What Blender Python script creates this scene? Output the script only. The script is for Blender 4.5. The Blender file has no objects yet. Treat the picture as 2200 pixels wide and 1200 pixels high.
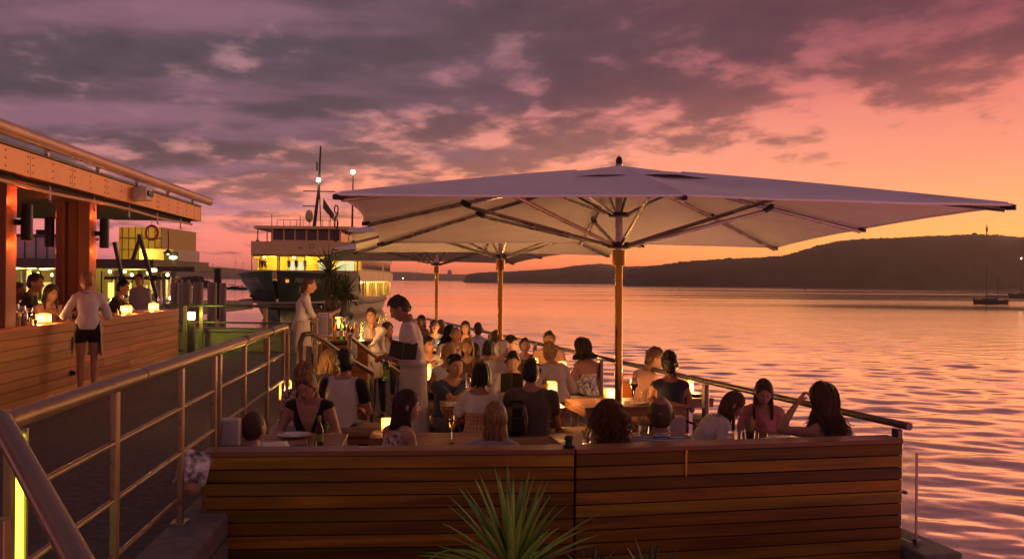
import bpy, bmesh, math, random
import numpy as np
from mathutils import Vector, Matrix, noise as mnoise

random.seed(7)
RNG = np.random.default_rng(11)
S = bpy.context.scene
COL = S.collection
R = math.radians

# ------------------------------------------------------------------ camera
EYE = 1.6                       # eye height over the wharf floor (z = 0)
FPX = 2050.0                    # focal length in photograph pixels (2200 wide)
ROLL = R(0.5)
cam_data = bpy.data.cameras.new('camera')
cam_data.sensor_width = 36.0
cam_data.lens = FPX / 2200 * 36.0
cam_data.shift_y = 2 / 2200
cam_data.clip_start = 0.05
cam_data.clip_end = 30000
cam = bpy.data.objects.new('camera', cam_data)
COL.objects.link(cam)
cam.matrix_world = Matrix.Translation((0, 0, EYE)) @ Matrix.Rotation(R(90), 4, 'X') @ Matrix.Rotation(ROLL, 4, 'Z')
S.camera = cam


def lin(r, g, b):
    def f(c):
        c /= 255.0
        return c / 12.92 if c <= 0.04045 else ((c + 0.055) / 1.055) ** 2.4
    return (f(r), f(g), f(b), 1.0)


# ------------------------------------------------------------------ node helper
class NT:
    def __init__(self, tree):
        self.t = tree
        tree.nodes.clear()

    def n(self, kind, **kw):
        nd = self.t.nodes.new(kind)
        for k, v in kw.items():
            setattr(nd, k, v)
        return nd

    def set(self, sock, v):
        if isinstance(v, bpy.types.NodeSocket):
            self.t.links.new(v, sock)
        elif v is not None:
            sock.default_value = v

    def math(self, op, a, b=None, c=None, clamp=False):
        nd = self.n('ShaderNodeMath', operation=op, use_clamp=clamp)
        for i, v in enumerate((a, b, c)):
            if v is not None:
                self.set(nd.inputs[i], v)
        return nd.outputs[0]

    def mapr(self, v, a, b, c=0.0, d=1.0, smooth=True):
        nd = self.n('ShaderNodeMapRange', interpolation_type='SMOOTHSTEP' if smooth else 'LINEAR')
        nd.clamp = True
        self.set(nd.inputs[0], v)
        for i, x in enumerate((a, b, c, d)):
            self.set(nd.inputs[i + 1], x)
        return nd.outputs[0]

    def mix(self, fac, a, b, blend='MIX'):
        nd = self.n('ShaderNodeMix', data_type='RGBA', blend_type=blend)
        self.set(nd.inputs[0], fac)
        self.set(nd.inputs[6], a)
        self.set(nd.inputs[7], b)
        return nd.outputs[2]

    def ramp(self, fac, stops):
        nd = self.n('ShaderNodeValToRGB')
        cr = nd.color_ramp
        while len(cr.elements) < len(stops):
            cr.elements.new(0.5)
        for e, (p, c) in zip(cr.elements, stops):
            e.position = p
            e.color = c
        self.set(nd.inputs[0], fac)
        return nd.outputs[0]

    def noise(self, vec, scale, detail=4, rough=0.55, dist=0.0, dims='3D'):
        nd = self.n('ShaderNodeTexNoise', noise_dimensions=dims)
        if vec is not None:
            self.set(nd.inputs['Vector'], vec)
        nd.inputs['Scale'].default_value = scale
        nd.inputs['Detail'].default_value = detail
        nd.inputs['Roughness'].default_value = rough
        nd.inputs['Distortion'].default_value = dist
        return nd.outputs[0]

    def mapping(self, vec, scale=(1, 1, 1), rot=(0, 0, 0), loc=(0, 0, 0)):
        nd = self.n('ShaderNodeMapping')
        self.set(nd.inputs[0], vec)
        nd.inputs['Location'].default_value = loc
        nd.inputs['Rotation'].default_value = rot
        nd.inputs['Scale'].default_value = scale
        return nd.outputs[0]

    def xyz(self, x, y, z):
        nd = self.n('ShaderNodeCombineXYZ')
        for i, v in enumerate((x, y, z)):
            self.set(nd.inputs[i], v)
        return nd.outputs[0]


# ------------------------------------------------------------------ sky: afterglow low on the right, broken cloud deck above
world = bpy.data.worlds.new('World')
S.world = world
world.use_nodes = True
w = NT(world.node_tree)
tc = w.n('ShaderNodeTexCoord')
sep = w.n('ShaderNodeSeparateXYZ')
w.set(sep.inputs[0], tc.outputs['Generated'])
sx, sy, sz = sep.outputs
el = w.math('MAXIMUM', sz, 0.0)
GLOW = 0.72                                      # azimuth of the place where the sun went down
hlen = w.math('SQRT', w.math('ADD', w.math('ADD', w.math('MULTIPLY', sx, sx), w.math('MULTIPLY', sy, sy)), 1e-6))
cosd = w.math('DIVIDE', w.math('ADD', w.math('MULTIPLY', sx, math.sin(GLOW)), w.math('MULTIPLY', sy, math.cos(GLOW))), hlen)
delta = w.math('ARCCOSINE', w.math('MINIMUM', w.math('MAXIMUM', cosd, -1.0), 1.0))      # angle away from the glow
elr = w.math('DIVIDE', el, 0.6, clamp=True)
glow = w.ramp(elr, [(0.0, lin(255, 158, 66)), (0.06, lin(255, 166, 78)), (0.12, lin(255, 160, 98)), (0.20, lin(252, 150, 116)),
                    (0.30, lin(232, 124, 108)), (0.38, lin(172, 82, 88)), (0.48, lin(118, 54, 70)), (1.0, lin(108, 78, 92))])
mid = w.ramp(elr, [(0.0, lin(242, 112, 70)), (0.06, lin(252, 126, 78)), (0.12, lin(255, 148, 104)), (0.22, lin(252, 156, 132)),
                   (0.32, lin(222, 124, 124)), (0.45, lin(168, 94, 108)), (1.0, lin(112, 82, 98))])
far = w.ramp(elr, [(0.0, lin(186, 108, 116)), (0.06, lin(205, 116, 122)), (0.13, lin(226, 134, 130)), (0.24, lin(206, 132, 134)),
                   (0.38, lin(182, 126, 138)), (0.55, lin(160, 112, 128)), (1.0, lin(116, 88, 104))])
clear = w.mix(w.mapr(delta, 1.25, 0.72), far, w.mix(w.mapr(delta, 0.78, 0.20), mid, glow))
# clouds on a flat deck overhead: direction divided by height
dz = w.math('ADD', el, 0.13)
cp = w.xyz(w.math('DIVIDE', sx, dz), w.math('DIVIDE', sy, dz), 0.0)
cpa = w.mapping(cp, scale=(1.0, 0.82, 1.0), rot=(0, 0, R(48)), loc=(4.6, 1.9, 0))
n1 = w.noise(cpa, 3.1, 8, 0.54, 0.10)
n2 = w.noise(cpa, 8.0, 6, 0.58, 0.1)
nn = w.math('ADD', w.math('MULTIPLY', n1, 0.72), w.math('MULTIPLY', n2, 0.28))
# the deck thins towards the horizon and keeps higher over the glow
e0 = w.mapr(delta, 0.15, 1.05, 0.205, 0.050, smooth=False)
rel = w.math('SUBTRACT', el, e0)
cover = w.math('ADD', w.mapr(rel, -0.10, 0.03, -0.20, 0.10, smooth=False), w.mapr(rel, 0.03, 0.14, 0.0, 0.055, smooth=False))
cl = w.mapr(w.math('ADD', nn, cover), 0.475, 0.635)
dark = w.mix(w.mapr(delta, 1.0, 0.25), lin(78, 64, 75), lin(98, 48, 60))
dark = w.mix(w.mapr(rel, -0.06, 0.10), w.mix(0.55, dark, clear), dark)
dark = w.mix(w.mapr(nn, 0.44, 0.62, 0.0, 0.9), dark, w.mix(1.0, dark, (0.66, 0.68, 0.76, 1), 'MULTIPLY'))
clear = w.mix(w.mapr(rel, 0.0, 0.14, 0.0, 0.85), clear, w.mix(w.mapr(delta, 1.0, 0.25), lin(160, 118, 126), lin(132, 66, 78)))
skyc = w.mix(w.math('MULTIPLY', cl, 0.94), clear, dark)
# faint lilac streaks low on the left
st = w.noise(w.mapping(cp, scale=(0.5, 1.0, 1), rot=(0, 0, R(8)), loc=(5.0, 2.0, 0)), 1.9, 4, 0.5, 0.2)
stf = w.math('MULTIPLY', w.mapr(st, 0.46, 0.64, 0.0, 0.75), w.mapr(delta, 0.62, 1.0, 0.04, 1.0))
skyc = w.mix(w.math('MULTIPLY', stf, w.mapr(el, 0.03, 0.08)), skyc, lin(146, 100, 120))
bg = w.n('ShaderNodeBackground')
w.set(bg.inputs[0], skyc)
# the glow stands behind the haze: brighter towards the horizon
w.set(bg.inputs[1], w.mapr(el, 0.0, 0.12, 1.80, 1.06, smooth=False))
# a trace of the physical twilight sky
nish = w.n('ShaderNodeTexSky', sky_type='NISHITA')
nish.sun_disc = False
nish.sun_elevation = R(-1.5)
nish.sun_rotation = GLOW
bg2 = w.n('ShaderNodeBackground')
w.set(bg2.inputs[0], nish.outputs[0])
bg2.inputs[1].default_value = 0.05
addw = w.n('ShaderNodeAddShader')
w.set(addw.inputs[0], bg.outputs[0])
w.set(addw.inputs[1], bg2.outputs[0])
wo = w.n('ShaderNodeOutputWorld')
w.set(wo.inputs[0], addw.outputs[0])
world.cycles.sampling_method = 'MANUAL'
world.cycles.sample_map_resolution = 512

# ------------------------------------------------------------------ the last direct light, soft and low from the right
sun = bpy.data.lights.new('sun', 'SUN')
sun.energy = 1.5
sun.angle = R(24)
sun.color = (1.0, 0.50, 0.24)
sun_o = bpy.data.objects.new('sun', sun)
COL.objects.link(sun_o)
sd = Vector((math.sin(GLOW) * math.cos(R(6)), math.cos(GLOW) * math.cos(R(6)), math.sin(R(6))))
sun_o.rotation_euler = sd.to_track_quat('Z', 'Y').to_euler()

S.view_settings.view_transform = 'Standard'
S.view_settings.look = 'None'
S.view_settings.exposure = 0.0
S.view_settings.gamma = 1.0
S.view_settings.use_curve_mapping = False
S.render.engine = 'CYCLES'
S.cycles.use_denoising = True
S.cycles.max_bounces = 6
S.cycles.diffuse_bounces = 3
S.cycles.glossy_bounces = 4
S.cycles.transmission_bounces = 5
S.cycles.transparent_max_bounces = 10
S.cycles.volume_bounces = 0
S.cycles.sample_clamp_indirect = 4.0
S.cycles.caustics_reflective = False
S.cycles.caustics_refractive = False
S.render.film_transparent = False

# ------------------------------------------------------------------ places
CR, SR = math.cos(ROLL), math.sin(ROLL)


def at(x, y, d):
    """the world point seen at photograph pixel (x, y) at forward distance d"""
    du, dv = x - 1100, y - 602
    return Vector(((du * CR + dv * SR) / FPX * d, d, EYE - (dv * CR - du * SR) / FPX * d))


def atx(x, y, d):
    return at(x, y, d).x


WATER_Z = -3.0
DECK_Z = -0.42
SEAT_Z = DECK_Z + 0.46
TABLE_Z = DECK_Z + 0.72


# ------------------------------------------------------------------ materials
MATS = {}


def mat(name, col, rough=0.6, metal=0.0, var=0.15, vscale=6.0, bump=0.0, bscale=40.0, stretch=(1, 1, 1), spec=0.5, rnd=0.0, alpha=None,
        emit=None, estr=0.0, trans=0.0, ior=1.45, sheen=0.0, sub=0.0, col2=None, objspace=True):
    m = bpy.data.materials.new(name)
    m.use_nodes = True
    t = NT(m.node_tree)
    out = t.n('ShaderNodeOutputMaterial')
    p = t.n('ShaderNodeBsdfPrincipled')
    t.set(out.inputs[0], p.outputs[0])
    c4 = (col[0], col[1], col[2], 1.0)
    tcn = t.n('ShaderNodeTexCoord')
    vec = t.mapping(tcn.outputs['Object'], scale=stretch)
    if rnd > 0:
        oi = t.n('ShaderNodeObjectInfo')
        off = t.xyz(t.math('MULTIPLY', oi.outputs['Random'], 37.0), t.math('MULTIPLY', oi.outputs['Random'], 91.0), 0.0)
        va = t.n('ShaderNodeVectorMath', operation='ADD')
        t.set(va.inputs[0], vec)
        t.set(va.inputs[1], off)
        vec = va.outputs[0]
    nz = t.noise(vec, vscale, 5, 0.6)
    lo = tuple(c * (1 - var) for c in col) + (1.0,)
    hi = tuple(min(1, c * (1 + var)) for c in (col2 or col)) + (1.0,)
    cc = t.mix(t.mapr(nz, 0.3, 0.7), lo, hi)
    if rnd > 0:
        hv = t.n('ShaderNodeHueSaturation')
        t.set(hv.inputs['Color'], cc)
        t.set(hv.inputs['Value'], t.mapr(oi.outputs['Random'], 0, 1, 1 - rnd, 1 + rnd, smooth=False))
        t.set(hv.inputs['Hue'], t.math('ADD', t.math('MULTIPLY', t.math('FRACT', t.math('MULTIPLY', oi.outputs['Random'], 7.3)), 0.05 * min(1, rnd * 2)), 0.5 - 0.025 * min(1, rnd * 2)))
        cc = hv.outputs[0]
    t.set(p.inputs['Base Color'], cc)
    t.set(p.inputs['Roughness'], t.mapr(nz, 0.25, 0.75, max(0.02, rough - 0.08), min(1, rough + 0.08)))
    p.inputs['Metallic'].default_value = metal
    p.inputs['Specular IOR Level'].default_value = spec
    p.inputs['IOR'].default_value = ior
    if trans:
        p.inputs['Transmission Weight'].default_value = trans
    if sheen:
        p.inputs['Sheen Weight'].default_value = sheen
    if sub:
        p.inputs['Subsurface Weight'].default_value = sub
        p.inputs['Subsurface Radius'].default_value = (0.012, 0.005, 0.003)
        p.inputs['Subsurface Scale'].default_value = 1.0
    if emit is not None:
        p.inputs['Emission Color'].default_value = (emit[0], emit[1], emit[2], 1)
        p.inputs['Emission Strength'].default_value = estr
    if bump:
        b = t.n('ShaderNodeBump')
        b.inputs['Strength'].default_value = min(1.0, bump)
        b.inputs['Distance'].default_value = 0.01
        t.set(b.inputs['Height'], t.noise(vec, bscale, 4, 0.6))
        t.set(p.inputs['Normal'], b.outputs[0])
    MATS[name] = m
    return m


def wood(name, c1, c2, rough=0.45, scale=1.0, rnd=0.3, axis=0):
    """timber with grain along the local axis"""
    m = bpy.data.materials.new(name)
    m.use_nodes = True
    t = NT(m.node_tree)
    out = t.n('ShaderNodeOutputMaterial')
    p = t.n('ShaderNodeBsdfPrincipled')
    t.set(out.inputs[0], p.outputs[0])
    tcn = t.n('ShaderNodeTexCoord')
    oi = t.n('ShaderNodeObjectInfo')
    sc = [9.0 * scale] * 3
    sc[axis] = 0.55 * scale
    vec = t.mapping(tcn.outputs['Object'], scale=tuple(sc))
    va = t.n('ShaderNodeVectorMath', operation='ADD')
    t.set(va.inputs[0], vec)
    t.set(va.inputs[1], t.xyz(t.math('MULTIPLY', oi.outputs['Random'], 53.0), t.math('MULTIPLY', oi.outputs['Random'], 117.0), t.math('MULTIPLY', oi.outputs['Random'], 31.0)))
    vec = va.outputs[0]
    a = t.noise(vec, 1.0, 3, 0.5, 1.2)
    sc2 = [60.0 * scale] * 3
    sc2[axis] = 1.2 * scale
    b_ = t.noise(t.mapping(tcn.outputs['Object'], scale=tuple(sc2)), 1.0, 4, 0.6)
    f = t.math('ADD', t.math('MULTIPLY', a, 0.75), t.math('MULTIPLY', b_, 0.25))
    cc = t.ramp(f, [(0.30, (*c1, 1)), (0.52, tuple((u + v) / 2 for u, v in zip(c1, c2)) + (1,)), (0.70, (*c2, 1))])
    hv = t.n('ShaderNodeHueSaturation')
    t.set(hv.inputs['Color'], cc)
    t.set(hv.inputs['Value'], t.mapr(oi.outputs['Random'], 0, 1, 1 - rnd, 1 + rnd, smooth=False))
    t.set(hv.inputs['Hue'], t.mapr(t.math('FRACT', t.math('MULTIPLY', oi.outputs['Random'], 9.7)), 0, 1, 0.487, 0.522, smooth=False))
    t.set(p.inputs['Base Color'], hv.outputs[0])
    p.inputs['Specular IOR Level'].default_value = 0.28
    t.set(p.inputs['Roughness'], t.mapr(f, 0.3, 0.7, rough - 0.1, rough + 0.15))
    bmp = t.n('ShaderNodeBump')
    bmp.inputs['Strength'].default_value = 0.35
    bmp.inputs['Distance'].default_value = 0.004
    t.set(bmp.inputs['Height'], f)
    t.set(p.inputs['Normal'], bmp.outputs[0])
    MATS[name] = m
    return m


def emitter(name, col, strength):
    m = bpy.data.materials.new(name)
    m.use_nodes = True
    t = NT(m.node_tree)
    out = t.n('ShaderNodeOutputMaterial')
    e = t.n('ShaderNodeEmission')
    e.inputs[0].default_value = (*col, 1)
    e.inputs[1].default_value = strength
    t.set(out.inputs[0], e.outputs[0])
    MATS[name] = m
    return m


# ------------------------------------------------------------------ mesh builder
class MB:
    def __init__(self):
        self.v, self.f, self.m = [], [], []

    def add(self, verts, faces, mi=0):
        o = len(self.v)
        self.v.extend([tuple(q) for q in verts])
        self.f.extend([tuple(i + o for i in f) for f in faces])
        self.m.extend([mi] * len(faces))
        return self

    def box(self, c, s, rot=None, mi=0, bev=0.0):
        hx, hy, hz = s[0] / 2, s[1] / 2, s[2] / 2
        if bev > 0:
            b = min(bev, hx * 0.9, hy * 0.9, hz * 0.9)
            vs, fs = [], []
            for z, k in ((-hz, b), (-hz + b, 0), (hz - b, 0), (hz, b)):
                x, y = hx - k, hy - k
                c2 = b if k == 0 else b * 0.6
                vs += [(-x + c2, -y, z), (x - c2, -y, z), (x, -y + c2, z), (x, y - c2, z), (x - c2, y, z), (-x + c2, y, z), (-x, y - c2, z), (-x, -y + c2, z)]
            for l in range(3):
                for i in range(8):
                    j = (i + 1) % 8
                    fs.append((l * 8 + i, l * 8 + j, l * 8 + 8 + j, l * 8 + 8 + i))
            fs.append(tuple(range(7, -1, -1)))
            fs.append(tuple(range(24, 32)))
        else:
            vs = [(-hx, -hy, -hz), (hx, -hy, -hz), (hx, hy, -hz), (-hx, hy, -hz), (-hx, -hy, hz), (hx, -hy, hz), (hx, hy, hz), (-hx, hy, hz)]
            fs = [(0, 3, 2, 1), (4, 5, 6, 7), (0, 1, 5, 4), (1, 2, 6, 5), (2, 3, 7, 6), (3, 0, 4, 7)]
        M = Matrix.Translation(c)
        if rot is not None:
            M = M @ (rot.to_4x4() if isinstance(rot, Matrix) else Matrix.Rotation(rot, 4, 'Z'))
        return self.add([M @ Vector(q) for q in vs], fs, mi)

    def beam(self, a, b, wd, ht, mi=0, up=(0, 0, 1), bev=0.0):
        """a square bar from a to b"""
        a, b = Vector(a), Vector(b)
        d = b - a
        x = d.normalized()
        u = Vector(up)
        if abs(x.dot(u)) > 0.99:
            u = Vector((0, 1, 0))
        y = u.cross(x).normalized()
        z = x.cross(y)
        M = Matrix((x, y, z)).transposed()
        return self.box((a + b) / 2, (d.length, wd, ht), M, mi, bev)

    def tube(self, pts, rad, n=8, mi=0, caps=True, flat=1.0):
        pts = [Vector(p) for p in pts]
        if not isinstance(rad, (list, tuple)):
            rad = [rad] * len(pts)
        vs, fs = [], []
        prev = None
        for i, p in enumerate(pts):
            t = (pts[min(i + 1, len(pts) - 1)] - pts[max(i - 1, 0)])
            t = t.normalized() if t.length > 1e-9 else Vector((0, 0, 1))
            if prev is None:
                u = Vector((0, 0, 1)) if abs(t.z) < 0.9 else Vector((1, 0, 0))
                s = u.cross(t).normalized()
            else:
                s = (prev - t * prev.dot(t))
                s = s.normalized() if s.length > 1e-9 else Vector((1, 0, 0))
            prev = s
            q = t.cross(s)
            for k in range(n):
                a = 2 * math.pi * k / n
                vs.append(p + (s * math.cos(a) + q * math.sin(a) * flat) * rad[i])
        for i in range(len(pts) - 1):
            for k in range(n):
                k2 = (k + 1) % n
                fs.append((i * n + k, i * n + k2, i * n + n + k2, i * n + n + k))
        if caps:
            fs.append(tuple(range(n - 1, -1, -1)))
            fs.append(tuple((len(pts) - 1) * n + k for k in range(n)))
        return self.add(vs, fs, mi)

    def lathe(self, prof, c=(0, 0, 0), n=16, mi=0, sx=1.0, sy=1.0, caps=True):
        """prof: (radius, z) pairs from bottom to top"""
        vs, fs = [], []
        for r, z in prof:
            for k in range(n):
                a = 2 * math.pi * k / n
                vs.append((c[0] + r * math.cos(a) * sx, c[1] + r * math.sin(a) * sy, c[2] + z))
        for i in range(len(prof) - 1):
            for k in range(n):
                k2 = (k + 1) % n
                fs.append((i * n + k, i * n + k2, i * n + n + k2, i * n + n + k))
        if caps:
            fs.append(tuple(range(n - 1, -1, -1)))
            fs.append(tuple((len(prof) - 1) * n + k for k in range(n)))
        return self.add(vs, fs, mi)

    def prism(self, poly, z0, z1, mi=0):
        n = len(poly)
        vs = [(x, y, z0) for x, y in poly] + [(x, y, z1) for x, y in poly]
        fs = [tuple(range(n - 1, -1, -1)), tuple(range(n, 2 * n))]
        for i in range(n):
            j = (i + 1) % n
            fs.append((i, j, n + j, n + i))
        return self.add(vs, fs, mi)

    def sphere(self, c, r, n=12, mi=0, sq=(1, 1, 1)):
        prof = []
        vs, fs = [], []
        m = max(4, n // 2)
        for i in range(m + 1):
            ph = -math.pi / 2 + math.pi * i / m
            for k in range(n):
                a = 2 * math.pi * k / n
                vs.append((c[0] + r * sq[0] * math.cos(ph) * math.cos(a), c[1] + r * sq[1] * math.cos(ph) * math.sin(a), c[2] + r * sq[2] * math.sin(ph)))
        for i in range(m):
            for k in range(n):
                k2 = (k + 1) % n
                fs.append((i * n + k, i * n + k2, i * n + n + k2, i * n + n + k))
        return self.add(vs, fs, mi)

    def build(self, name, material, parent=None, smooth=False, loc=None, rotz=0.0):
        me = bpy.data.meshes.new(name)
        me.from_pydata(self.v, [], self.f)
        ms = material if isinstance(material, (list, tuple)) else [material]
        for mm in ms:
            me.materials.append(MATS[mm] if isinstance(mm, str) else mm)
        if len(ms) > 1:
            me.polygons.foreach_set('material_index', self.m)
        if smooth:
            me.polygons.foreach_set('use_smooth', [True] * len(me.polygons))
            if smooth != 'all':
                me.set_sharp_from_angle(angle=R(38))
        me.update()
        o = bpy.data.objects.new(name, me)
        COL.objects.link(o)
        o.parent = parent
        if loc is not None:
            o.location = loc
        o.rotation_euler.z = rotz
        return o


def tag(o, label=None, cat=None, group=None, kind=None):
    if label:
        o['label'] = label
    if cat:
        o['category'] = cat
    if group:
        o['group'] = group
    if kind:
        o['kind'] = kind
    return o


def thing(name, label, cat, loc=(0, 0, 0), rotz=0.0, group=None):
    o = bpy.data.objects.new(name, None)
    o.empty_display_size = 0.1
    COL.objects.link(o)
    o.location = loc
    o.rotation_euler.z = rotz
    return tag(o, label, cat, group)


def copy_tree(o, parent=None):
    c = o.copy()
    COL.objects.link(c)
    c.parent = parent
    for ch in list(o.children):
        copy_tree(ch, c)
    return c


def lamp(parent, loc, energy, col, radius=0.03, name='lamp_light'):
    l = bpy.data.lights.new(name, 'POINT')
    l.energy = energy
    l.color = col
    l.shadow_soft_size = radius
    o = bpy.data.objects.new(name, l)
    COL.objects.link(o)
    o.parent = parent
    o.location = loc
    return o


def text_mesh(body, size):
    """outline of a word as flat triangles, in its own xy plane"""
    cu = bpy.data.curves.new('lettering', 'FONT')
    cu.body = body
    cu.size = size
    cu.align_x = 'CENTER'
    cu.resolution_u = 2
    o = bpy.data.objects.new('lettering', cu)
    COL.objects.link(o)
    dg = bpy.context.evaluated_depsgraph_get()
    me = bpy.data.meshes.new_from_object(o.evaluated_get(dg))
    vs = [v.co.copy() for v in me.vertices]
    fs = [tuple(p.vertices) for p in me.polygons]
    bpy.data.objects.remove(o)
    bpy.data.curves.remove(cu)
    bpy.data.meshes.remove(me)
    return vs, fs


# palette (real base colours)
wood('jarrah', (0.070, 0.025, 0.003), (0.34, 0.165, 0.012), 0.45, 1.0, 0.55)
wood('jarrah_cap', (0.16, 0.060, 0.034), (0.26, 0.11, 0.062), 0.38, 1.0, 0.1)
wood('bar_wood', (0.38, 0.150, 0.055), (0.60, 0.27, 0.10), 0.4, 1.0, 0.22, axis=1)
wood('column_wood', (0.22, 0.070, 0.028), (0.34, 0.13, 0.055), 0.4, 1.0, 0.15, axis=2)
wood('table_wood', (0.24, 0.105, 0.055), (0.36, 0.175, 0.10), 0.4, 1.0, 0.12)
wood('deck_wood', (0.12, 0.075, 0.052), (0.19, 0.125, 0.09), 0.6, 1.0, 0.12, axis=1)
wood('stand_wood', (0.20, 0.075, 0.034), (0.30, 0.12, 0.055), 0.45, 1.0, 0.12)
mat('steel', (0.42, 0.40, 0.38), 0.28, 0.85, 0.08, 5, 0.03, 60)
mat('painted_rail', (0.27, 0.200, 0.125), 0.34, 0.5, 0.12, 8, 0.06, 90)
mat('dark_rail', (0.14, 0.115, 0.10), 0.34, 0.5, 0.15, 8)
mat('brass', (0.26, 0.165, 0.020), 0.10, 1.0, 0.1, 6)
mat('dark_metal', (0.035, 0.033, 0.034), 0.45, 0.5, 0.2, 6)
mat('black_plastic', (0.012, 0.012, 0.013), 0.5, 0.0, 0.2, 6)
mat('canvas', (0.93, 0.93, 0.95), 0.9, 0.0, 0.05, 3, 0.12, 160, sheen=0.1)
def canvas_glow():
    # cloth lets a little sky light through
    m = MATS['canvas']
    t = m.node_tree
    out = [n for n in t.nodes if n.type == 'OUTPUT_MATERIAL'][0]
    pr = [n for n in t.nodes if n.type == 'BSDF_PRINCIPLED'][0]
    tr = t.nodes.new('ShaderNodeBsdfTranslucent')
    tr.inputs[0].default_value = (0.80, 0.62, 0.52, 1)
    mx = t.nodes.new('ShaderNodeMixShader')
    mx.inputs[0].default_value = 0.14
    t.links.new(pr.outputs[0], mx.inputs[1])
    t.links.new(tr.outputs[0], mx.inputs[2])
    t.links.new(mx.outputs[0], out.inputs[0])


canvas_glow()
mat('concrete', (0.20, 0.18, 0.165), 0.9, 0.0, 0.25, 7, 0.4, 60)
mat('asphalt', (0.11, 0.095, 0.09), 0.92, 0.0, 0.35, 14, 0.7, 130)
mat('copper', (0.60, 0.25, 0.095), 0.45, 0.2, 0.12, 2.5, 0.05, 20)
mat('pipe_paint', (0.50, 0.30, 0.23), 0.4, 0.2, 0.10, 3)
mat('ceiling_dark', (0.05, 0.036, 0.03), 0.8, 0.0, 0.2, 3)
mat('white_panel', (0.55, 0.50, 0.48), 0.7, 0.0, 0.08, 2)
mat('white_cloth', (0.72, 0.68, 0.68), 0.85, 0.0, 0.05, 5, 0.1, 80, sheen=0.1)
mat('porcelain', (0.75, 0.73, 0.72), 0.2, 0.0, 0.02)
mat('paper', (0.70, 0.67, 0.64), 0.8, 0.0, 0.03)
mat('cushion_tan', (0.34, 0.20, 0.115), 0.75, 0.0, 0.10, 8, 0.2, 90)
mat('glass', (0.95, 0.97, 0.96), 0.03, 0.0, 0.0, trans=1.0, ior=1.3)
mat('water_glass', (0.9, 0.93, 0.93), 0.04, 0.0, 0.0, trans=1.0, ior=1.4)
mat('green_glass', (0.12, 0.34, 0.10), 0.06, 0.0, 0.05, trans=0.75, ior=1.4)
mat('brown_glass', (0.16, 0.06, 0.02), 0.08, 0.0, 0.05, trans=0.7, ior=1.4)
mat('wine', (0.10, 0.008, 0.012), 0.05, 0.0, 0.0, trans=0.2)
mat('champagne', (0.80, 0.58, 0.20), 0.05, 0.0, 0.0, trans=0.85, ior=1.33)
mat('menu_black', (0.014, 0.012, 0.012), 0.4, 0.0, 0.1)
mat('label_green', (0.30, 0.42, 0.06), 0.5, 0.0, 0.1)
mat('piling_wood', (0.26, 0.22, 0.15), 0.85, 0.0, 0.35, 3, 0.5, 18, stretch=(3, 3, 0.4))
mat('piling_dark', (0.03, 0.028, 0.026), 0.7, 0.0, 0.2, 4)
emitter('flame', (1.0, 0.62, 0.16), 26.0)
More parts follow.
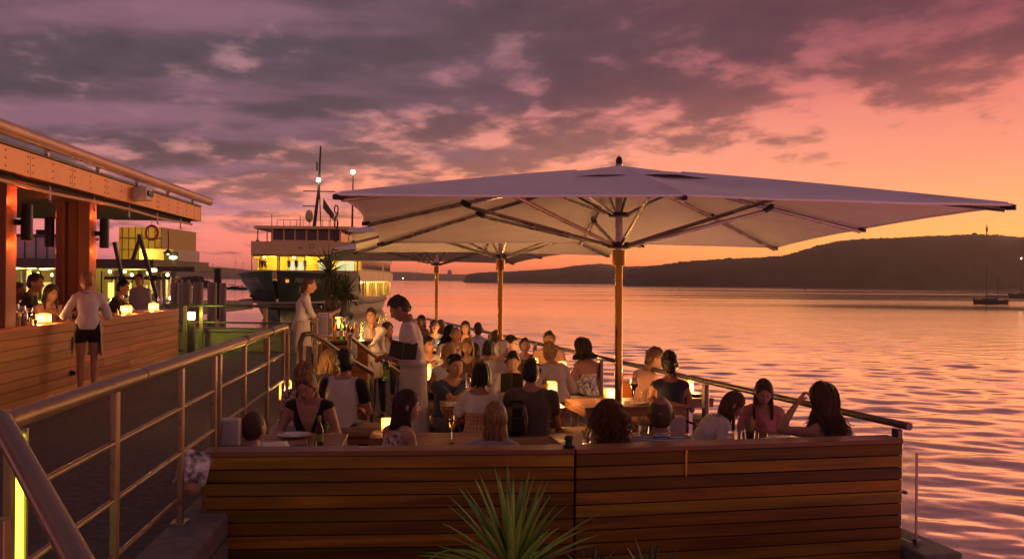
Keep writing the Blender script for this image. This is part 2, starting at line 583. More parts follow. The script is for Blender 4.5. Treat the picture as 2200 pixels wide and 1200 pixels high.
# ================================================================== the setting
# ---- harbour water: a sheet that reaches the horizon, with real waves near the deck
def water():
    nr, na = 560, 460
    r = 9.0 * (420.0 / 9.0) ** (np.arange(nr) / (nr - 1))
    r = np.concatenate([r, [600, 900, 1500, 2600, 5000, 9000, 14000]])
    a = np.radians(np.linspace(-46, 52, na))
    rr, aa = np.meshgrid(r, a, indexing='ij')
    X, Y = rr * np.sin(aa), rr * np.cos(aa)
    Z = np.zeros_like(X)
    rng = np.random.default_rng(5)
    dr = np.gradient(rr, axis=0)
    da = rr * (a[1] - a[0])
    cell = np.maximum(dr, da)
    patch = 0.6 + 0.4 * np.sin(X * 0.021 + 1.3 * np.sin(Y * 0.013)) * np.sin(Y * 0.017 + 0.6)
    for i in range(64):
        lam = 0.42 * (3.6 / 0.42) ** rng.random()
        th = R(192) + rng.normal(0, 0.45)
        k = 2 * math.pi / lam
        amp = 0.0026 * lam ** 0.50 * (0.6 + 0.8 * rng.random())
        fade = np.clip((lam / cell - 2.2) / 2.5, 0, 1)
        ph = k * (X * math.sin(th) + Y * math.cos(th)) + rng.random() * 6.283
        ph = ph + 0.5 * np.sin(0.31 * k * (X * math.cos(th) - Y * math.sin(th)) + rng.random() * 6.28)
        wv = np.sin(ph)
        wv = wv + 0.25 * np.cos(2 * ph)
        Z += amp * fade * patch * wv
    n0, n1 = X.shape
    V = np.stack([X, Y, Z + WATER_Z], -1).reshape(-1, 3)
    idx = np.arange(n0 * n1).reshape(n0, n1)
    F = np.stack([idx[:-1, :-1], idx[:-1, 1:], idx[1:, 1:], idx[1:, :-1]], -1).reshape(-1, 4)[:, ::-1]
    me = np_mesh('water', V, F, smooth=True)
    m = bpy.data.materials.new('sea')
    m.use_nodes = True
    t = NT(m.node_tree)
    out = t.n('ShaderNodeOutputMaterial')
    p = t.n('ShaderNodeBsdfPrincipled')
    t.set(out.inputs[0], p.outputs[0])
    p.inputs['Base Color'].default_value = (1.0, 0.96, 0.72, 1)
    p.inputs['Metallic'].default_value = 0.93
    p.inputs['IOR'].default_value = 1.7
    p.inputs['Specular IOR Level'].default_value = 0.9
    geo = t.n('ShaderNodeNewGeometry')
    pos = geo.outputs['Position']
    a1 = t.noise(t.mapping(pos, scale=(0.55, 1.3, 1), rot=(0, 0, R(-14))), 1.7, 4, 0.55)
    a2 = t.noise(t.mapping(pos, scale=(0.30, 0.8, 1), rot=(0, 0, R(-22))), 0.42, 4, 0.55)
    # wind lanes: smooth streaks between ruffled water
    lanes = t.noise(t.mapping(pos, scale=(0.0035, 0.014, 1), rot=(0, 0, R(4))), 1.0, 4, 0.55, 0.6)
    ruf = t.mapr(lanes, 0.40, 0.58, 0.18, 1.0)
    h = t.math('ADD', t.math('MULTIPLY', a1, 0.42), t.math('MULTIPLY', a2, 0.8))
    b = t.n('ShaderNodeBump')
    t.set(b.inputs['Strength'], t.math('MULTIPLY', ruf, 0.22))
    b.inputs['Distance'].default_value = 0.30
    t.set(b.inputs['Height'], h)
    t.set(p.inputs['Normal'], b.outputs[0])
    t.set(p.inputs['Roughness'], t.mapr(lanes, 0.38, 0.6, 0.06, 0.14))
    me.materials.append(m)
    o = bpy.data.objects.new('water', me)
    COL.objects.link(o)
    tag(o, 'rippled harbour water reflecting the orange sunset', None, kind='structure')


def np_mesh(name, V, F, smooth=True, mi=None):
    V = np.asarray(V, dtype=np.float32)
    F = np.asarray(F, dtype=np.int32)
    me = bpy.data.meshes.new(name)
    k = F.shape[1]
    me.vertices.add(len(V))
    me.vertices.foreach_set('co', V.ravel())
    me.loops.add(F.size)
    me.loops.foreach_set('vertex_index', F.ravel())
    me.polygons.add(len(F))
    me.polygons.foreach_set('loop_start', np.arange(0, F.size, k, dtype=np.int32))
    if smooth:
        me.polygons.foreach_set('use_smooth', np.ones(len(F), dtype=bool))
    if mi is not None:
        me.polygons.foreach_set('material_index', np.asarray(mi, dtype=np.int32))
    me.update(calc_edges=True)
    return me


water()

# ---- headlands: ridge lines with their real distance and thickness
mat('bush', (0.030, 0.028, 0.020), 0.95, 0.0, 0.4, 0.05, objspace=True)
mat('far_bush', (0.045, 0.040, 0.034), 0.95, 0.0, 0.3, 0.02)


def hill(name, prof, d, depth, material, rough_px, label, seed, seg=4.0, curve=0.0):
    """prof: (x, ridge y) pixels of the crest at distance d + depth/2; the near foot stands at d on the water"""
    rng = np.random.default_rng(seed)
    xs = np.array([p[0] for p in prof], float)
    ys = np.array([p[1] for p in prof], float)
    dc = d + depth * 0.45
    px = np.arange(xs[0], xs[-1] + 0.1, seg)
    yy = np.interp(px, xs, ys)
    hz = np.array([at(x, y, dc).z for x, y in zip(px, yy)]) - WATER_Z
    hz = np.maximum(hz, 0.5)
    X = np.array([at(x, 600, dc).x for x in px])
    rows = []
    prof_t = [(-0.02, -0.02), (0.0, 0.10), (0.04, 0.30), (0.12, 0.55), (0.22, 0.76), (0.33, 0.92), (0.45, 1.0), (0.6, 0.94), (0.8, 0.7), (1.0, 0.0)]
    sc = depth
    V = []
    for k, (ty, tz) in enumerate(prof_t):
        for i in range(len(px)):
            n = mnoise.fractal(Vector((X[i] * 0.012 + seed, ty * 6, seed * 1.7)), 1.0, 2.0, 4)
            n2 = 0.35 * mnoise.noise(Vector((X[i] * 0.09, ty * 40, seed)))
            z = hz[i] * tz
            if 0.02 < tz:
                z += (n * 0.05 * hz[i] + n2 * rough_px * dc / FPX) * min(1, tz * 1.2) * (1.0 if ty != 0.45 else 0.7)
            y = d + ty * sc + (n * 0.08 * sc if 0 < ty < 1 else 0)
            # keep the crest where the photograph shows it
            V.append((X[i] * (y / dc) if ty < 0.5 else X[i] * (y / dc), y, WATER_Z + z))
    nx = len(px)
    idx = np.arange(len(prof_t) * nx).reshape(len(prof_t), nx)
    F = np.stack([idx[:-1, :-1], idx[:-1, 1:], idx[1:, 1:], idx[1:, :-1]], -1).reshape(-1, 4)
    me = np_mesh(name, V, F)
    me.materials.append(MATS[material])
    o = bpy.data.objects.new(name, me)
    COL.objects.link(o)
    tag(o, label, kind='structure')
    # the tree tops that make the ridge uneven
    mb = MB()
    VV = np.array(V).reshape(len(prof_t), nx, 3)
    cnt = int(nx * 2.2)
    for q in range(cnt):
        fi = rng.random() * (nx - 1.001)
        fk = 5.5 + 0.8 * rng.random()
        i, k = int(fi), int(fk)
        u, v = fi - i, fk - k
        p = VV[k, i] * (1 - u) * (1 - v) + VV[k, i + 1] * u * (1 - v) + VV[k + 1, i] * (1 - u) * v + VV[k + 1, i + 1] * u * v
        r = rough_px * dc / FPX * (0.6 + 1.1 * rng.random())
        if rng.random() < 0.06:
            r *= 1.5
        mb.sphere(Vector(p) + Vector((0, 0, r * 0.05)), r, 6, 0, (1.35, 1.0, 0.75))
    if mb.v:
        t = mb.build('tree_cover', material, o, smooth='all')
        t['kind'] = 'stuff'
    return o


hill('headland', [(1330, 606), (1345, 582), (1400, 572), (1470, 562), (1560, 556), (1640, 553), (1690, 548), (1730, 536), (1790, 520), (1850, 513), (1930, 510),
                  (2040, 506), (2090, 503), (2140, 505), (2200, 511), (2300, 508), (2450, 520)],
     980, 420, 'bush', 1.6, 'long dark wooded headland rising to the right edge', 3, 3.5)
hill('point', [(996, 606), (1006, 589), (1040, 585), (1100, 584), (1180, 578), (1260, 572), (1330, 576), (1420, 580), (1500, 588)],
     1750, 300, 'bush', 1.2, 'low dark wooded point left of the near headland', 5, 3)
hill('ridge', [(1150, 602), (1190, 578), (1230, 571), (1290, 566), (1345, 572), (1420, 570), (1500, 580)],
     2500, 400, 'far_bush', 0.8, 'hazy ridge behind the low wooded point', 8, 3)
hill('far_shore', [(330, 602), (380, 577), (430, 571), (500, 576), (560, 583), (640, 588), (760, 586), (830, 583), (880, 584), (930, 588), (1000, 589), (1060, 592), (1120, 596)],
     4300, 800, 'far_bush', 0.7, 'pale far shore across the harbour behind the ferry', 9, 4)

# small tower block on the far shore, signal mast on the headland
mat('far_building', (0.16, 0.13, 0.13), 0.8)
p = at(966, 590, 4600)
tb = MB().box((0, 0, 14), (20, 16, 34)).box((0, 0, 33), (11, 9, 5)).build('tower_block', 'far_building', None, loc=(p.x, p.y, p.z - 12))
tag(tb, 'tiny square tower block on the hazy far shore', 'building')
p = at(2120, 507, 1170)
ms = thing('signal_mast', 'thin mast standing on the crest of the right headland', 'mast', (p.x, p.y, p.z - 4))
MB().tube([(0, 0, 0), (0, 0, 18)], [0.9, 0.55], 8).build('pole', 'piling_dark', ms)
MB().box((0, 0, 12), (2.4, 1.0, 5)).build('antenna_panel', 'piling_dark', ms)
MB().lathe([(0.2, 0), (3.2, 1.0), (3.6, 3.2), (2.6, 5.0), (0.3, 5.6)], (-15, 0, 2.5), 10).build('water_tank', 'far_bush', ms, smooth=True)

# a few lit houses on the shores
emitter('house_window', (1.0, 0.78, 0.50), 14.0)
for px_, py_, d_, sz, lb in [(2134, 513, 1150, 4.0, 'tiny lit house near the crest of the right headland'), (2156, 511, 1160, 3.0, 'second tiny lit house on the headland crest, nearer the edge'),
                             (1298, 592, 2480, 5.0, 'tiny lit house low on the hazy ridge'), (1310, 590, 2490, 5.0, 'tiny lit house right of the other on the hazy ridge'),
                             (866, 597, 4280, 9.0, 'tiny lit house on the pale far shore')]:
    q = at(px_, py_, d_)
    hs_ = thing('lit_house', lb, 'house', (q.x, q.y, q.z - sz * 0.6))
    MB().box((0, 0, sz * 0.5), (sz * 1.6, sz, sz)).build('wall', 'far_building', hs_)
    MB().add([(-sz * 0.9, -sz * 0.6, sz), (sz * 0.9, -sz * 0.6, sz), (sz * 0.9, sz * 0.6, sz), (-sz * 0.9, sz * 0.6, sz), (-sz * 0.9, 0, sz * 1.5), (sz * 0.9, 0, sz * 1.5)],
             [(0, 1, 5, 4), (2, 3, 4, 5), (0, 4, 3), (1, 2, 5), (0, 3, 2, 1)]).build('roof', 'far_building', hs_)
    MB().box((0, -sz * 0.53, sz * 0.5), (sz * 0.35, sz * 0.06, sz * 0.35)).build('window', 'house_window', hs_)

# ---- wharf: walkway beside the bar, kerb, floor
WD = Vector((-0.0915, 1, 0)).normalized()       # the wharf's long direction
WN = Vector((WD.y, -WD.x, 0))                   # to its right
WR = math.atan2(-WD.x, WD.y)                    # rotation of the wharf frame


def wharf_pt(d, off, z=0.0):
    """point on the line of the left railing at forward distance d, moved right by off"""
    return Vector((-1.765 - 0.0915 * (d - 3.4), d, z)) + WN * off


mb = MB()
poly = [wharf_pt(-6, 0.20), wharf_pt(10.7, 0.20), wharf_pt(13.8, -0.35), wharf_pt(21.6, -0.35), wharf_pt(21.6, -14.0), wharf_pt(-6, -14.0)]
mb.prism([(q.x, q.y) for q in poly], -1.2, 0.0)
tag(mb.build('wharf', 'asphalt'), 'dark paved wharf walkway between the railing and the bar', kind='structure')
mb = MB()
a, b = wharf_pt(-2, 0.08), wharf_pt(10.68, 0.08)
mb.beam(a + Vector((0, 0, 0.05)), b + Vector((0, 0, 0.05)), 0.30, 0.16, bev=0.02)
mb.beam(a + Vector((0, 0, -0.40)) + WN * 0.13, b + Vector((0, 0, -0.40)) + WN * 0.13, 0.05, 0.75)
tag(mb.build('kerb', 'concrete'), 'weathered concrete kerb along the wharf edge under the railing', kind='structure')

# ---- dining deck, boards laid along it
DD = Vector((-0.281, 1, 0)).normalized()        # direction of the right rail
DN = Vector((DD.y, -DD.x, 0))
DR = math.atan2(-DD.x, DD.y)


def rail_pt(d, off=0.0, z=0.0):
    """point on the right-hand railing at forward distance d"""
    return Vector((2.86 - 0.281 * (d - 7.06), d, z)) + DN * off


poly = [(-1.80, 5.86), (0.44, 6.06), (2.95, 6.55), tuple(rail_pt(6.9, 0.42).xy), tuple(rail_pt(26, 0.42).xy), tuple(wharf_pt(26, 0.2).xy), tuple(wharf_pt(13.8, -0.2).xy), tuple(wharf_pt(10.7, 0.23).xy)]
mb = MB().prism(poly, DECK_Z - 0.35, DECK_Z - 0.03)
deck = mb.build('dining_deck', 'deck_wood')
tag(deck, 'lower timber dining deck over the water', kind='structure')
bm0 = MB()
k = 0
for off in np.arange(-5.6, 0.36, 0.1425):
    d0, d1 = 6.75, 25.8
    # boards butt against the wharf on the left
    lo = d0
    while lo < d1 and (rail_pt(lo, off).x < wharf_pt(lo, 0.27).x):
        lo += 0.1
    if lo < d1 - 1.0:
        A, B = rail_pt(lo, off, DECK_Z - 0.015), rail_pt(d1, off, DECK_Z - 0.015)
        c = (A + B) / 2
        bd = MB().box((0, 0, 0), (0.135, (B - A).length, 0.03)).build('board', 'deck_wood', deck, loc=c, rotz=DR)
        k += 1
# ground under the camera side of the timber wall: planter soil on the wharf edge
mat('soil', (0.05, 0.035, 0.025), 0.95, 0.0, 0.4, 20, 0.8, 40)
mb = MB().prism([(-1.80, 3.2), (-1.66, 3.2), (3.3, 3.2), (3.45, 6.5), (2.9, 6.5), (0.44, 6.02), (-1.80, 5.82)], -0.9, -0.42)
tag(mb.build('planting_bed', 'soil'), 'dark planting bed below the timber slat wall', kind='structure')

# ---- timber slat wall in two panels that meet at an angle
WALL_TOP = EYE - 1.088


def slat_wall(A, B, label, n, pitch, grp=None):
    A, B = Vector(A), Vector(B)
    L = (B - A).length
    ang = math.atan2(B.y - A.y, B.x - A.x)
    w_ = thing('slat_wall', label, 'wall', (A.x, A.y, 0), ang)
    t0 = 0.032
    z = WALL_TOP - t0
    for i in range(n):
        zz = z - pitch * (i + 0.5)
        dy = RNG.normal(0, 0.0012)
        s = MB().box((0, 0, 0), (L - 0.006, 0.024, pitch - 0.007), bev=0.003).build('slat', 'jarrah', w_, loc=(L / 2, dy, zz))
        s.rotation_euler.x = RNG.normal(0, 0.004)
    # the dark backing battens show in the joints
    MB().box((L / 2, 0.038, z - pitch * n / 2), (L - 0.05, 0.05, pitch * n)).build('backing', 'piling_dark', w_)
    MB().box((L / 2, 0.075, WALL_TOP - t0 / 2), (L + 0.001, 0.20, t0), bev=0.004).build('cap', 'jarrah_cap', w_)
    MB().box((L / 2, 0.135, z - pitch * n / 2), (L - 0.01, 0.02, pitch * n)).build('inner_panel', 'jarrah_cap', w_)
    return w_


WA, WB, WC = Vector((-1.935, 5.98, 0)), Vector((0.418, 6.19, 0)), Vector((2.755, 6.72, 0))
slat_wall(WA, WB - (WB - WA).normalized() * 0.004, 'left panel of the slatted timber wall, behind the green spiky plant', 12, 0.0835)
sw = slat_wall(WB + (WC - WB).normalized() * 0.004, WC, 'right panel of the slatted timber wall beside the open water', 12, 0.0835)
MB().box((0.76, -0.018, WALL_TOP - 0.115), (0.012, 0.010, 0.17)).box((0.76, -0.022, WALL_TOP - 0.035), (0.016, 0.016, 0.016)).build('latch_strip', 'brass', sw)
for i in range(12):
    zz = WALL_TOP - 0.032 - 0.0835 * (i + 1)
    MB().box(((WC - WB).length - 0.012, 0.0, zz), (0.03, 0.022, 0.005)).build('bracket', 'steel', sw)
# little metal floor spigot standing on the wall's cap
p = WA.lerp(WB, 0.985)
MB().lathe([(0.038, 0), (0.040, 0.012), (0.024, 0.018), (0.024, 0.045), (0.030, 0.052), (0.030, 0.066), (0.016, 0.078)], (0, 0, 0), 14).build('cap_fitting', 'dark_metal', None, True, loc=(p.x, p.y + 0.06, WALL_TOP)
    ).update_tag()
tag(bpy.data.objects['cap_fitting'], 'small dark metal fitting on the wall cap at the joint', 'fitting')
# frameless glass screen on a kerb block past the wall's end
gp = thing('glass_screen', 'clear frameless glass screen past the right end of the timber wall', 'glass screen', (WC.x + 0.075, WC.y + 0.02, 0), R(12))
MB().box((0.03, 0.45, 0.09), (0.012, 0.95, 0.64)).build('pane', 'glass', gp)
MB().box((0.03, -0.022, 0.09), (0.016, 0.008, 0.64)).build('edge_trim', 'pipe_paint', gp)
MB().box((0.03, -0.03, -0.215), (0.035, 0.05, 0.04)).build('clamp', 'steel', gp)
mb = MB().box((0.10, 0.30, -0.36), (0.30, 1.1, 0.24), bev=0.01)
o = mb.build('kerb_block', 'concrete', None, loc=(WC.x + 0.06, WC.y + 0.02, 0), rotz=R(12))
tag(o, 'concrete kerb block under the glass screen', kind='structure')

# ---- right-hand railing over the water
rr_ = thing('deck_railing', 'dark railing along the water side of the dining deck', 'railing', rail_pt(7.06, 0, DECK_Z), 0)
base = rail_pt(7.06, 0, DECK_Z)
RT = 1.0
hp = [rail_pt(6.93, 0, EYE - 1.035) - base, rail_pt(26, 0, EYE - 1.035) - base]
MB().tube(hp, 0.028, 14).build('handrail', 'dark_rail', rr_, True)
for h, nm in ((0.50, 'middle_rail'), (0.14, 'bottom_rail')):
    MB().tube([rail_pt(6.95, 0, h) - Vector((base.x, base.y, 0)), rail_pt(26, 0, h) - Vector((base.x, base.y, 0))], 0.013, 8).build(nm, 'dark_rail', rr_, True)
d = 7.06
while d < 26:
    q = rail_pt(d, 0, 0) - Vector((base.x, base.y, 0))
    MB().box((0, 0, 0.465), (0.050, 0.075, 0.97), bev=0.006).build('post', 'dark_rail', rr_, loc=(q.x, q.y, 0), rotz=DR)
    MB().box((0, 0, 0.012), (0.12, 0.14, 0.02)).build('base_plate', 'dark_rail', rr_, loc=(q.x, q.y, 0), rotz=DR)
    d += 2.93

# ---- left railing along the wharf, with its stout tube and paired posts
lr = thing('wharf_railing', 'painted steel railing running along the wharf edge', 'railing', wharf_pt(3.4, 0, 0.0), 0)
base = wharf_pt(3.4, 0, 0)


def lp(d, z, off=0.0):
    return wharf_pt(d, off, z) - Vector((base.x, base.y, 0))


RZ = 1.095
segs = [(3.22, 4.9), (4.92, 7.70), (7.73, 9.90)]
for a_, b_ in segs:
    MB().tube([lp(a_, RZ), lp(b_, RZ)], 0.037, 16).build('handrail', 'painted_rail', lr, True)
for d in (7.715, 9.0):
    MB().tube([lp(d - 0.05, RZ), lp(d + 0.05, RZ)], 0.0405, 16).build('rail_sleeve', 'dark_metal', lr, True)
for d in (3.36, 4.50, 5.72, 6.62, 6.78, 7.72, 8.86, 9.86):
    MB().box((0, 0, 0), (0.032, 0.058, 1.0), bev=0.005).build('post', 'painted_rail', lr, loc=lp(d, 0.56), rotz=WR)
    MB().box((0, 0, 0), (0.09, 0.12, 0.012)).build('base_plate', 'painted_rail', lr, loc=lp(d, 0.137), rotz=WR)
for z in (0.82, 0.55, 0.28):
    for a_, b_ in ((3.36, 4.50), (4.50, 5.72), (5.72, 6.62), (6.78, 7.72), (7.72, 8.86), (8.86, 9.86)):
        if z == 0.28 and a_ > 6.0:
            continue
        MB().tube([lp(a_ + 0.03, z), lp(b_ - 0.03, z)], 0.0135, 10).build('cross_bar', 'painted_rail', lr, True)
# end of the rail turns down towards the steps
MB().tube([lp(9.90, RZ), lp(10.02, RZ - 0.01), lp(10.09, RZ - 0.06), lp(10.10, RZ - 0.16), lp(10.10, 0.13)], 0.030, 12).build('end_post', 'painted_rail', lr, True)
# near corner cap and the handrail that falls away at the camera's feet
MB().tube([lp(3.16, RZ), lp(3.24, RZ)], 0.040, 16).build('end_cap', 'dark_metal', lr, True)
hr = thing('stair_handrail', 'thick grey handrail slanting down in the left foreground', 'handrail', (0, 0, 0), 0)
pA, pB = at(2, 905, 3.05), at(215, 1290, 2.25)
MB().tube([pA + Vector((-0.5, 0.22, 0.02)), pA + Vector((-0.1, 0.06, 0.02)), pA, pA.lerp(pB, 0.1), pB, pB + (pB - pA) * 0.6], 0.036, 18).build('rail', 'painted_rail', hr, True)
q = at(-15, 1000, 3.0)
MB().box((q.x, q.y, 0.42), (0.10, 0.05, 0.84), bev=0.004).build('post', 'painted_rail', hr)
# floor light hidden behind the near posts throws yellow-green light up them
emitter('bollard_glow', (0.72, 0.95, 0.06), 3.2)
fl = thing('post_glow', 'slim glowing strip for the yellow-green light on the nearest railing post', 'light')
q = at(42, 1075, 3.30)
MB().box((0, 0, 0), (0.026, 0.012, 0.46), bev=0.004).build('glow_strip', 'bollard_glow', fl, loc=(q.x, q.y, q.z))  # glowing strip added to stand for the floor light's glow on the post
MB().box((0, 0.014, 0), (0.04, 0.012, 0.50)).build('strip_back', 'painted_rail', fl, loc=(q.x, q.y, q.z))
lamp(fl, Vector((q.x - 0.05, q.y + 0.22, 0.30)), 1.6, (0.72, 1.0, 0.05), 0.05)
lamp(fl, Vector((q.x + 0.10, q.y + 0.30, 0.25)), 1.6, (0.72, 1.0, 0.05), 0.05)
# ================================================================== bar pavilion on the left
def bar_pt(d, off=0.0, z=0.0):
    return Vector((-5.84 - 0.0915 * (d - 10.9), d, z)) + WN * off


def along(d, base):
    return d


BO = bar_pt(6.0)
pav = thing('bar_pavilion', 'open timber bar pavilion with copper edged roof at the left', 'pavilion', BO, WR)
# local frame: y runs along the wharf, x to the right


def bl(d, off, z):
    q = bar_pt(d, off, z) - BO
    c, s = math.cos(-WR), math.sin(-WR)
    return Vector((q.x * c - q.y * s, q.x * s + q.y * c, z))


# roof slab and ceiling
L0, L1 = bl(4.0, 0, 0).y, bl(19.45, 0, 0).y
MB().box((-3.0, (L0 + L1) / 2, 2.90), (6.46, L1 - L0 - 0.02, 0.22)).build('roof', 'dark_metal', pav)
MB().box((-3.0, (L0 + L1) / 2, 2.772), (6.40, L1 - L0 - 0.10, 0.03)).build('ceiling', 'ceiling_dark', pav)
# fascia of riveted copper sheets
pl = 1.32
y = L1 - 0.01
i = 0
while y > L0:
    ln = pl if i else 0.55
    c = MB().box((0.262, y - ln / 2, 2.885), (0.022, ln - 0.006, 0.275), bev=0.003)
    for yy in ((y - 0.07, y - ln + 0.07, y - ln / 2) if i else (y - 0.1,)):
        for zz in (2.80, 2.885, 2.97):
            c.sphere((0.275, yy, zz), 0.011, 6)
    c.build('fascia_sheet', 'copper', pav)
    y -= ln
    i += 1
MB().box((-0.6, L1 + 0.004, 2.885), (1.74, 0.02, 0.27)).build('fascia_end', 'copper', pav)
MB().box((0.25, (L0 + L1) / 2 - 0.02, 3.045), (0.10, L1 - L0 - 0.15, 0.035)).build('gutter', 'dark_metal', pav)
MB().tube([(0.36, L0, 3.175), (0.36, L1 + 0.35, 3.175)], 0.078, 20).build('roller_tube', 'pipe_paint', pav, True)
for dd in (9.6, 11.4, 13.2, 15.0, 16.8, 18.6):
    yy = bl(dd, 0, 0).y
    MB().box((0.30, yy, 3.10), (0.05, 0.05, 0.12)).build('tube_bracket', 'steel', pav)
# curtain track slung below the eave
ys = np.linspace(bl(8.0, 0, 0).y, L1 - 0.15, 15)
MB().tube([(0.13 + 0.02 * math.sin(v * 0.9), v, 2.665 - 0.012 * math.sin(v * 1.3)) for v in ys], 0.021, 10).build('curtain_track', 'pipe_paint', pav, True)
for v in ys[1::2]:
    MB().tube([(0.10, v, 2.76), (0.10, v, 2.56), (0.12, v, 2.54)], 0.014, 6).build('track_hook', 'steel', pav)
MB().box((0.0, (L0 + L1) / 2, 2.735), (0.20, L1 - L0 - 0.3, 0.05)).build('eave_beam', 'ceiling_dark', pav)


def column(d):
    q = bl(d, -0.30, 0)
    MB().box((0, 0, 1.37), (0.17, 0.30, 2.70), bev=0.008).build('column', 'column_wood', pav, loc=(q.x + 0.10, q.y, 0))
    MB().box((0, 0, 1.37), (0.15, 0.26, 2.70), bev=0.008).build('column', 'column_wood', pav, loc=(q.x - 0.075, q.y + 0.03, 0))
    MB().box((0, 0, 1.37), (0.12, 0.34, 2.70), bev=0.008).build('column', 'column_wood', pav, loc=(q.x - 0.225, q.y - 0.02, 0))
    return q


emitter('sconce_glow', (1.0, 0.16, 0.02), 14.0)


def sconce(d, off, label, z=2.28, power=6.5):
    q = bar_pt(d, off, z)
    s = thing('wall_sconce', label, 'wall light', q, WR, 'up and down lights on the bar columns')
    MB().lathe([(0.062, -0.22), (0.068, -0.20), (0.068, 0.20), (0.062, 0.22)], (0, 0, 0), 18, caps=False).build('tube', 'black_plastic', s, True)
    MB().box((-0.12, 0, 0), (0.12, 0.06, 0.07)).build('bracket', 'black_plastic', s)
    MB().lathe([(0.055, 0.19), (0.055, 0.195)], (0, 0, 0), 14).build('upper_lamp', 'sconce_glow', s)
    MB().lathe([(0.055, -0.195), (0.055, -0.19)], (0, 0, 0), 14).build('lower_lamp', 'sconce_glow', s)
    lamp(s, (-0.02, 0, 0.26), power, (1.0, 0.10, 0.015), 0.04)
    lamp(s, (-0.02, 0, -0.27), power, (1.0, 0.16, 0.02), 0.04)
    return s


column(11.45)
column(14.26)
column(8.6)
sconce(11.55, 0.02, 'black tube wall light on the column at the left edge', 2.25)
sconce(14.35, 0.02, 'black tube wall light on the right side of the inner bar column', 2.25)
sconce(14.15, -0.70, 'black tube wall light on the shaded side of the inner bar column', 2.25, 3.0)
# junction box with three dark sockets on the fascia
q = bar_pt(15.0, 0.38, 2.905)
jb = thing('junction_box', 'pale box with three dark round sockets fixed on the copper fascia', 'junction box', q, WR)
MB().box((0, 0, 0), (0.22, 0.34, 0.20), bev=0.012).build('case', 'white_panel', jb, True)
for k in range(3):
    MB().lathe([(0.045, 0), (0.045, 0.025), (0.030, 0.028)], (0, 0, 0), 12).build('socket', 'black_plastic', jb, True, loc=(0.11, -0.09 + 0.10 * k, 0.01)).rotation_euler = (0, R(90), 0)

# the counter, clad in planks
bc = thing('bar_counter', 'long plank clad bar counter with candle lanterns on top', 'bar counter', BO, WR)
d0, d1 = 6.0, 18.8
y0, y1 = bl(d0, 0, 0).y, bl(d1, 0, 0).y
for r_ in range(7):
    cuts = [y0] + sorted([y0 + (y1 - y0) * f for f in ((0.18, 0.37, 0.55, 0.76) if r_ % 2 else (0.10, 0.28, 0.47, 0.66, 0.87))]) + [y1]
    for a_, b_ in zip(cuts[:-1], cuts[1:]):
        MB().box((0, 0, 0), (0.022, b_ - a_ - 0.003, 0.118), bev=0.003).build('plank', 'bar_wood', bc, loc=(-0.012, (a_ + b_) / 2, 0.79 - 0.122 * r_ + 0.0))
MB().box((-0.06, (y0 + y1) / 2, 0.44), (0.06, y1 - y0 - 0.04, 0.86)).build('backing', 'piling_dark', bc)
MB().box((-0.012, (y0 + y1) / 2, 0.912), (0.03, y1 - y0 + 0.004, 0.115), bev=0.004).build('top_rail', 'bar_wood', bc)
MB().box((-0.27, (y0 + y1) / 2, 0.965), (0.56, y1 - y0 + 0.01, 0.035), bev=0.004).build('counter_top', 'bar_wood', bc)
for k in range(2):
    MB().box((-0.29, y1 - 0.03, 0.14 + 0.42 * k), (0.50, 0.02, 0.40)).build('end_panel', 'bar_wood', bc)

# candle lanterns ------------------------------------------------------------
def lantern_mat(name, c, top, strength):
    m = bpy.data.materials.new(name)
    m.use_nodes = True
    t = NT(m.node_tree)
    out = t.n('ShaderNodeOutputMaterial')
    p = t.n('ShaderNodeBsdfPrincipled')
    p.inputs['Base Color'].default_value = (0.8, 0.55, 0.25, 1)
    p.inputs['Roughness'].default_value = 0.5
    tcn = t.n('ShaderNodeTexCoord')
    dist = t.n('ShaderNodeVectorMath', operation='DISTANCE')
    t.set(dist.inputs[0], tcn.outputs['Object'])
    dist.inputs[1].default_value = (0, 0, 0.085)
    f = t.mapr(dist.outputs['Value'], 0.048, 0.092, 1.0, 0.0)
    col = t.mix(f, (1.0, 0.34, 0.02, 1), (1.0, 0.60, 0.13, 1))
    t.set(p.inputs['Emission Color'], col)
    t.set(p.inputs['Emission Strength'], t.mapr(f, 0, 1, 0.85 * strength, 4.4 * strength, smooth=False))
    t.set(out.inputs[0], p.outputs[0])
    MATS[name] = m


lantern_mat('lantern_glow', None, None, 0.75)
LANTERNS = []


def lantern(p, label, size=(0.10, 0.10, 0.17), power=1.5, rot=0.2, name='candle_lantern'):
    """a glowing frosted block with a candle inside, standing at p"""
    t = thing(name, label, 'lantern', p, rot, 'candle lanterns')
    sx_, sy_, h = size
    mb = MB()
    mb.box((0, 0, h / 2 + 0.006), (sx_, sy_, h), bev=0.008)
    mb.build('shade', 'lantern_glow', t, True)
    MB().box((0, 0, 0.004), (sx_ * 1.04, sy_ * 1.04, 0.008)).build('base', 'brass', t)
    lamp(t, (0, 0, h + 0.09), power * 1.9, (1.0, 0.45, 0.13), 0.035)
    lamp(t, (0, -sy_ / 2 - 0.055, h * 0.55), power * 1.8, (1.0, 0.45, 0.13), 0.03)
    lamp(t, (sx_ / 2 + 0.055, sy_ * 0.3, h * 0.55), power * 1.8, (1.0, 0.45, 0.13), 0.03)
    LANTERNS.append(t)
    return t


def on_bar(px_, off=-0.16):
    # the point of the counter top at photograph column px_
    lo, hi = 7.0, 18.7
    for _ in range(40):
        m_ = (lo + hi) / 2
        q = bar_pt(m_, off)
        xx = 1100 + FPX * q.x / m_
        if xx < px_:
            lo = m_
        else:
            hi = m_
    return bar_pt(lo, off, 0.984)


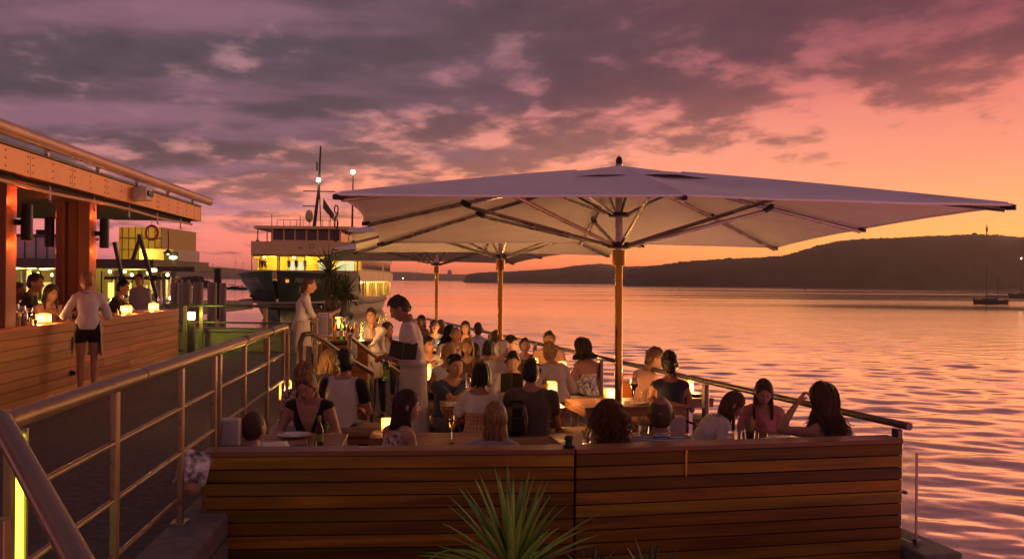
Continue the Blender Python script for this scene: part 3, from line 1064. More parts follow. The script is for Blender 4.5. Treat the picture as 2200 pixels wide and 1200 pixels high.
lantern(on_bar(95), 'glowing square lantern on the bar nearest the left edge', (0.15, 0.15, 0.12), 2.6, WR)
lantern(on_bar(272), 'glowing square lantern on the bar just right of the waitress', (0.15, 0.15, 0.13), 2.4, WR)
lantern(on_bar(331), 'glowing square lantern on the far end of the bar', (0.15, 0.15, 0.13), 2.4, WR)


# glassware -----------------------------------------------------------------
def bottle(p, label, material='green_glass', h=0.27, r=0.034, lab='paper', name='bottle', group=None):
    t = thing(name, label, 'bottle', p, 0, group)
    MB().lathe([(r * 0.9, 0), (r, 0.01), (r, h * 0.55), (r * 0.85, h * 0.64), (r * 0.42, h * 0.74), (r * 0.36, h * 0.95), (r * 0.44, h * 0.955), (r * 0.44, h)], (0, 0, 0), 14).build('body', material, t, True)
    MB().lathe([(r * 1.015, h * 0.16), (r * 1.015, h * 0.42)], (0, 0, 0), 14, caps=False).build('label', lab, t, True)
    MB().lathe([(r * 0.39, h * 0.80), (r * 0.47, h * 1.005), (r * 0.2, h * 1.01)], (0, 0, 0), 10).build('cap', lab, t, True)
    return t


def wine_glass(p, label, fill='wine', s=1.0, group=None):
    t = thing('wine_glass', label, 'wine glass', p, 0, group)
    MB().lathe([(0.034 * s, 0), (0.034 * s, 0.004), (0.005, 0.010), (0.004, 0.085 * s), (0.012 * s, 0.095 * s), (0.036 * s, 0.125 * s), (0.042 * s, 0.155 * s), (0.036 * s, 0.205 * s)], (0, 0, 0), 16, caps=False).build('glass', 'water_glass', t, True)
    if fill:
        MB().lathe([(0.008 * s, 0.097 * s), (0.033 * s, 0.125 * s), (0.038 * s, 0.15 * s)], (0, 0, 0), 14).build('drink', fill, t, True)
    return t


def tumbler(p, label, s=1.0, group=None, fill=None):
    t = thing('tumbler', label, 'glass', p, 0, group)
    MB().lathe([(0.030 * s, 0), (0.032 * s, 0.004), (0.040 * s, 0.10 * s), (0.037 * s, 0.10 * s), (0.029 * s, 0.012), (0.001, 0.010)], (0, 0, 0), 16, caps=False).build('glass', 'water_glass', t, True)
    if fill:
        MB().lathe([(0.026 * s, 0.012), (0.033 * s, 0.065 * s)], (0, 0, 0), 14).build('drink', fill, t, True)
    return t


for k, (x_, mt, lb, hh) in enumerate([(38, 'steel', 'tall steel shaker beside the left column on the bar', 0.24), (52, 'steel', 'second steel shaker on the bar, right of the tall one', 0.21)]):
    t = thing('cocktail_shaker', lb, 'shaker', on_bar(x_, -0.2), 0)
    MB().lathe([(0.040, 0), (0.045, 0.01), (0.055, hh * 0.7), (0.050, hh * 0.72), (0.028, hh * 0.9), (0.026, hh)], (0, 0, 0), 14).build('cup', mt, t, True)
    MB().lathe([(0.028, hh), (0.028, hh + 0.03), (0.012, hh + 0.04)], (0, 0, 0), 12).build('lid', mt, t, True)
wine_glass(on_bar(66, -0.25), 'wine glass on the bar left of the first lantern', 'wine')
tumbler(on_bar(76, -0.12), 'tumbler on the bar touching the first lantern', 1.0, None, 'champagne')
wine_glass(on_bar(140, -0.25), 'wine glass on the bar left of the waitress', 'wine', 1.1)
tumbler(on_bar(150, -0.15), 'tumbler on the bar beside the waitress arm', 1.0, None, 'champagne')
tumbler(on_bar(258, -0.15), 'short tumbler on the bar left of the middle lantern', 1.0, None, 'champagne')
wine_glass(on_bar(345, -0.2), 'wine glass at the far end of the bar', None, 1.2)

# ================================================================== end of the wharf: rail, bench kerb, bollard light
def wx(px_, d):
    return atx(px_, 700, d)


er = thing('wharf_end_railing', 'dark railing across the far end of the wharf', 'railing', (0, 0, 0))
A, B = Vector((wx(352, 20.7), 20.7, 0)), Vector((wx(690, 20.3), 20.3, 0))
for z in (1.00, 0.64):
    MB().tube([A + Vector((0, 0, z)), B + Vector((0, 0, z))], 0.034 if z > 0.9 else 0.02, 10).build('rail', 'dark_rail', er, True)
for px_ in (397, 432, 570, 668):
    q = Vector((wx(px_, 20.6), 20.6, 0))
    MB().box((q.x, q.y, 0.5), (0.07, 0.05, 1.0)).build('post', 'painted_rail', er)
mat('pale_timber', (0.30, 0.28, 0.20), 0.8, 0.0, 0.2, 3, 0.2, 20, stretch=(0.6, 4, 4))
kb = MB()
kb.beam((wx(356, 21.3), 21.3, 0.46), (wx(640, 20.9), 20.9, 0.46), 0.42, 0.08, bev=0.01)
kb.beam((wx(356, 21.3), 21.3, 0.21), (wx(640, 20.9), 20.9, 0.21), 0.30, 0.42)
tag(kb.build('timber_kerb', 'pale_timber'), 'thick pale timber kerb lit yellow-green behind the bollard', 'kerb')
q = Vector((wx(411, 20.0), 20.0, 0))
bo = thing('bollard_light', 'short bollard with a bright yellow-green lamp at the wharf end', 'bollard', q)
MB().box((0, 0, 0.36), (0.13, 0.13, 0.72), bev=0.01).build('post', 'dark_rail', bo)
emitter('bollard_lamp', (1.0, 1.0, 0.28), 18.0)
MB().lathe([(0.062, 0.725), (0.072, 0.74), (0.078, 0.80), (0.072, 0.865), (0.06, 0.88)], (0, 0, 0), 14).build('lamp_glass', 'bollard_lamp', bo, True)
MB().lathe([(0.09, 0.88), (0.09, 0.90), (0.05, 0.93), (0.02, 0.98)], (0, 0, 0), 14).build('cap', 'dark_rail', bo, True)
lamp(bo, (0, -0.16, 0.80), 3, (0.95, 1.0, 0.10), 0.05)
lamp(bo, (0, 0.20, 0.80), 9, (0.90, 1.0, 0.08), 0.05)
# pilings
for k, (px_, py_, d, r_, m_, lb) in enumerate([(400, 608, 27, 0.16, 'piling_wood', 'pale timber piling directly behind the bollard light'),
                                          (402.5 + 23, 606, 28, 0.155, 'piling_wood', 'second pale timber piling from the bollard light'),
                                          (456, 606, 30, 0.15, 'piling_wood', 'pale timber piling left of the tall dark pile'),
                                          (468, 577, 31.5, 0.13, 'piling_dark', 'tall black pile rising above the pale pilings'),
                                          (479, 608, 31, 0.115, 'piling_wood', 'slim pale piling right of the tall dark pile'),
                                          (376, 608, 28, 0.13, 'piling_wood', 'pale piling nearest the end of the bar'),
                                          (385, 612, 33, 0.12, 'piling_dark', 'short dark pile between two pale pilings by the bar')]):
    q = at(px_, py_, d)
    h = q.z - WATER_Z + 1.0
    o = MB().lathe([(r_ * 1.05, 0), (r_, h * 0.3), (r_ * 0.97, h - 0.03), (r_ * 0.9, h), (0.02, h + 0.01)], (0, 0, 0), 14).build('piling', m_, None, True, loc=(q.x, q.y, WATER_Z - 1.0))
    tag(o, lb, 'piling', 'pilings at the wharf end')
mb = MB().beam((wx(380, 29), 29.0, 0.1), (wx(470, 31), 31.0, 0.1), 0.3, 0.3).beam((wx(420, 29.5), 29.5, -0.8), (wx(470, 31), 31.0, -0.8), 0.25, 0.25)
tag(mb.build('pile_beam', 'piling_wood'), 'heavy timber beam tying the pilings together', 'beam')
emitter('small_warm', (1.0, 0.75, 0.30), 10.0)
emitter('warm_green', (0.95, 1.0, 0.30), 9.0)

# ================================================================== ferry terminal behind the bar
mat('olive_roof', (0.10, 0.085, 0.06), 0.7, 0.0, 0.15, 1)
mat('terminal_wall', (0.46, 0.40, 0.34), 0.75, 0.0, 0.12, 0.8, 0.1, 6)
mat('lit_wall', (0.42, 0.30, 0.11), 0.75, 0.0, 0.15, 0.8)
tm = thing('ferry_terminal', 'pale ferry terminal with lit undercroft seen behind the bar', 'building', (0, 0, 0))


def tbox(x0, x1, y0_, y1_, d, dep, name, material, parent=tm, bev=0.0):
    a_, b_ = at(x0, y1_, d), at(x1, y0_, d)
    return MB().box(((a_.x + b_.x) / 2, d + dep / 2, (a_.z + b_.z) / 2), (abs(b_.x - a_.x), dep, abs(b_.z - a_.z)), bev=bev).build(name, material, parent)


tbox(-160, 126, 507, 556, 34, 3.0, 'upper_wall', 'white_panel')
tbox(-160, 128, 503, 507, 33.9, 3.2, 'parapet', 'olive_roof')
tbox(-170, 330, 557, 572, 33, 6, 'canopy', 'olive_roof')
tbox(337, 418, 573, 582, 33, 5, 'canopy', 'olive_roof')
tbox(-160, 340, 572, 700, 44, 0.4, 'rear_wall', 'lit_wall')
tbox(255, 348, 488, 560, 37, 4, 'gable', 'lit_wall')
tbox(300, 372, 535, 571, 35.5, 3, 'side_wall', 'terminal_wall')
tbox(352, 373, 540, 560, 35.2, 0.5, 'awning', 'olive_roof')
tbox(-160, 420, 655, 672, 36, 8, 'floor_slab', 'concrete')
for px_ in (118, 52, 250, 300, 340, 372):
    tbox(px_ - 5, px_ + 5, 580, 665, 37, 0.35, 'column', 'terminal_wall')
for (xa, ya, xb, yb, d) in [(299, 503, 342, 655, 31), (303, 505, 282, 568, 34.5), (246, 520, 272, 640, 32)]:
    MB().beam(at(xa, ya, d), at(xb, yb, d), 0.11, 0.11).build('strut', 'dark_metal', tm)
MB().beam(at(225, 597, 36), at(365, 597, 36), 0.10, 0.12).build('tie_beam', 'olive_roof', tm)
for px_ in (262, 331):
    MB().sphere(at(px_, 597, 30.9), 0.10, 10, sq=(1.6, 1, 0.9)).build('beam_joint', 'dark_metal', tm, True)
for px_, py_, d in [(33, 573, 35), (68, 573, 36), (94, 575, 38), (106, 573, 36), (134, 573, 35.5), (308, 568, 34), (330, 580, 33.6), (20, 576, 38), (60, 590, 42), (150, 586, 40), (195, 590, 42), (362, 568, 36), (372, 553, 35)]:
    q = at(px_, py_, d)
    MB().sphere(q, 0.11 if px_ > 140 else 0.15, 8, sq=(1.4, 1.4, 0.6)).build('ceiling_light', 'warm_green', tm, True)
for px_, d in ((40, 38.5), (130, 38.5), (290, 38.5)):
    q = at(px_, 585, d)
    lamp(tm, q, 420, (1.0, 0.80, 0.14), 0.3)
lamp(tm, at(285, 545, 35.0), 190, (1.0, 0.62, 0.06), 0.3)
for k, (px_, py0, py1, d) in enumerate([(345, 593, 640, 39), (357, 593, 640, 39), (370, 593, 638, 39)]):
    tbox(px_ - 4, px_ + 4, py0, py1, d, 0.1, 'poster_strip', 'white_panel')
for px0, px1 in ((232, 256), (262, 280)):
    tbox(px0, px1, 607, 640, 40, 0.2, 'notice_panel', 'white_panel')
# battens, beams, signs and small lamps that break up the terminal
for px_ in np.arange(262, 348, 14):
    tbox(px_ - 0.8, px_ + 0.8, 489, 560, 36.95, 0.06, 'batten', 'olive_roof')
for py_ in (512, 536):
    tbox(256, 348, py_ - 0.7, py_ + 0.7, 36.93, 0.06, 'batten', 'olive_roof')
for px_ in np.arange(-20, 126, 24):
    tbox(px_ - 0.6, px_ + 0.6, 508, 556, 33.95, 0.06, 'panel_joint', 'olive_roof')
for px_ in np.arange(20, 340, 22):
    tbox(px_ - 2, px_ + 2, 582, 660, 42 + (px_ % 3), 0.2, 'mullion', 'olive_roof')
for px_, w__, py_ in ((45, 16, 600), (90, 20, 606), (125, 10, 598), (243, 14, 600), (300, 18, 612), (322, 10, 604)):
    tbox(px_, px_ + w__, py_, py_ + 26, 41.2, 0.15, 'kiosk_panel', 'terminal_wall')
for px_, py_, d in [(236, 583, 38), (250, 588, 40), (268, 583, 39), (283, 590, 41), (318, 586, 40), (347, 588, 40), (15, 590, 41), (82, 588, 41), (112, 590, 41), (360, 590, 39), (372, 586, 38), (240, 645, 38), (352, 648, 38), (366, 640, 37.5)]:
    MB().sphere(at(px_, py_, d), 0.07, 8).build('small_lamp', 'warm_green', tm, True)
for px_, py_ in ((382, 598), (390, 600), (352, 586), (405, 600)):
    MB().tube([at(px_, py_, 36), at(px_, 668, 36)], 0.07, 8).build('quay_post', 'terminal_wall', tm)
# red and white ring hanging under the eave
q = at(326, 500, 18.2)
rg = thing('lifebuoy', 'red and white ring hanging under the far end of the bar roof', 'lifebuoy', q, WR)
for nm, r_, mt, rr0 in (('ring', 0.125, 'ring_red', 0.020), ('stripe', 0.102, 'ring_white', 0.010)):
    if mt not in MATS:
        mat(mt, (0.45, 0.05, 0.04) if 'red' in mt else (0.8, 0.75, 0.7), 0.5)
    MB().tube([(r_ * math.cos(a) * 0.9, 0.0, r_ * 1.1 * math.sin(a)) for a in np.linspace(0, 2 * math.pi, 25)], rr0, 8, caps=False).build(nm, mt, rg, True)
MB().tube([(0, 0, 0.13), (0, 0, 0.27)], 0.006, 6).build('cord', 'white_cloth', rg)
# small hanging heat lamp at the roof's far corner
q = at(361, 545, 18.6)
hl = thing('hanging_lamp', 'small lamp hanging from a chain below the roof corner', 'lamp', q)
MB().tube([(0, 0, 0.03), (0.01, 0, 0.25), (0, 0, 0.46)], 0.012, 6).build('chain', 'dark_metal', hl)
MB().lathe([(0.10, 0), (0.085, 0.02), (0.03, 0.07), (0.02, 0.09)], (0, 0, 0), 12).build('shade', 'steel', hl, True)
MB().sphere((0, 0, 0.0), 0.022, 8).build('bulb', 'small_warm', hl, True)
# ================================================================== ferry
mat('hull_green', (0.022, 0.075, 0.036), 0.4, 0.0, 0.25, 0.4)
mat('hull_reflection', (0.36, 0.30, 0.23), 0.55, 0.0, 0.15, 0.3, 0.1, 3, stretch=(1, 0.3, 1))  # aft hull is green; its pale reflections are put into this colour
mat('cream', (0.86, 0.64, 0.30), 0.55, 0.0, 0.07, 0.3)
mat('cream_dark', (0.46, 0.34, 0.20), 0.6, 0.0, 0.1, 0.4)
mat('ship_window', (0.035, 0.032, 0.035), 0.1, 0.0, 0.1)
mat('cabin_wall', (0.65, 0.46, 0.14), 0.7, 0.0, 0.1, 0.5)
mat('hull_letter', (0.95, 0.86, 0.78), 0.6)
mat('red_stripe', (0.30, 0.03, 0.025), 0.6)
emitter('cabin_light', (1.0, 0.72, 0.18), 11.0)
emitter('mast_light', (1.0, 0.80, 0.45), 60.0)
emitter('bow_glow', (1.0, 0.34, 0.06), 1.2)
emitter('red_light', (1.0, 0.10, 0.03), 20.0)
emitter('cool_window', (1.0, 0.92, 0.45), 0.9)

fr = thing('ferry', 'large green and cream double deck ferry coming in, cabins lit yellow', 'ferry', (-23.3, 93.5, WATER_Z), R(2.2))
HY = np.array([0, 1.0, 3, 6, 10, 15, 20, 30, 45, 56, 62, 67, 70.0])
HB = np.array([0.25, 1.7, 3.4, 4.9, 6.0, 6.5, 6.6, 6.6, 6.6, 6.4, 5.2, 2.8, 0.3])      # half breadth at the rail
HW = np.array([0.02, 0.05, 0.25, 1.0, 2.5, 4.3, 5.4, 6.0, 6.0, 5.2, 3.0, 1.0, 0.05])   # at the waterline
HS = np.array([3.2, 3.0, 2.6, 2.0, 1.2, 0.6, 0.2, 0, 0, 0, 0, 0, 0])                   # stem rake of the waterline
HT = np.array([5.25, 5.2, 5.12, 5.02, 4.95, 4.9, 2.55, 2.35, 2.25, 2.3, 2.4, 2.5, 2.6])  # rail height


def hull_pt(y, v, side, top=None):
    """v 0 waterline .. 1 rail"""
    bt, bw = np.interp(y, HY, HB), np.interp(y, HY, HW)
    tp = np.interp(y, HY, HT) if top is None else top
    rk = np.interp(y, HY, HS)
    z = -1.0 + (tp + 1.0) * v
    zz = max(0.0, z) / 4.9
    f = min(1.0, zz) ** 0.85
    x = bw + (bt - bw) * f
    if z < 0:
        x *= 0.9
    return Vector((side * x, y + rk * (1 - f), z))


def hull_part(ys, v0, v1, nv, name, material, sides=(-1, 1)):
    mb = MB()
    for s in sides:
        vs, fs = [], []
        for y in ys:
            for k in range(nv + 1):
                vs.append(hull_pt(y, v0 + (v1 - v0) * k / nv, s))
        n = nv + 1
        for i in range(len(ys) - 1):
            for k in range(nv):
                f = (i * n + k, i * n + n + k, i * n + n + k + 1, i * n + k + 1)
                fs.append(f if s > 0 else f[::-1])
        mb.add(vs, fs)
    return mb.build(name, material, fr, 'all')


hull_part(list(np.linspace(0, 2, 6)) + list(np.linspace(2.5, 19.0, 20)), 0, 1, 10, 'bow_plating', 'hull_green')
hull_part(list(np.linspace(19.0, 70, 30)), 0, 1, 8, 'hull_side', 'hull_reflection')
# rubbing strake along the side and foredeck
for s in (-1, 1):
    MB().tube([hull_pt(y, 0.80 if y > 19 else 0.62, s) + Vector((s * 0.08, 0, 0)) for y in np.linspace(8, 69.5, 36)], 0.20, 6).build('rubbing_strake', 'dark_metal', fr, True)
    MB().tube([hull_pt(y, 1.0, s) for y in np.linspace(0, 18.9, 24)], 0.11, 6).build('bulwark_rail', 'hull_green', fr, True)
mb = MB()
ys = [0.4, 1, 3, 6, 10, 15, 20, 30, 45, 56, 62, 67, 69.6]
pts = [(hull_pt(y, 1, 1).x - 0.1, y) for y in ys] + [(-hull_pt(y, 1, 1).x + 0.1, y) for y in reversed(ys)]
mb.prism(pts, 2.1, 2.25)
mb.build('main_deck', 'cream_dark', fr)
# anchor pocket and fender
MB().sphere((0, 0, 0), 0.8, 10, sq=(0.5, 0.9, 1.1)).build('hawse_pocket', 'piling_dark', fr, True, loc=hull_pt(7.5, 0.52, 1) - Vector((0.15, 0, 0)))
MB().tube([hull_pt(0.6, 0.45, -1) + Vector((-0.4, 0, 0)), hull_pt(0.3, 0.45, 1), hull_pt(3.0, 0.42, 1) + Vector((0.3, 0, 0))], 0.35, 8).build('bow_fender', 'piling_dark', fr, True)
MB().box((0, 0, 0), (0.26, 0.3, 0.30)).build('bow_lamp', 'bow_glow', fr, loc=hull_pt(0.6, 0.86, 1) + Vector((0.10, -0.1, 0)))
# the ship's name on both bows, laid on the plating
vs, fs = text_mesh('FRESHWATER', 0.62)
for side, yc, nm in ((1, 2.75, 'name_lettering'), (-1, 2.75, 'name_lettering')):
    # arc length along the rail to station
    yy = np.linspace(0, 18, 200)
    pp = np.array([hull_pt(y, 0.86, side) for y in yy])
    arc = np.concatenate([[0], np.cumsum(np.linalg.norm(np.diff(pp, axis=0), axis=1))])
    ac = np.interp(yc, yy, arc)
    out = []
    for v in vs:
        a_ = ac + side * v.x * 1.02
        y = float(np.interp(a_, arc, yy))
        q = hull_pt(y, 0.85 + v.y / 6.0, side)
        q2 = hull_pt(y + 0.05, 0.85 + v.y / 6.0, side)
        q3 = hull_pt(y, 0.87 + v.y / 6.0, side)
        n = (q2 - q).cross(q3 - q).normalized() * side
        if n.x * side < 0:
            n = -n
        out.append(q + n * 0.09)
    MB().add(out, fs).build(nm, 'hull_letter', fr)

# superstructure -------------------------------------------------------------
def fbox(x0, x1, y0_, y1_, z0, z1, name, material, bev=0.0, parent=fr):
    return MB().box(((x0 + x1) / 2, (y0_ + y1_) / 2, (z0 + z1) / 2), (x1 - x0, y1_ - y0_, z1 - z0), bev=bev).build(name, material, parent)


W2 = 5.6
YF, YA = 17.0, 60.0
# main deck saloon side, behind the lit openings
for s in (-1, 1):
    fbox(s * 5.0 - 0.1, s * 5.0 + 0.1, 18, 62, 2.2, 4.6, 'saloon_wall', 'cabin_wall')
    xs = s * 6.1
    fbox(xs - 0.12, xs + 0.12, 17.2, 62, 4.35, 5.6, 'upper_belt', 'cream')
    for y in np.arange(22, 61, 2.6):
        fbox(xs - 0.10, xs + 0.10, y - 0.14, y + 0.14, 2.2, 4.36, 'stanchion', 'cream')
    for y in np.arange(22.4, 61, 1.3):
        MB().sphere((xs - s * 0.3, y, 4.22), 0.17, 8, sq=(1.2, 1.6, 0.55)).build('deck_light', 'cabin_light', fr, True)
    # upper deck side windows in a dark band
    fbox(xs - 0.10, xs + 0.10, 19.5, 58, 5.6, 7.0, 'window_band', 'cream_dark')
    for y in np.arange(20.5, 57.5, 1.45):
        if 44.5 < y < 47:
            continue
        fbox(xs - 0.13, xs + 0.13, y - 0.55, y + 0.55, 5.85, 6.85, 'window', 'ship_window')
    fbox(xs - 0.14, xs + 0.14, 17.2, 60, 7.0, 8.1, 'side_bulwark', 'cream')
# decks
fbox(-6.1, 6.1, 17.0, 61, 4.30, 4.42, 'upper_deck', 'cream_dark')
fbox(-6.1, 6.1, 17.0, 60.5, 7.15, 7.27, 'boat_deck', 'cream_dark')
# front: cream bands with the open lit promenade between them
fbox(-6.15, 6.15, 16.6, 16.85, 4.5, 5.55, 'front_bulwark', 'cream')
fbox(-6.15, 6.15, 16.55, 16.8, 7.35, 8.85, 'bridge_front', 'cream')
fbox(-5.9, 5.9, 20.4, 20.6, 4.42, 7.2, 'promenade_wall', 'cabin_wall')
for x in (-6.05, -3.1, -2.9, 0.0, 3.1, 6.05):
    fbox(x - 0.07, x + 0.07, 16.65, 16.8, 5.5, 7.36, 'front_post', 'cream')
for (x0, x1, z0, z1) in [(-2.6, -0.6, 4.6, 6.6), (1.0, 2.0, 4.6, 6.9), (3.2, 5.2, 5.2, 6.7)]:
    fbox(x0, x1, 20.30, 20.36, z0, z1, 'doorway', 'cool_window')
    fbox((x0 + x1) / 2 - 0.05, (x0 + x1) / 2 + 0.05, 20.22, 20.29, z0, z1, 'door_frame', 'cream_dark')
for x in (-1.6, 4.8, -5.0):
    MB().sphere((x, 18.5, 7.05), 0.18, 8, sq=(1.2, 1.2, 0.6)).build('deck_light', 'cabin_light', fr, True)
for x in (-4, 0, 4):
    lamp(fr, (x, 18.3, 6.8), 330, (1.0, 0.72, 0.10), 0.3)
for y in (26, 36, 46, 56):
    lamp(fr, (5.6, y, 4.0), 120, (1.0, 0.70, 0.14), 0.2)
# bow ring emblem on the bridge front
MB().tube([(0.8 + 0.28 * math.cos(a), 16.5, 8.35 + 0.28 * math.sin(a)) for a in np.linspace(0, 6.283, 17)], 0.05, 6, caps=False).build('ring_emblem', 'cream_dark', fr)
fbox(-0.75, -0.25, 16.48, 16.54, 8.0, 8.25, 'badge', 'cream_dark')
# wheelhouse
fbox(-4.0, 4.0, 17.2, 17.5, 8.85, 9.05, 'wheelhouse_sill', 'cream')
fbox(-3.9, 3.9, 17.6, 23.5, 7.3, 8.9, 'wheelhouse_base', 'cream')
for s in (-1, 1):
    fbox(s * 3.95 - 0.08, s * 3.95 + 0.08, 17.4, 23.5, 8.85, 10.25, 'wheelhouse_side', 'ship_window')
for k in range(6):
    x0 = -3.85 + k * 1.30
    wq = fbox(x0 + 0.10, x0 + 1.20, 17.36, 17.42, 9.02, 10.15, 'wheelhouse_window', 'ship_window')
    wq.rotation_euler.x = 0.0
for k in range(7):
    x0 = -3.85 + k * 1.30
    fbox(x0 - 0.09, x0 + 0.09, 17.30, 17.5, 8.9, 10.3, 'window_post', 'cream')
fbox(-3.9, 3.9, 23.0, 23.2, 7.3, 10.3, 'wheelhouse_back', 'cream_dark')
mb = MB()
mb.prism([(-5.9, 16.9), (-5.2, 15.9), (5.2, 15.9), (5.9, 16.9), (5.9, 26), (-5.9, 26)], 10.30, 10.62)
mb.build('bridge_roof', 'cream', fr)
for s in (-1, 1):
    for y in (17.0, 22.0):
        fbox(s * 5.5 - 0.06, s * 5.5 + 0.06, y, y + 0.12, 8.2, 10.3, 'wing_post', 'cream')
    fbox(s * 4.6 - 1.3, s * 4.6 + 1.3, 16.9, 24, 7.9, 8.02, 'bridge_wing', 'cream_dark')
# upper cabin block aft and its bulwark
fbox(-4.6, 4.6, 26, 52, 7.3, 8.6, 'casing', 'cream')
fbox(-2.0, 2.0, 40, 46, 8.6, 11.2, 'funnel', 'cream')
# roof gear
for x in np.arange(-3.4, 3.6, 0.75):
    MB().tube([(x, 17.6, 10.6), (x, 17.6, 11.4)], 0.03, 5).build('rail_post', 'dark_metal', fr)
MB().tube([(-3.4, 17.6, 11.4), (3.4, 17.6, 11.4)], 0.03, 5).build('roof_rail', 'dark_metal', fr)
for x, h in ((-4.2, 1.5), (-0.9, 1.4), (2.6, 1.8), (3.4, 1.3)):
    MB().tube([(x, 18.5, 10.6), (x, 18.5, 10.6 + h)], 0.045, 5).build('whip_aerial', 'dark_metal', fr)
# foremast: raked lattice, cross tree, lamps, flag
MB().tube([(0.55, 19.5, 10.6), (0.95, 20.2, 15.2), (1.1, 20.4, 20.4)], [0.22, 0.16, 0.09], 8).build('mast', 'piling_dark', fr, True)
MB().tube([(1.3, 19.9, 10.6), (1.02, 20.2, 15.4)], 0.07, 6).build('mast_stay', 'piling_dark', fr)
MB().tube([(-0.9, 20.2, 15.0), (2.9, 20.2, 15.0)], 0.07, 6).build('cross_tree', 'piling_dark', fr)
MB().tube([(-0.9, 19.9, 13.2), (0.9, 19.9, 13.2)], 0.07, 6).build('radar_arm', 'piling_dark', fr)
MB().sphere((-0.05, 19.6, 12.0), 0.62, 10, sq=(0.75, 0.75, 1.25)).build('radar_dome', 'cream_dark', fr, True)
MB().sphere((1.0, 19.7, 16.3), 0.24, 10).build('masthead_lamp', 'mast_light', fr, True)
MB().box((0, 0, 0), (0.12, 0.5, 1.0)).build('signal_flag', 'piling_dark', fr, loc=(0.72, 20.2, 18.0))
fl_ = MB()
fl_.add([(1.5, 20.2, 14.2), (2.0, 20.5, 13.4), (2.75, 20.8, 12.3), (2.6, 20.8, 11.6), (1.95, 20.5, 12.4), (1.45, 20.2, 13.0),
         (1.5, 20.26, 14.2), (2.0, 20.56, 13.4), (2.75, 20.86, 12.3), (2.6, 20.86, 11.6), (1.95, 20.56, 12.4), (1.45, 20.26, 13.0)],
        [(0, 1, 4, 5), (1, 2, 3, 4), (11, 10, 7, 6), (10, 9, 8, 7), (0, 5, 11, 6), (2, 8, 9, 3)])
fl_.build('ensign', 'ship_window', fr)
# aft mast
MB().tube([(1.6, 46, 8.6), (1.7, 46, 20.0)], [0.20, 0.07], 8).build('aft_mast', 'piling_dark', fr, True)
MB().tube([(0.2, 46, 16.2), (3.2, 46, 16.2)], 0.07, 6).build('aft_cross_tree', 'piling_dark', fr)
MB().sphere((1.7, 45.8, 20.2), 0.30, 10).build('aft_masthead_lamp', 'mast_light', fr, True)
MB().sphere((5.3, 24.0, 10.1), 0.22, 8).build('port_lamp', 'red_light', fr, True)
# wake at the stem
mat('foam', (0.50, 0.44, 0.44), 0.7, 0.0, 0.2, 2)

# thin exhaust smoke drifting off the ferry's funnel
def smoke():
    m = bpy.data.materials.new('exhaust')
    m.use_nodes = True
    t = NT(m.node_tree)
    out = t.n('ShaderNodeOutputMaterial')
    v = t.n('ShaderNodeVolumePrincipled')
    v.inputs['Color'].default_value = (0.16, 0.10, 0.09, 1)
    tcn = t.n('ShaderNodeTexCoord')
    n = t.noise(tcn.outputs['Object'], 0.35, 4, 0.6)
    t.set(v.inputs['Density'], t.mapr(n, 0.42, 0.70, 0.0, 0.16))
    t.set(out.inputs['Volume'], v.outputs[0])
    MATS['exhaust'] = m
    mb = MB()
    pts, rad = [], []
    for k in range(9):
        u = k / 8
        pts.append((0.6 + 3.4 * u + 0.5 * math.sin(u * 5), 0, 1.5 + 9.0 * u ** 0.8))
        rad.append(0.7 + 1.7 * u)
    mb.tube(pts, rad, 10)
    o = mb.build('smoke', 'exhaust', None, True)
    q = fr.matrix_world if False else None
    o.location = (-23.3 - 1.6 - 0.5, 93.5 + 42, WATER_Z + 11.2)
    tag(o, 'thin dark exhaust smoke drifting up behind the ferry mast', kind='stuff')


smoke()


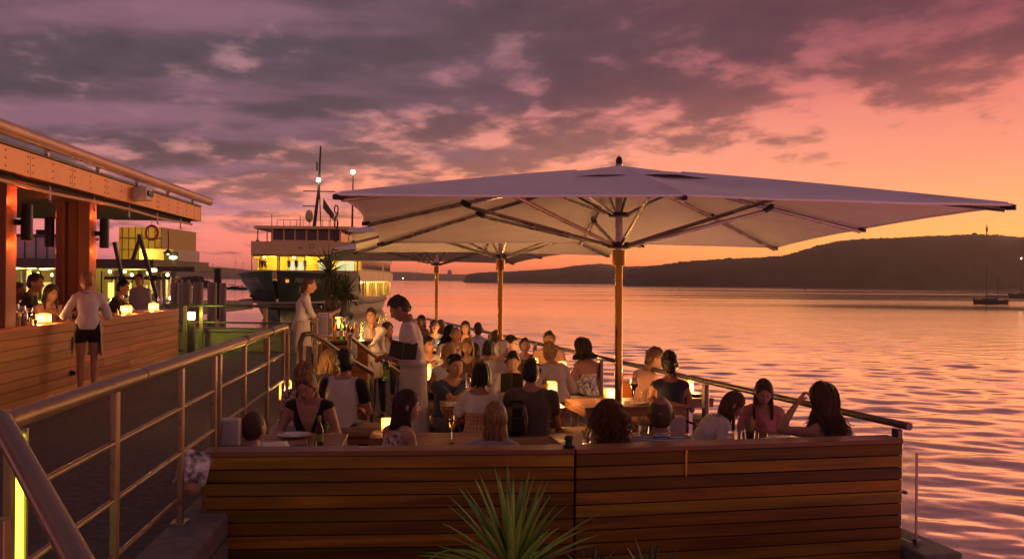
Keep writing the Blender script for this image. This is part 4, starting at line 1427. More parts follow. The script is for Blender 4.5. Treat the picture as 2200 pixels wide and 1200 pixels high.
# ================================================================== moored yachts
def yacht(p, L, label, heading, mast=True, scale_h=1.0, dark=False, light=False, masts=((0.36, 1.25),), boom=True):
    t = thing('sailing_boat', label, 'sailing boat', (p[0], p[1], WATER_Z), heading, 'moored boats')
    hm, dm = ('yacht_dark', 'yacht_deck')
    n = 14
    mb = MB()
    vs, fs = [], []
    for i in range(n + 1):
        u = i / n
        x = -L / 2 + L * u
        b = 0.16 * L * (math.sin(math.pi * min(1, (u * 0.86 + 0.14))) ** 0.75) * (1 if u < 0.97 else 0.3)
        b = max(b, 0.02)
        top = 0.11 * L * (1 + 0.5 * (u - 0.45) ** 2 * 2)
        for (bb, zz) in ((0.05, -0.06 * L), (0.72, 0.0), (0.95, top * 0.55), (1.0, top)):
            vs.append((x + (0.04 * L * (zz / top) if u > 0.9 else 0), b * bb, zz))
    m4 = 4
    for i in range(n):
        for k in range(3):
            a_ = i * m4 + k
            fs.append((a_, a_ + m4, a_ + m4 + 1, a_ + 1))
    mb.add(vs, fs)
    mb.add([(x, -y, z) for x, y, z in vs], [f[::-1] for f in fs])
    mb.add([vs[i * m4 + 3] for i in range(n + 1)] + [(vs[i * m4 + 3][0], -vs[i * m4 + 3][1], vs[i * m4 + 3][2]) for i in range(n, -1, -1)], [tuple(range(2 * n + 2))])
    mb.build('hull', hm, t, True)
    MB().box((0.02 * L, 0, 0.145 * L), (0.42 * L, 0.17 * L, 0.055 * L), bev=0.02 * L).build('cabin', dm, t)
    for k in range(3):
        for s in (-1, 1):
            MB().box((-0.10 * L + 0.11 * L * k, s * 0.086 * L, 0.148 * L), (0.07 * L, 0.006 * L, 0.022 * L)).build('porthole', 'ship_window', t)
    for (mx, mh) in masts:
        x = -L / 2 + L * (1 - mx) if False else L * (0.5 - mx)
        MB().tube([(x, 0, 0.12 * L), (x, 0, mh * L)], [0.011 * L, 0.007 * L], 6).build('mast', hm, t)
        MB().tube([(x, 0, mh * L), (L * 0.53, 0, 0.13 * L)], 0.0022 * L, 4).build('forestay', hm, t)
        MB().tube([(x, 0, mh * L), (-L * 0.49, 0, 0.13 * L)], 0.0022 * L, 4).build('backstay', hm, t)
        if boom:
            MB().tube([(x, 0, 0.235 * L), (x - 0.36 * L, 0, 0.225 * L)], 0.013 * L, 6).build('boom', hm, t)
            MB().tube([(x - 0.02 * L, 0, 0.255 * L), (x - 0.34 * L, 0, 0.24 * L)], [0.022 * L, 0.014 * L], 6).build('furled_sail', dm, t)
        if light:
            MB().sphere((x, 0, mh * L + 0.1), 0.16, 8).build('masthead_lamp', 'mast_light', t, True)
    for x in (0.5 * L, 0.44 * L, -0.46 * L, -0.40 * L):
        MB().tube([(x, 0.03 * L, 0.12 * L), (x, 0.03 * L, 0.20 * L)], 0.004 * L, 5).build('stanchion', hm, t)
    return t


mat('yacht_dark', (0.045, 0.035, 0.035), 0.4)
mat('yacht_deck', (0.20, 0.16, 0.15), 0.6)


def on_water(px_, py_):
    du, dv = px_ - 1100, py_ - 602
    return at(px_, py_, (EYE - WATER_Z) * FPX / (dv * CR - du * SR))


q = on_water(2128, 652)
yacht(q, 70 / FPX * q.y, 'dark two masted yacht moored near the right edge', R(176), masts=((0.38, 1.15), (0.72, 0.85)))
q = on_water(2200, 639)
yacht(q, 62 / FPX * q.y, 'small yacht with a lit masthead cut by the right edge', R(172), masts=((0.40, 1.35),), light=True)
q = on_water(503, 621)
yacht(q, 40 / FPX * q.y, 'yacht with a bare tall mast left of the ferry bow', R(20), masts=((0.45, 1.7),))
q = on_water(520, 622)
yacht(q, 34 / FPX * q.y, 'yacht moored tight beside the ferry bow', R(35), masts=((0.45, 1.75),))
q = on_water(455, 618)
yacht(q, 36 / FPX * q.y, 'yacht behind the tall dark pile', R(8), masts=((0.45, 1.45),))
q = on_water(432, 617)
yacht(q, 30 / FPX * q.y, 'yacht with a thin mast above the pale pilings', R(14), masts=((0.45, 1.9),))
# small dark wooded islet left of the pilings
q = at(412, 607, 420)
mb = MB()
for k in range(60):
    mb.sphere((RNG.normal(0, 3.0), RNG.normal(0, 2), 2.2 + abs(RNG.normal(0, 1.2))), 1.2 + RNG.random(), 6, sq=(1.3, 1, 0.7))
o = mb.build('islet', 'bush', None, 'all', loc=(q.x, q.y, WATER_Z - 0.5))
tag(o, 'small dark wooded islet behind the pilings', kind='structure')
q = on_water(1729, 623)
o = MB().lathe([(0.5, -0.5), (0.6, 0.2), (0.35, 0.7), (0.12, 0.9), (0.10, 2.4), (0.02, 2.6)], (0, 0, 0), 10).build('channel_buoy', 'yacht_dark', None, True, loc=q)
tag(o, 'tiny dark channel buoy on the water below the headland', 'buoy')
# ================================================================== market umbrellas
def umbrella(p, side, rot, label, edge=2.505, apex=3.045, tilt=-1.7):
    t = thing('market_umbrella', label, 'umbrella', p, rot, 'square market umbrellas')
    h = side / 2
    ang = [math.pi / 4 * k for k in range(8)]
    tips = []
    for k in range(8):
        a = ang[k]
        r_ = h if k % 2 == 0 else h * math.sqrt(2)
        tips.append(Vector((r_ * math.cos(a), r_ * math.sin(a), edge + (0.03 if k % 2 == 0 else 0.0))))
    top = Vector((0, 0, apex))

    def rib_pt(k, s):
        q = top.lerp(tips[k % 8], s)
        q.z += 0.016 * math.sin(math.pi * min(1, s)) * (1 - 0.3 * s)
        return q
    ns, nt = 18, 10
    vs, fs = [], []
    idx = {}
    for layer in (0, 1):
        for k in range(8):
            for j in range(nt + 1):
                for i in range(ns + 1):
                    s = 0.03 + 0.97 * i / ns
                    u = j / nt
                    a_, b_ = rib_pt(k, s), rib_pt(k + 1, s)
                    q = a_.lerp(b_, u)
                    sag = 4 * u * (1 - u)
                    q.z -= 0.045 * sag * math.sin(math.pi * s) * (0.8 + 0.2 * math.sin(3.0 * s + k))
                    rr = 1 - 0.028 * sag * s ** 3
                    q.x *= rr
                    q.y *= rr
                    q.z += (0.014 * mnoise.noise(Vector((q.x * 2.2 + k, q.y * 2.2, 3.1))) + 0.006 * mnoise.noise(Vector((q.x * 6.0, q.y * 6.0 + k, 8.1)))) * s * (1 - 0.7 * s ** 6)
                    if layer:
                        q.z -= 0.005
                    idx[(layer, k, j, i)] = len(vs)
                    vs.append(q)
    for k in range(8):
        for j in range(nt):
            for i in range(ns):
                f0 = (idx[0, k, j, i], idx[0, k, j, i + 1], idx[0, k, j + 1, i + 1], idx[0, k, j + 1, i])
                f1 = (idx[1, k, j, i], idx[1, k, j + 1, i], idx[1, k, j + 1, i + 1], idx[1, k, j, i + 1])
                fs += [f0, f1]
            fs.append((idx[0, k, j, ns], idx[1, k, j, ns], idx[1, k, j + 1, ns], idx[0, k, j + 1, ns]))
    MB().add(vs, fs).build('canopy', 'canvas', t, True)
    # hem: the heavier folded border round the edge
    mb = MB()
    for k in range(8):
        pts = [Vector(vs[idx[1, k, j, ns]]) + Vector((0, 0, -0.004)) for j in range(nt + 1)]
        mb.tube(pts, 0.009, 5)
    mb.build('hem', 'canvas', t, True)
    for k in range(8):
        MB().tube([rib_pt(k, s) + Vector((0, 0, 0.003)) for s in np.linspace(0.2, 0.99, 9)], 0.006, 5).build('seam', 'canvas', t, True)
    # vent cap over the apex
    vv, ff = [], []
    vr = 0.17 * side
    for i in range(6):
        s = i / 5
        for k in range(32):
            a = 2 * math.pi * k / 32
            sq_ = 1.0 / max(abs(math.cos(a)), abs(math.sin(a)))
            r_ = vr * s * min(sq_, 1.38) + 0.02
            z = apex + 0.016 - (apex - edge) * 0.352 * s ** 1.0 * (0.97 + 0.03 * sq_) + 0.012 * math.sin(4 * a + 1) * s + 0.008 * math.sin(9 * a) * s
            vv.append((r_ * math.cos(a), r_ * math.sin(a), z))
    for i in range(5):
        for k in range(32):
            k2 = (k + 1) % 32
            ff.append((i * 32 + k, i * 32 + 32 + k, i * 32 + 32 + k2, i * 32 + k2))
    vent = MB().add(vv, ff).build('vent_cap', 'canvas', t, 'all')
    sm = vent.modifiers.new('cloth', 'SOLIDIFY')
    sm.thickness = 0.006
    MB().lathe([(0.016, 0), (0.020, 0.012), (0.029, 0.028), (0.032, 0.052), (0.022, 0.080), (0.004, 0.094)], (0, 0, apex + 0.012), 14).build('finial', 'dark_metal', t, True)
    # pole in two diameters
    MB().tube([(0, 0, 0.0), (0, 0, 2.23)], 0.034, 20).build('pole', 'brass', t, True)
    MB().tube([(0, 0, 2.16), (0, 0, 2.30)], 0.060, 20).build('pole_sleeve', 'brass', t, True)
    MB().tube([(0, 0, 2.30), (0, 0, apex + 0.03)], 0.032, 16).build('upper_pole', 'steel', t, True)
    MB().lathe([(0.22, 0), (0.22, 0.02), (0.06, 0.05), (0.05, 0.12)], (0, 0, 0), 16).build('foot_plate', 'dark_metal', t, True)
    zl, zu = 2.345, 2.62
    MB().lathe([(0.05, -0.028), (0.105, -0.024), (0.110, 0.022), (0.05, 0.028)], (0, 0, zl), 16).build('lower_ring', 'dark_metal', t, True)
    MB().lathe([(0.05, -0.020), (0.095, -0.018), (0.095, 0.018), (0.05, 0.020)], (0, 0, zu), 16).build('upper_ring', 'dark_metal', t, True)
    for k in range(8):
        a = ang[k]
        c, s_ = math.cos(a), math.sin(a)
        # rib under the canopy
        dn = Vector((0, 0, -0.045))
        pr = [rib_pt(k, s) + dn for s in (0.05, 0.25, 0.5, 0.75, 0.985)]
        mb = MB().tube(pr, 0.019, 8)
        mb.build('rib', 'steel', t, True)
        MB().tube([rib_pt(k, 0.975) + dn * 0.8, rib_pt(k, 1.006) + dn * 0.5], 0.019, 8).build('rib_end', 'dark_metal', t, True)
        fr_ = 0.60 if k % 2 == 0 else 0.52
        e = rib_pt(k, fr_) + Vector((0, 0, -0.075))
        MB().tube([Vector((0.10 * c, 0.10 * s_, zl)), e], 0.0175, 8).build('strut', 'steel', t, True)
        MB().tube([e + Vector((-0.03 * c, -0.03 * s_, 0.0)), e + Vector((0.055 * c, 0.055 * s_, 0.040))], 0.028, 8).build('strut_joint', 'dark_metal', t, True)
        if k % 2 == 0 or True:
            e2 = rib_pt(k, 0.24) + Vector((0, 0, -0.06))
            MB().tube([Vector((0.085 * c, 0.085 * s_, zu)), e2], 0.013, 6).build('short_strut', 'steel', t, True)
    t.rotation_euler.x = R(tilt)
    return t


u1 = umbrella((0.965, 8.52, DECK_Z), 4.56, R(4.5), 'nearest big square umbrella, its canopy filling the middle of the view')
for k in range(5):
    tip = Vector((-2.28, -2.28, 2.40 - 0.045 * k))
    MB().tube([tip + Vector((0.012 * math.cos(a), (0.012 * math.sin(a) if k % 2 else 0), 0.026 * math.sin(a) if not k % 2 else 0.026 * math.cos(a) * 0 + 0.02 * math.cos(a))) for a in np.linspace(0, 6.283, 11)], 0.0045, 5, caps=False).build('chain_link', 'dark_metal', u1)
umbrella((-0.15, 12.9, DECK_Z), 4.0, R(8), 'middle square umbrella, half hidden behind the nearest canopy')
umbrella((-1.57, 20.0, DECK_Z), 4.6, R(15), 'farthest square umbrella, in front of the ferry side')

# ================================================================== plants
mat('blade_green', (0.17, 0.31, 0.050), 0.6, 0.0, 0.35, 2.0, rnd=0.25, sheen=0.0)
mat('blade_dry', (0.26, 0.19, 0.10), 0.7, 0.0, 0.3, 3.0)
mat('dark_leaf', (0.055, 0.085, 0.032), 0.5, 0.0, 0.35, 2.0, rnd=0.2)
mat('trunk', (0.10, 0.075, 0.05), 0.9, 0.0, 0.3, 10, 0.6, 40)


def blade(length, width, az, lift, droop, seg=9, fold=0.25, twist=0.0):
    """a sword shaped leaf from the origin; lift = start elevation, droop = how far it bends over"""
    vs, fs = [], []
    p = Vector((0, 0, 0))
    e = lift
    for i in range(seg + 1):
        u = i / seg
        e_ = lift - droop * u ** 1.8
        dirv = Vector((math.cos(e_) * math.cos(az), math.cos(e_) * math.sin(az), math.sin(e_)))
        if i:
            p = p + dirv * (length / seg)
        side = Vector((-math.sin(az + twist * u), math.cos(az + twist * u), 0))
        nrm = dirv.cross(side).normalized()
        wd = width * (0.55 + 0.45 * min(1, u * 5)) * max(0.02, (1 - u ** 2.6)) / 2
        vs += [p - side * wd + nrm * wd * fold, p - nrm * wd * 0.15, p + side * wd + nrm * wd * fold]
        if i:
            b = 3 * i
            fs += [(b - 3, b - 2, b + 1, b), (b - 2, b - 1, b + 2, b + 1)]
    return vs, fs


def spiky(p, label, n, L, wd, seed, name='yucca_plant', mats=('blade_green', 'blade_dry'), trunk_h=0.12, spread=1.0, cat='plant', dry=0.12, lift0=1.45):
    t = thing(name, label, cat, p)
    rng = np.random.default_rng(seed)
    MB().tube([(0, 0, -0.3), (0, 0, trunk_h * 0.6), (0.01, 0, trunk_h)], [0.05, 0.045, 0.03], 10).build('trunk', 'trunk', t, True)
    for i in range(n):
        f = i / n
        az = i * 2.39996 + rng.normal(0, 0.15)
        lift = lift0 - spread * 1.35 * f ** 0.9 + rng.normal(0, 0.07)
        dr = 0.15 + 1.0 * f ** 1.7 * rng.random() + (1.2 if rng.random() < 0.15 and f > 0.5 else 0)
        vs, fs = blade(L * (0.75 + 0.35 * rng.random()), wd * (0.8 + 0.4 * rng.random()), az, lift, dr, twist=rng.normal(0, 0.4), fold=0.2 + 0.3 * rng.random())
        m_ = mats[1] if rng.random() < dry and f > 0.3 else mats[0]
        o = MB().add(vs, fs).build('leaf', m_, t, 'all', loc=(0.018 * math.cos(az), 0.018 * math.sin(az), trunk_h * (1 - f * 0.8)))
        if i < 90:
            sm = o.modifiers.new('leaf_thickness', 'SOLIDIFY')
            sm.thickness = 0.0022
    return t


q = at(1098, 1255, 4.55)
spiky((q.x, q.y, q.z), 'big green spiky plant in the foreground at the bottom edge', 70, 0.48, 0.040, 4, trunk_h=0.07, spread=1.05)
q = at(1395, 1268, 4.9)
spiky((q.x, q.y, q.z), 'low dark spiky plant peeping over the bottom edge', 34, 0.24, 0.026, 9, name='small_yucca_plant', mats=('dark_leaf', 'blade_dry'), trunk_h=0.03, dry=0.2)
q = at(1270, 1262, 5.1)
spiky((q.x, q.y, q.z), 'half hidden spiky plant just right of the big one', 26, 0.22, 0.024, 12, name='small_yucca_plant', mats=('dark_leaf', 'blade_dry'), trunk_h=0.03, dry=0.2)
q = at(1285, 1215, 5.6)
spiky((q.x, q.y, q.z - 0.05), 'thin tuft of leaves low against the timber wall', 18, 0.14, 0.018, 15, name='small_yucca_plant', mats=('dark_leaf', 'blade_dry'), trunk_h=0.02, dry=0.3)
# tall dragon tree in front of the ferry, several heads
q = at(702, 700, 15.2)
dt = thing('dragon_tree', 'dark spiky headed tree in front of the ferry bow', 'tree', (q.x, q.y, 0.0))
rng = np.random.default_rng(21)
for (hx, hz, n, Ls) in [(0.02, 1.70, 90, 0.50), (0.30, 1.36, 60, 0.40), (0.14, 1.42, 50, 0.40)]:
    MB().tube([(0, 0, 0), (hx * 0.25, 0, 0.5), (hx * 0.8, 0.02, hz * 0.75), (hx, 0.02, hz)], [0.06, 0.05, 0.04, 0.03], 8).build('trunk', 'trunk', dt, True)
    mb = MB()
    for i in range(n):
        f = i / n
        az = i * 2.39996
        lift = 1.5 - 2.3 * f + rng.normal(0, 0.1)
        vs, fs = blade(Ls * (0.7 + 0.4 * rng.random()), 0.030, az, lift, 0.25 + 0.9 * f * rng.random(), seg=5)
        mb.add([(x + hx, y + 0.02, z + hz) for x, y, z in vs], fs)
    c = mb.build('crown', 'dark_leaf', dt, 'all')
# pot
MB().lathe([(0.16, 0), (0.20, 0.02), (0.24, 0.40), (0.26, 0.42), (0.22, 0.42), (0.20, 0.36)], (0, 0, 0), 18).build('pot', 'dark_metal', dt, True)
# ================================================================== people
mat('skin_light', (0.52, 0.29, 0.20), 0.62, 0.0, 0.06, 18, 0.05, 120)
mat('skin_mid', (0.42, 0.225, 0.15), 0.62, 0.0, 0.06, 18, 0.05, 120)
mat('skin_tan', (0.33, 0.17, 0.105), 0.62, 0.0, 0.06, 18, 0.05, 120)
mat('lip', (0.36, 0.12, 0.10), 0.4)
mat('eye_white', (0.55, 0.50, 0.47), 0.2)
mat('eye_dark', (0.02, 0.014, 0.01), 0.15)
HAIRC = {'black': (0.010, 0.008, 0.007), 'dark': (0.036, 0.020, 0.012), 'brown': (0.085, 0.042, 0.020), 'auburn': (0.13, 0.050, 0.018), 'blond': (0.36, 0.22, 0.09),
         'fair': (0.27, 0.155, 0.060), 'grey': (0.30, 0.27, 0.25), 'white': (0.55, 0.50, 0.47)}
for k_, c_ in HAIRC.items():
    mat('hair_' + k_, c_, 0.42, 0.0, 0.55, 9, 0.5, 14, stretch=(9, 9, 1.1), spec=0.5)
mat('hair_stubble', (0.17, 0.115, 0.085), 0.6, 0.0, 0.08, 30)
mat('hair_cropped', (0.075, 0.043, 0.026), 0.6, 0.0, 0.12, 60, 0.3, 200)


def cloth(name, c, var=0.06, c2=None, vs=7):
    if 'cloth_' + name not in MATS:
        mat('cloth_' + name, c, 0.85, 0.0, var, vs, 0.2, 110, sheen=0.15, col2=c2)


cloth('white', (0.60, 0.56, 0.56))
cloth('black', (0.014, 0.012, 0.014))
cloth('apron', (0.48, 0.43, 0.45))
cloth('navy', (0.022, 0.024, 0.050))
cloth('blue', (0.055, 0.085, 0.20))
cloth('deepblue', (0.028, 0.042, 0.115))
cloth('grey', (0.10, 0.082, 0.078))
cloth('lilac', (0.34, 0.29, 0.34))
cloth('blouse', (0.44, 0.36, 0.37))
cloth('pink', (0.50, 0.22, 0.24))
cloth('salmon', (0.46, 0.25, 0.20))
cloth('denim', (0.05, 0.06, 0.09))
cloth('khaki', (0.20, 0.15, 0.10))
cloth('floral', (0.05, 0.05, 0.14), 0.9, (0.75, 0.60, 0.55), 22)
cloth('print', (0.10, 0.05, 0.08), 0.9, (0.55, 0.36, 0.30), 30)
cloth('brown', (0.10, 0.055, 0.035))


def plaid_mat():
    m = bpy.data.materials.new('cloth_plaid')
    m.use_nodes = True
    t = NT(m.node_tree)
    out = t.n('ShaderNodeOutputMaterial')
    p = t.n('ShaderNodeBsdfPrincipled')
    t.set(out.inputs[0], p.outputs[0])
    tcn = t.n('ShaderNodeTexCoord')
    sp = t.n('ShaderNodeSeparateXYZ')
    t.set(sp.inputs[0], tcn.outputs['Object'])
    fx = t.math('ABSOLUTE', t.math('SINE', t.math('MULTIPLY', sp.outputs[0], 85.0)))
    fz = t.math('ABSOLUTE', t.math('SINE', t.math('MULTIPLY', sp.outputs[2], 85.0)))
    a = t.math('MULTIPLY', t.math('LESS_THAN', fx, 0.35), 0.5)
    b = t.math('MULTIPLY', t.math('LESS_THAN', fz, 0.35), 0.5)
    c = t.mix(t.math('ADD', a, b), (0.50, 0.27, 0.19, 1), (0.15, 0.055, 0.06, 1))
    t.set(p.inputs['Base Color'], c)
    p.inputs['Roughness'].default_value = 0.85
    MATS['cloth_plaid'] = m

    m = bpy.data.materials.new('cloth_stripe')
    m.use_nodes = True
    t = NT(m.node_tree)
    out = t.n('ShaderNodeOutputMaterial')
    p = t.n('ShaderNodeBsdfPrincipled')
    t.set(out.inputs[0], p.outputs[0])
    tcn = t.n('ShaderNodeTexCoord')
    sp = t.n('ShaderNodeSeparateXYZ')
    t.set(sp.inputs[0], tcn.outputs['Object'])
    f = t.math('SINE', t.math('MULTIPLY', sp.outputs[2], 420.0))
    c = t.mix(t.mapr(f, -0.3, 0.3), (0.60, 0.57, 0.58, 1), (0.20, 0.22, 0.30, 1))
    t.set(p.inputs['Base Color'], c)
    p.inputs['Roughness'].default_value = 0.85
    MATS['cloth_stripe'] = m


plaid_mat()


def ik(a, c, l1, l2, pole):
    d = c - a
    L = min(max(d.length, abs(l1 - l2) + 0.02), (l1 + l2) * 0.998)
    u = d.normalized()
    x = (l1 * l1 - l2 * l2 + L * L) / (2 * L)
    h = math.sqrt(max(0.0, l1 * l1 - x * x))
    p = pole - u * pole.dot(u)
    p = p.normalized() if p.length > 1e-6 else Vector((0, 0, -1))
    return a + u * x + p * h, a + u * L


def head_template():
    """a head facing +Y about its own centre, crown up; returns verts, faces, material index"""
    na, ne = 44, 34
    az = np.linspace(-math.pi, math.pi, na, endpoint=False)
    az = az - 0.42 * np.sin(az)                 # more columns over the face
    el_ = np.linspace(-math.pi / 2, math.pi / 2, ne)
    A, E = np.meshgrid(az, el_)
    x = 0.074 * np.cos(E) * np.sin(A)
    y = 0.094 * np.cos(E) * np.cos(A)
    z = 0.117 * np.sin(E)
    fr_ = np.clip(np.cos(A), 0, 1)
    back = np.clip(-np.cos(A), 0, 1)
    low = np.clip(-z / 0.117, 0, 1)
    x *= 1 - 0.30 * low ** 1.6
    y += back * low ** 1.5 * 0.045 * np.cos(E) ** 0.3
    y += np.where(z < -0.03, fr_ * 0.012 * low, 0)
    up = np.clip(z / 0.117, 0, 1)
    y -= 0.010 * up
    y -= back * 0.010 * np.exp(-((z - 0.03) / 0.05) ** 2)
    # flatten the face a little, then the features
    y -= fr_ ** 3 * 0.006 * np.exp(-(z / 0.07) ** 2)
    gx = lambda s: np.exp(-(x / s) ** 2) * (np.cos(A) > 0)
    nose = np.where(z > -0.028, np.exp(-((z + 0.028) / 0.036) ** 2), np.exp(-((z + 0.028) / 0.009) ** 2))
    y += 0.026 * nose * gx(0.0125)
    y += 0.006 * np.exp(-((z - 0.030) / 0.010) ** 2) * gx(0.045)
    for s in (-1, 1):
        e = np.exp(-(((x - s * 0.031) / 0.016) ** 2 + ((z - 0.008) / 0.012) ** 2)) * (np.cos(A) > 0)
        y -= 0.009 * e
        y += 0.005 * np.exp(-(((x - s * 0.042) / 0.018) ** 2 + ((z + 0.028) / 0.02) ** 2)) * (np.cos(A) > 0)
    y += 0.008 * np.exp(-((z + 0.062) / 0.012) ** 2) * gx(0.024)
    y -= 0.004 * np.exp(-((z + 0.062) / 0.003) ** 2) * gx(0.022)
    y -= 0.004 * np.exp(-((z + 0.080) / 0.007) ** 2) * gx(0.024)
    y += 0.010 * np.exp(-((z + 0.100) / 0.014) ** 2) * gx(0.026)
    V = np.stack([x, y, z], -1).reshape(-1, 3)
    idx = np.arange(na * ne).reshape(ne, na)
    F = []
    mi = []
    for i in range(ne - 1):
        for j in range(na):
            j2 = (j + 1) % na
            f = (idx[i, j], idx[i, j2], idx[i + 1, j2], idx[i + 1, j])
            F.append(f)
            c = V[list(f)].mean(0)
            lip = c[1] > 0.03 and abs(c[0]) < 0.025 - abs(c[2] + 0.062) and abs(c[2] + 0.062) < 0.011
            mi.append(1 if lip else 0)
    mb = MB()
    mb.add(V, F)
    mb.m = mi
    for s in (-1, 1):
        # eyes, brows and ears
        mb.sphere((s * 0.031, 0.070, 0.008), 0.0125, 10, 2)
        mb.sphere((s * 0.031, 0.0765, 0.008), 0.0072, 8, 3)
        mb.tube([(s * 0.013, 0.0885, 0.026), (s * 0.030, 0.087, 0.031), (s * 0.046, 0.076, 0.026)], [0.003, 0.0042, 0.002], 6, 4)
        mb.sphere((s * 0.0775, -0.006, -0.006), 0.032, 10, 0, (0.36, 0.62, 1.05))
        mb.sphere((s * 0.087, -0.014, 0.000), 0.024, 8, 0, (0.30, 0.55, 1.05))
    return np.array(mb.v), mb.f, mb.m


HEAD_V, HEAD_F, HEAD_M = head_template()
HR = (0.076, 0.096, 0.118)


def hair_min_el(a):
    a = abs(a)
    return np.interp(a, [0, 0.6, 0.95, 1.25, 1.5, 1.75, 2.1, 2.6, math.pi], [R(40), R(37), R(24), R(8), R(6), R(-22), R(-34), R(-40), R(-42)])


def scalp(a, e, k=0.0):
    return Vector((HR[0] * (1 + k) * math.cos(e) * math.sin(a), -0.010 * max(0, math.sin(e)) + HR[1] * (1 + k) * math.cos(e) * math.cos(a) - 0.004,
                   HR[2] * (1 + k) * math.sin(e) + 0.002))


def hair_mesh(style, L, th, rng, down, detail):
    """hair in head space; down = gravity direction there"""
    mb = MB()
    na, ne = (44, 16) if detail else (30, 10)
    vs, fs = [], []
    shrink = {'buzz': 0.0, 'balding': R(26)}.get(style, 0)
    for i in range(na):
        a = -math.pi + 2 * math.pi * i / na
        e0_ = hair_min_el(a)
        if style == 'balding':
            e0_ = e0_ + (0.0 if abs(a) > 1.2 else R(12))
        if style in ('long', 'bob', 'curly', 'wavy') and 1.15 < abs(a) < 1.9:
            e0_ = R(-24)
        for j in range(ne + 1):
            u = j / ne
            e1 = math.pi / 2
            if style == 'balding':
                e1 = R(46) if abs(a) > 0.8 else R(54)
            e = e0_ + (e1 - e0_) * u
            n = mnoise.noise(Vector((math.sin(a) * 3 + L * 7, math.cos(a) * 3, e * 3 + th * 50)))
            n2 = mnoise.noise(Vector((a * 9, e * 2.0, th * 90 + 3)))
            k = th * (0.35 + 0.65 * min(1, u * 4)) * (1 + 0.30 * n + 0.30 * n2)
            if style == 'curly':
                k *= 1 + 0.5 * n
            if style == 'balding':
                k = th * 0.6 * math.sin(math.pi * min(1, u + 0.05))
            vs.append(scalp(a, e, k))
    n_ = ne + 1
    for i in range(na):
        i2 = (i + 1) % na
        for j in range(ne):
            fs.append((i * n_ + j, i2 * n_ + j, i2 * n_ + j + 1, i * n_ + j + 1))
    mb.add(vs, fs)
    cnt = {'short': 170, 'buzz': 0, 'balding': 0, 'long': 760, 'bob': 520, 'curly': 1700, 'bun': 120, 'pony': 130, 'wavy': 800, 'updo': 120}[style]
    if not detail:
        cnt = int(cnt * 0.22)
    wd = 1.0 if detail else 1.7
    for q in range(cnt):
        a = rng.uniform(-math.pi, math.pi)
        e = rng.uniform(max(hair_min_el(a), R(0) if style in ('long', 'bob', 'wavy') else -1), R(85))
        if style == 'short':
            ln = 0.022 + 0.022 * rng.random()
            p0 = scalp(a, e, th * 0.7)
            fwd = Vector((math.sin(a) * 0.3, 0.6 if (e > R(35) and abs(a) < 1.4) else -0.1, -0.9))
            out = scalp(a, e, 1.0).normalized()
            d_ = (fwd - out * fwd.dot(out)).normalized()
            p1 = p0 + d_ * ln * 0.5 + out * 0.005
            p2 = p0 + d_ * ln + out * (-0.003 + 0.005 * rng.random())
            mb.tube([p0, p1, p2], [0.005 * wd, 0.004 * wd, 0.001], 4, caps=False)
        elif style == 'curly':
            out = scalp(a, e, 0.5).normalized()
            r0 = scalp(a, e, th * (0.6 + 0.4 * rng.random()))
            pts = []
            side = out.cross(Vector((0.3, 0.2, 1))).normalized()
            up_ = out.cross(side)
            ph = rng.random() * 6
            ll = (0.02 + 0.055 * rng.random()) * (1 + L)
            for k in range(9):
                u = k / 8
                pts.append(r0 + out * ll * u * 0.75 + down * ll * 0.75 * u * u + (side * math.cos(ph + u * 11) + up_ * math.sin(ph + u * 11)) * 0.008)
            mb.tube(pts, [0.0026 * wd] * 7 + [0.0018 * wd, 0.0008], 4, caps=False)
        elif style in ('long', 'bob', 'wavy'):
            if abs(a) < 0.9 and e < R(50):
                e = R(50) + rng.random() * R(30)
            total = L * (0.62 + 0.50 * rng.random())
            pts = []
            s = 1 if a >= 0 else -1
            aa, ee = a, e
            tgt = max(abs(a), 1.35 + 0.25 * rng.random())
            k_off = th * (0.75 + (0.40 if style != 'wavy' else 1.3 * rng.random()) * rng.random())
            steps = 5
            for k in range(steps + 1):
                u = k / steps
                ac = s * (abs(a) + (tgt - abs(a)) * min(1, u * 1.25))
                ec = e + (R(-18) - e) * u
                pts.append(scalp(ac, ec, k_off))
            out = Vector((pts[-1].x, pts[-1].y, 0)).normalized()
            n2 = 7
            ph = rng.random() * 6
            amp = (0.034 if style == 'wavy' else 0.006) * (0.5 + rng.random())
            last = pts[-1]
            for k in range(1, n2 + 1):
                u = k / n2
                w_ = Vector((math.cos(ph + u * 9), math.sin(ph + u * 9), 0)) * amp
                pts.append(last + down * total * u + out * ((0.012 + (0.11 * rng.random() ** 2 if style == 'wavy' else 0.016 * rng.random())) * u - 0.02 * u * u) + Vector((0, -0.025, 0)) * u * (1.0 if abs(tgt) > 1.6 else 0.2) + w_ * u)
            th_ = (0.22 + 0.32 * rng.random()) if detail else (0.5 + 0.4 * rng.random())
            rr = [th_ * r_ for r_ in [0.004, 0.007, 0.008, 0.008, 0.008, 0.008] + [0.0085 * (1 - 0.85 * (k / n2) ** 2) for k in range(1, n2 + 1)]]
            mb.tube(pts, [r * wd for r in rr], 4, caps=False, flat=0.7)
        else:   # combed back to a knot
            a0 = a
            pts = []
            tgt = Vector((0, -0.105, 0.035 if style != 'pony' else 0.02))
            p0 = scalp(a, max(e, hair_min_el(a) + 0.05), th)
            for k in range(6):
                u = k / 5
                p = p0.lerp(tgt, u)
                nrm = Vector((p.x / HR[0], p.y / HR[1], p.z / HR[2]))
                if nrm.length < 1 + th * 1.2:
                    nrm = nrm.normalized() * (1 + th * 1.2)
                    p = Vector((nrm.x * HR[0], nrm.y * HR[1], nrm.z * HR[2]))
                pts.append(p)
            mb.tube(pts, [0.005 * wd] * 5 + [0.003], 4, caps=False)
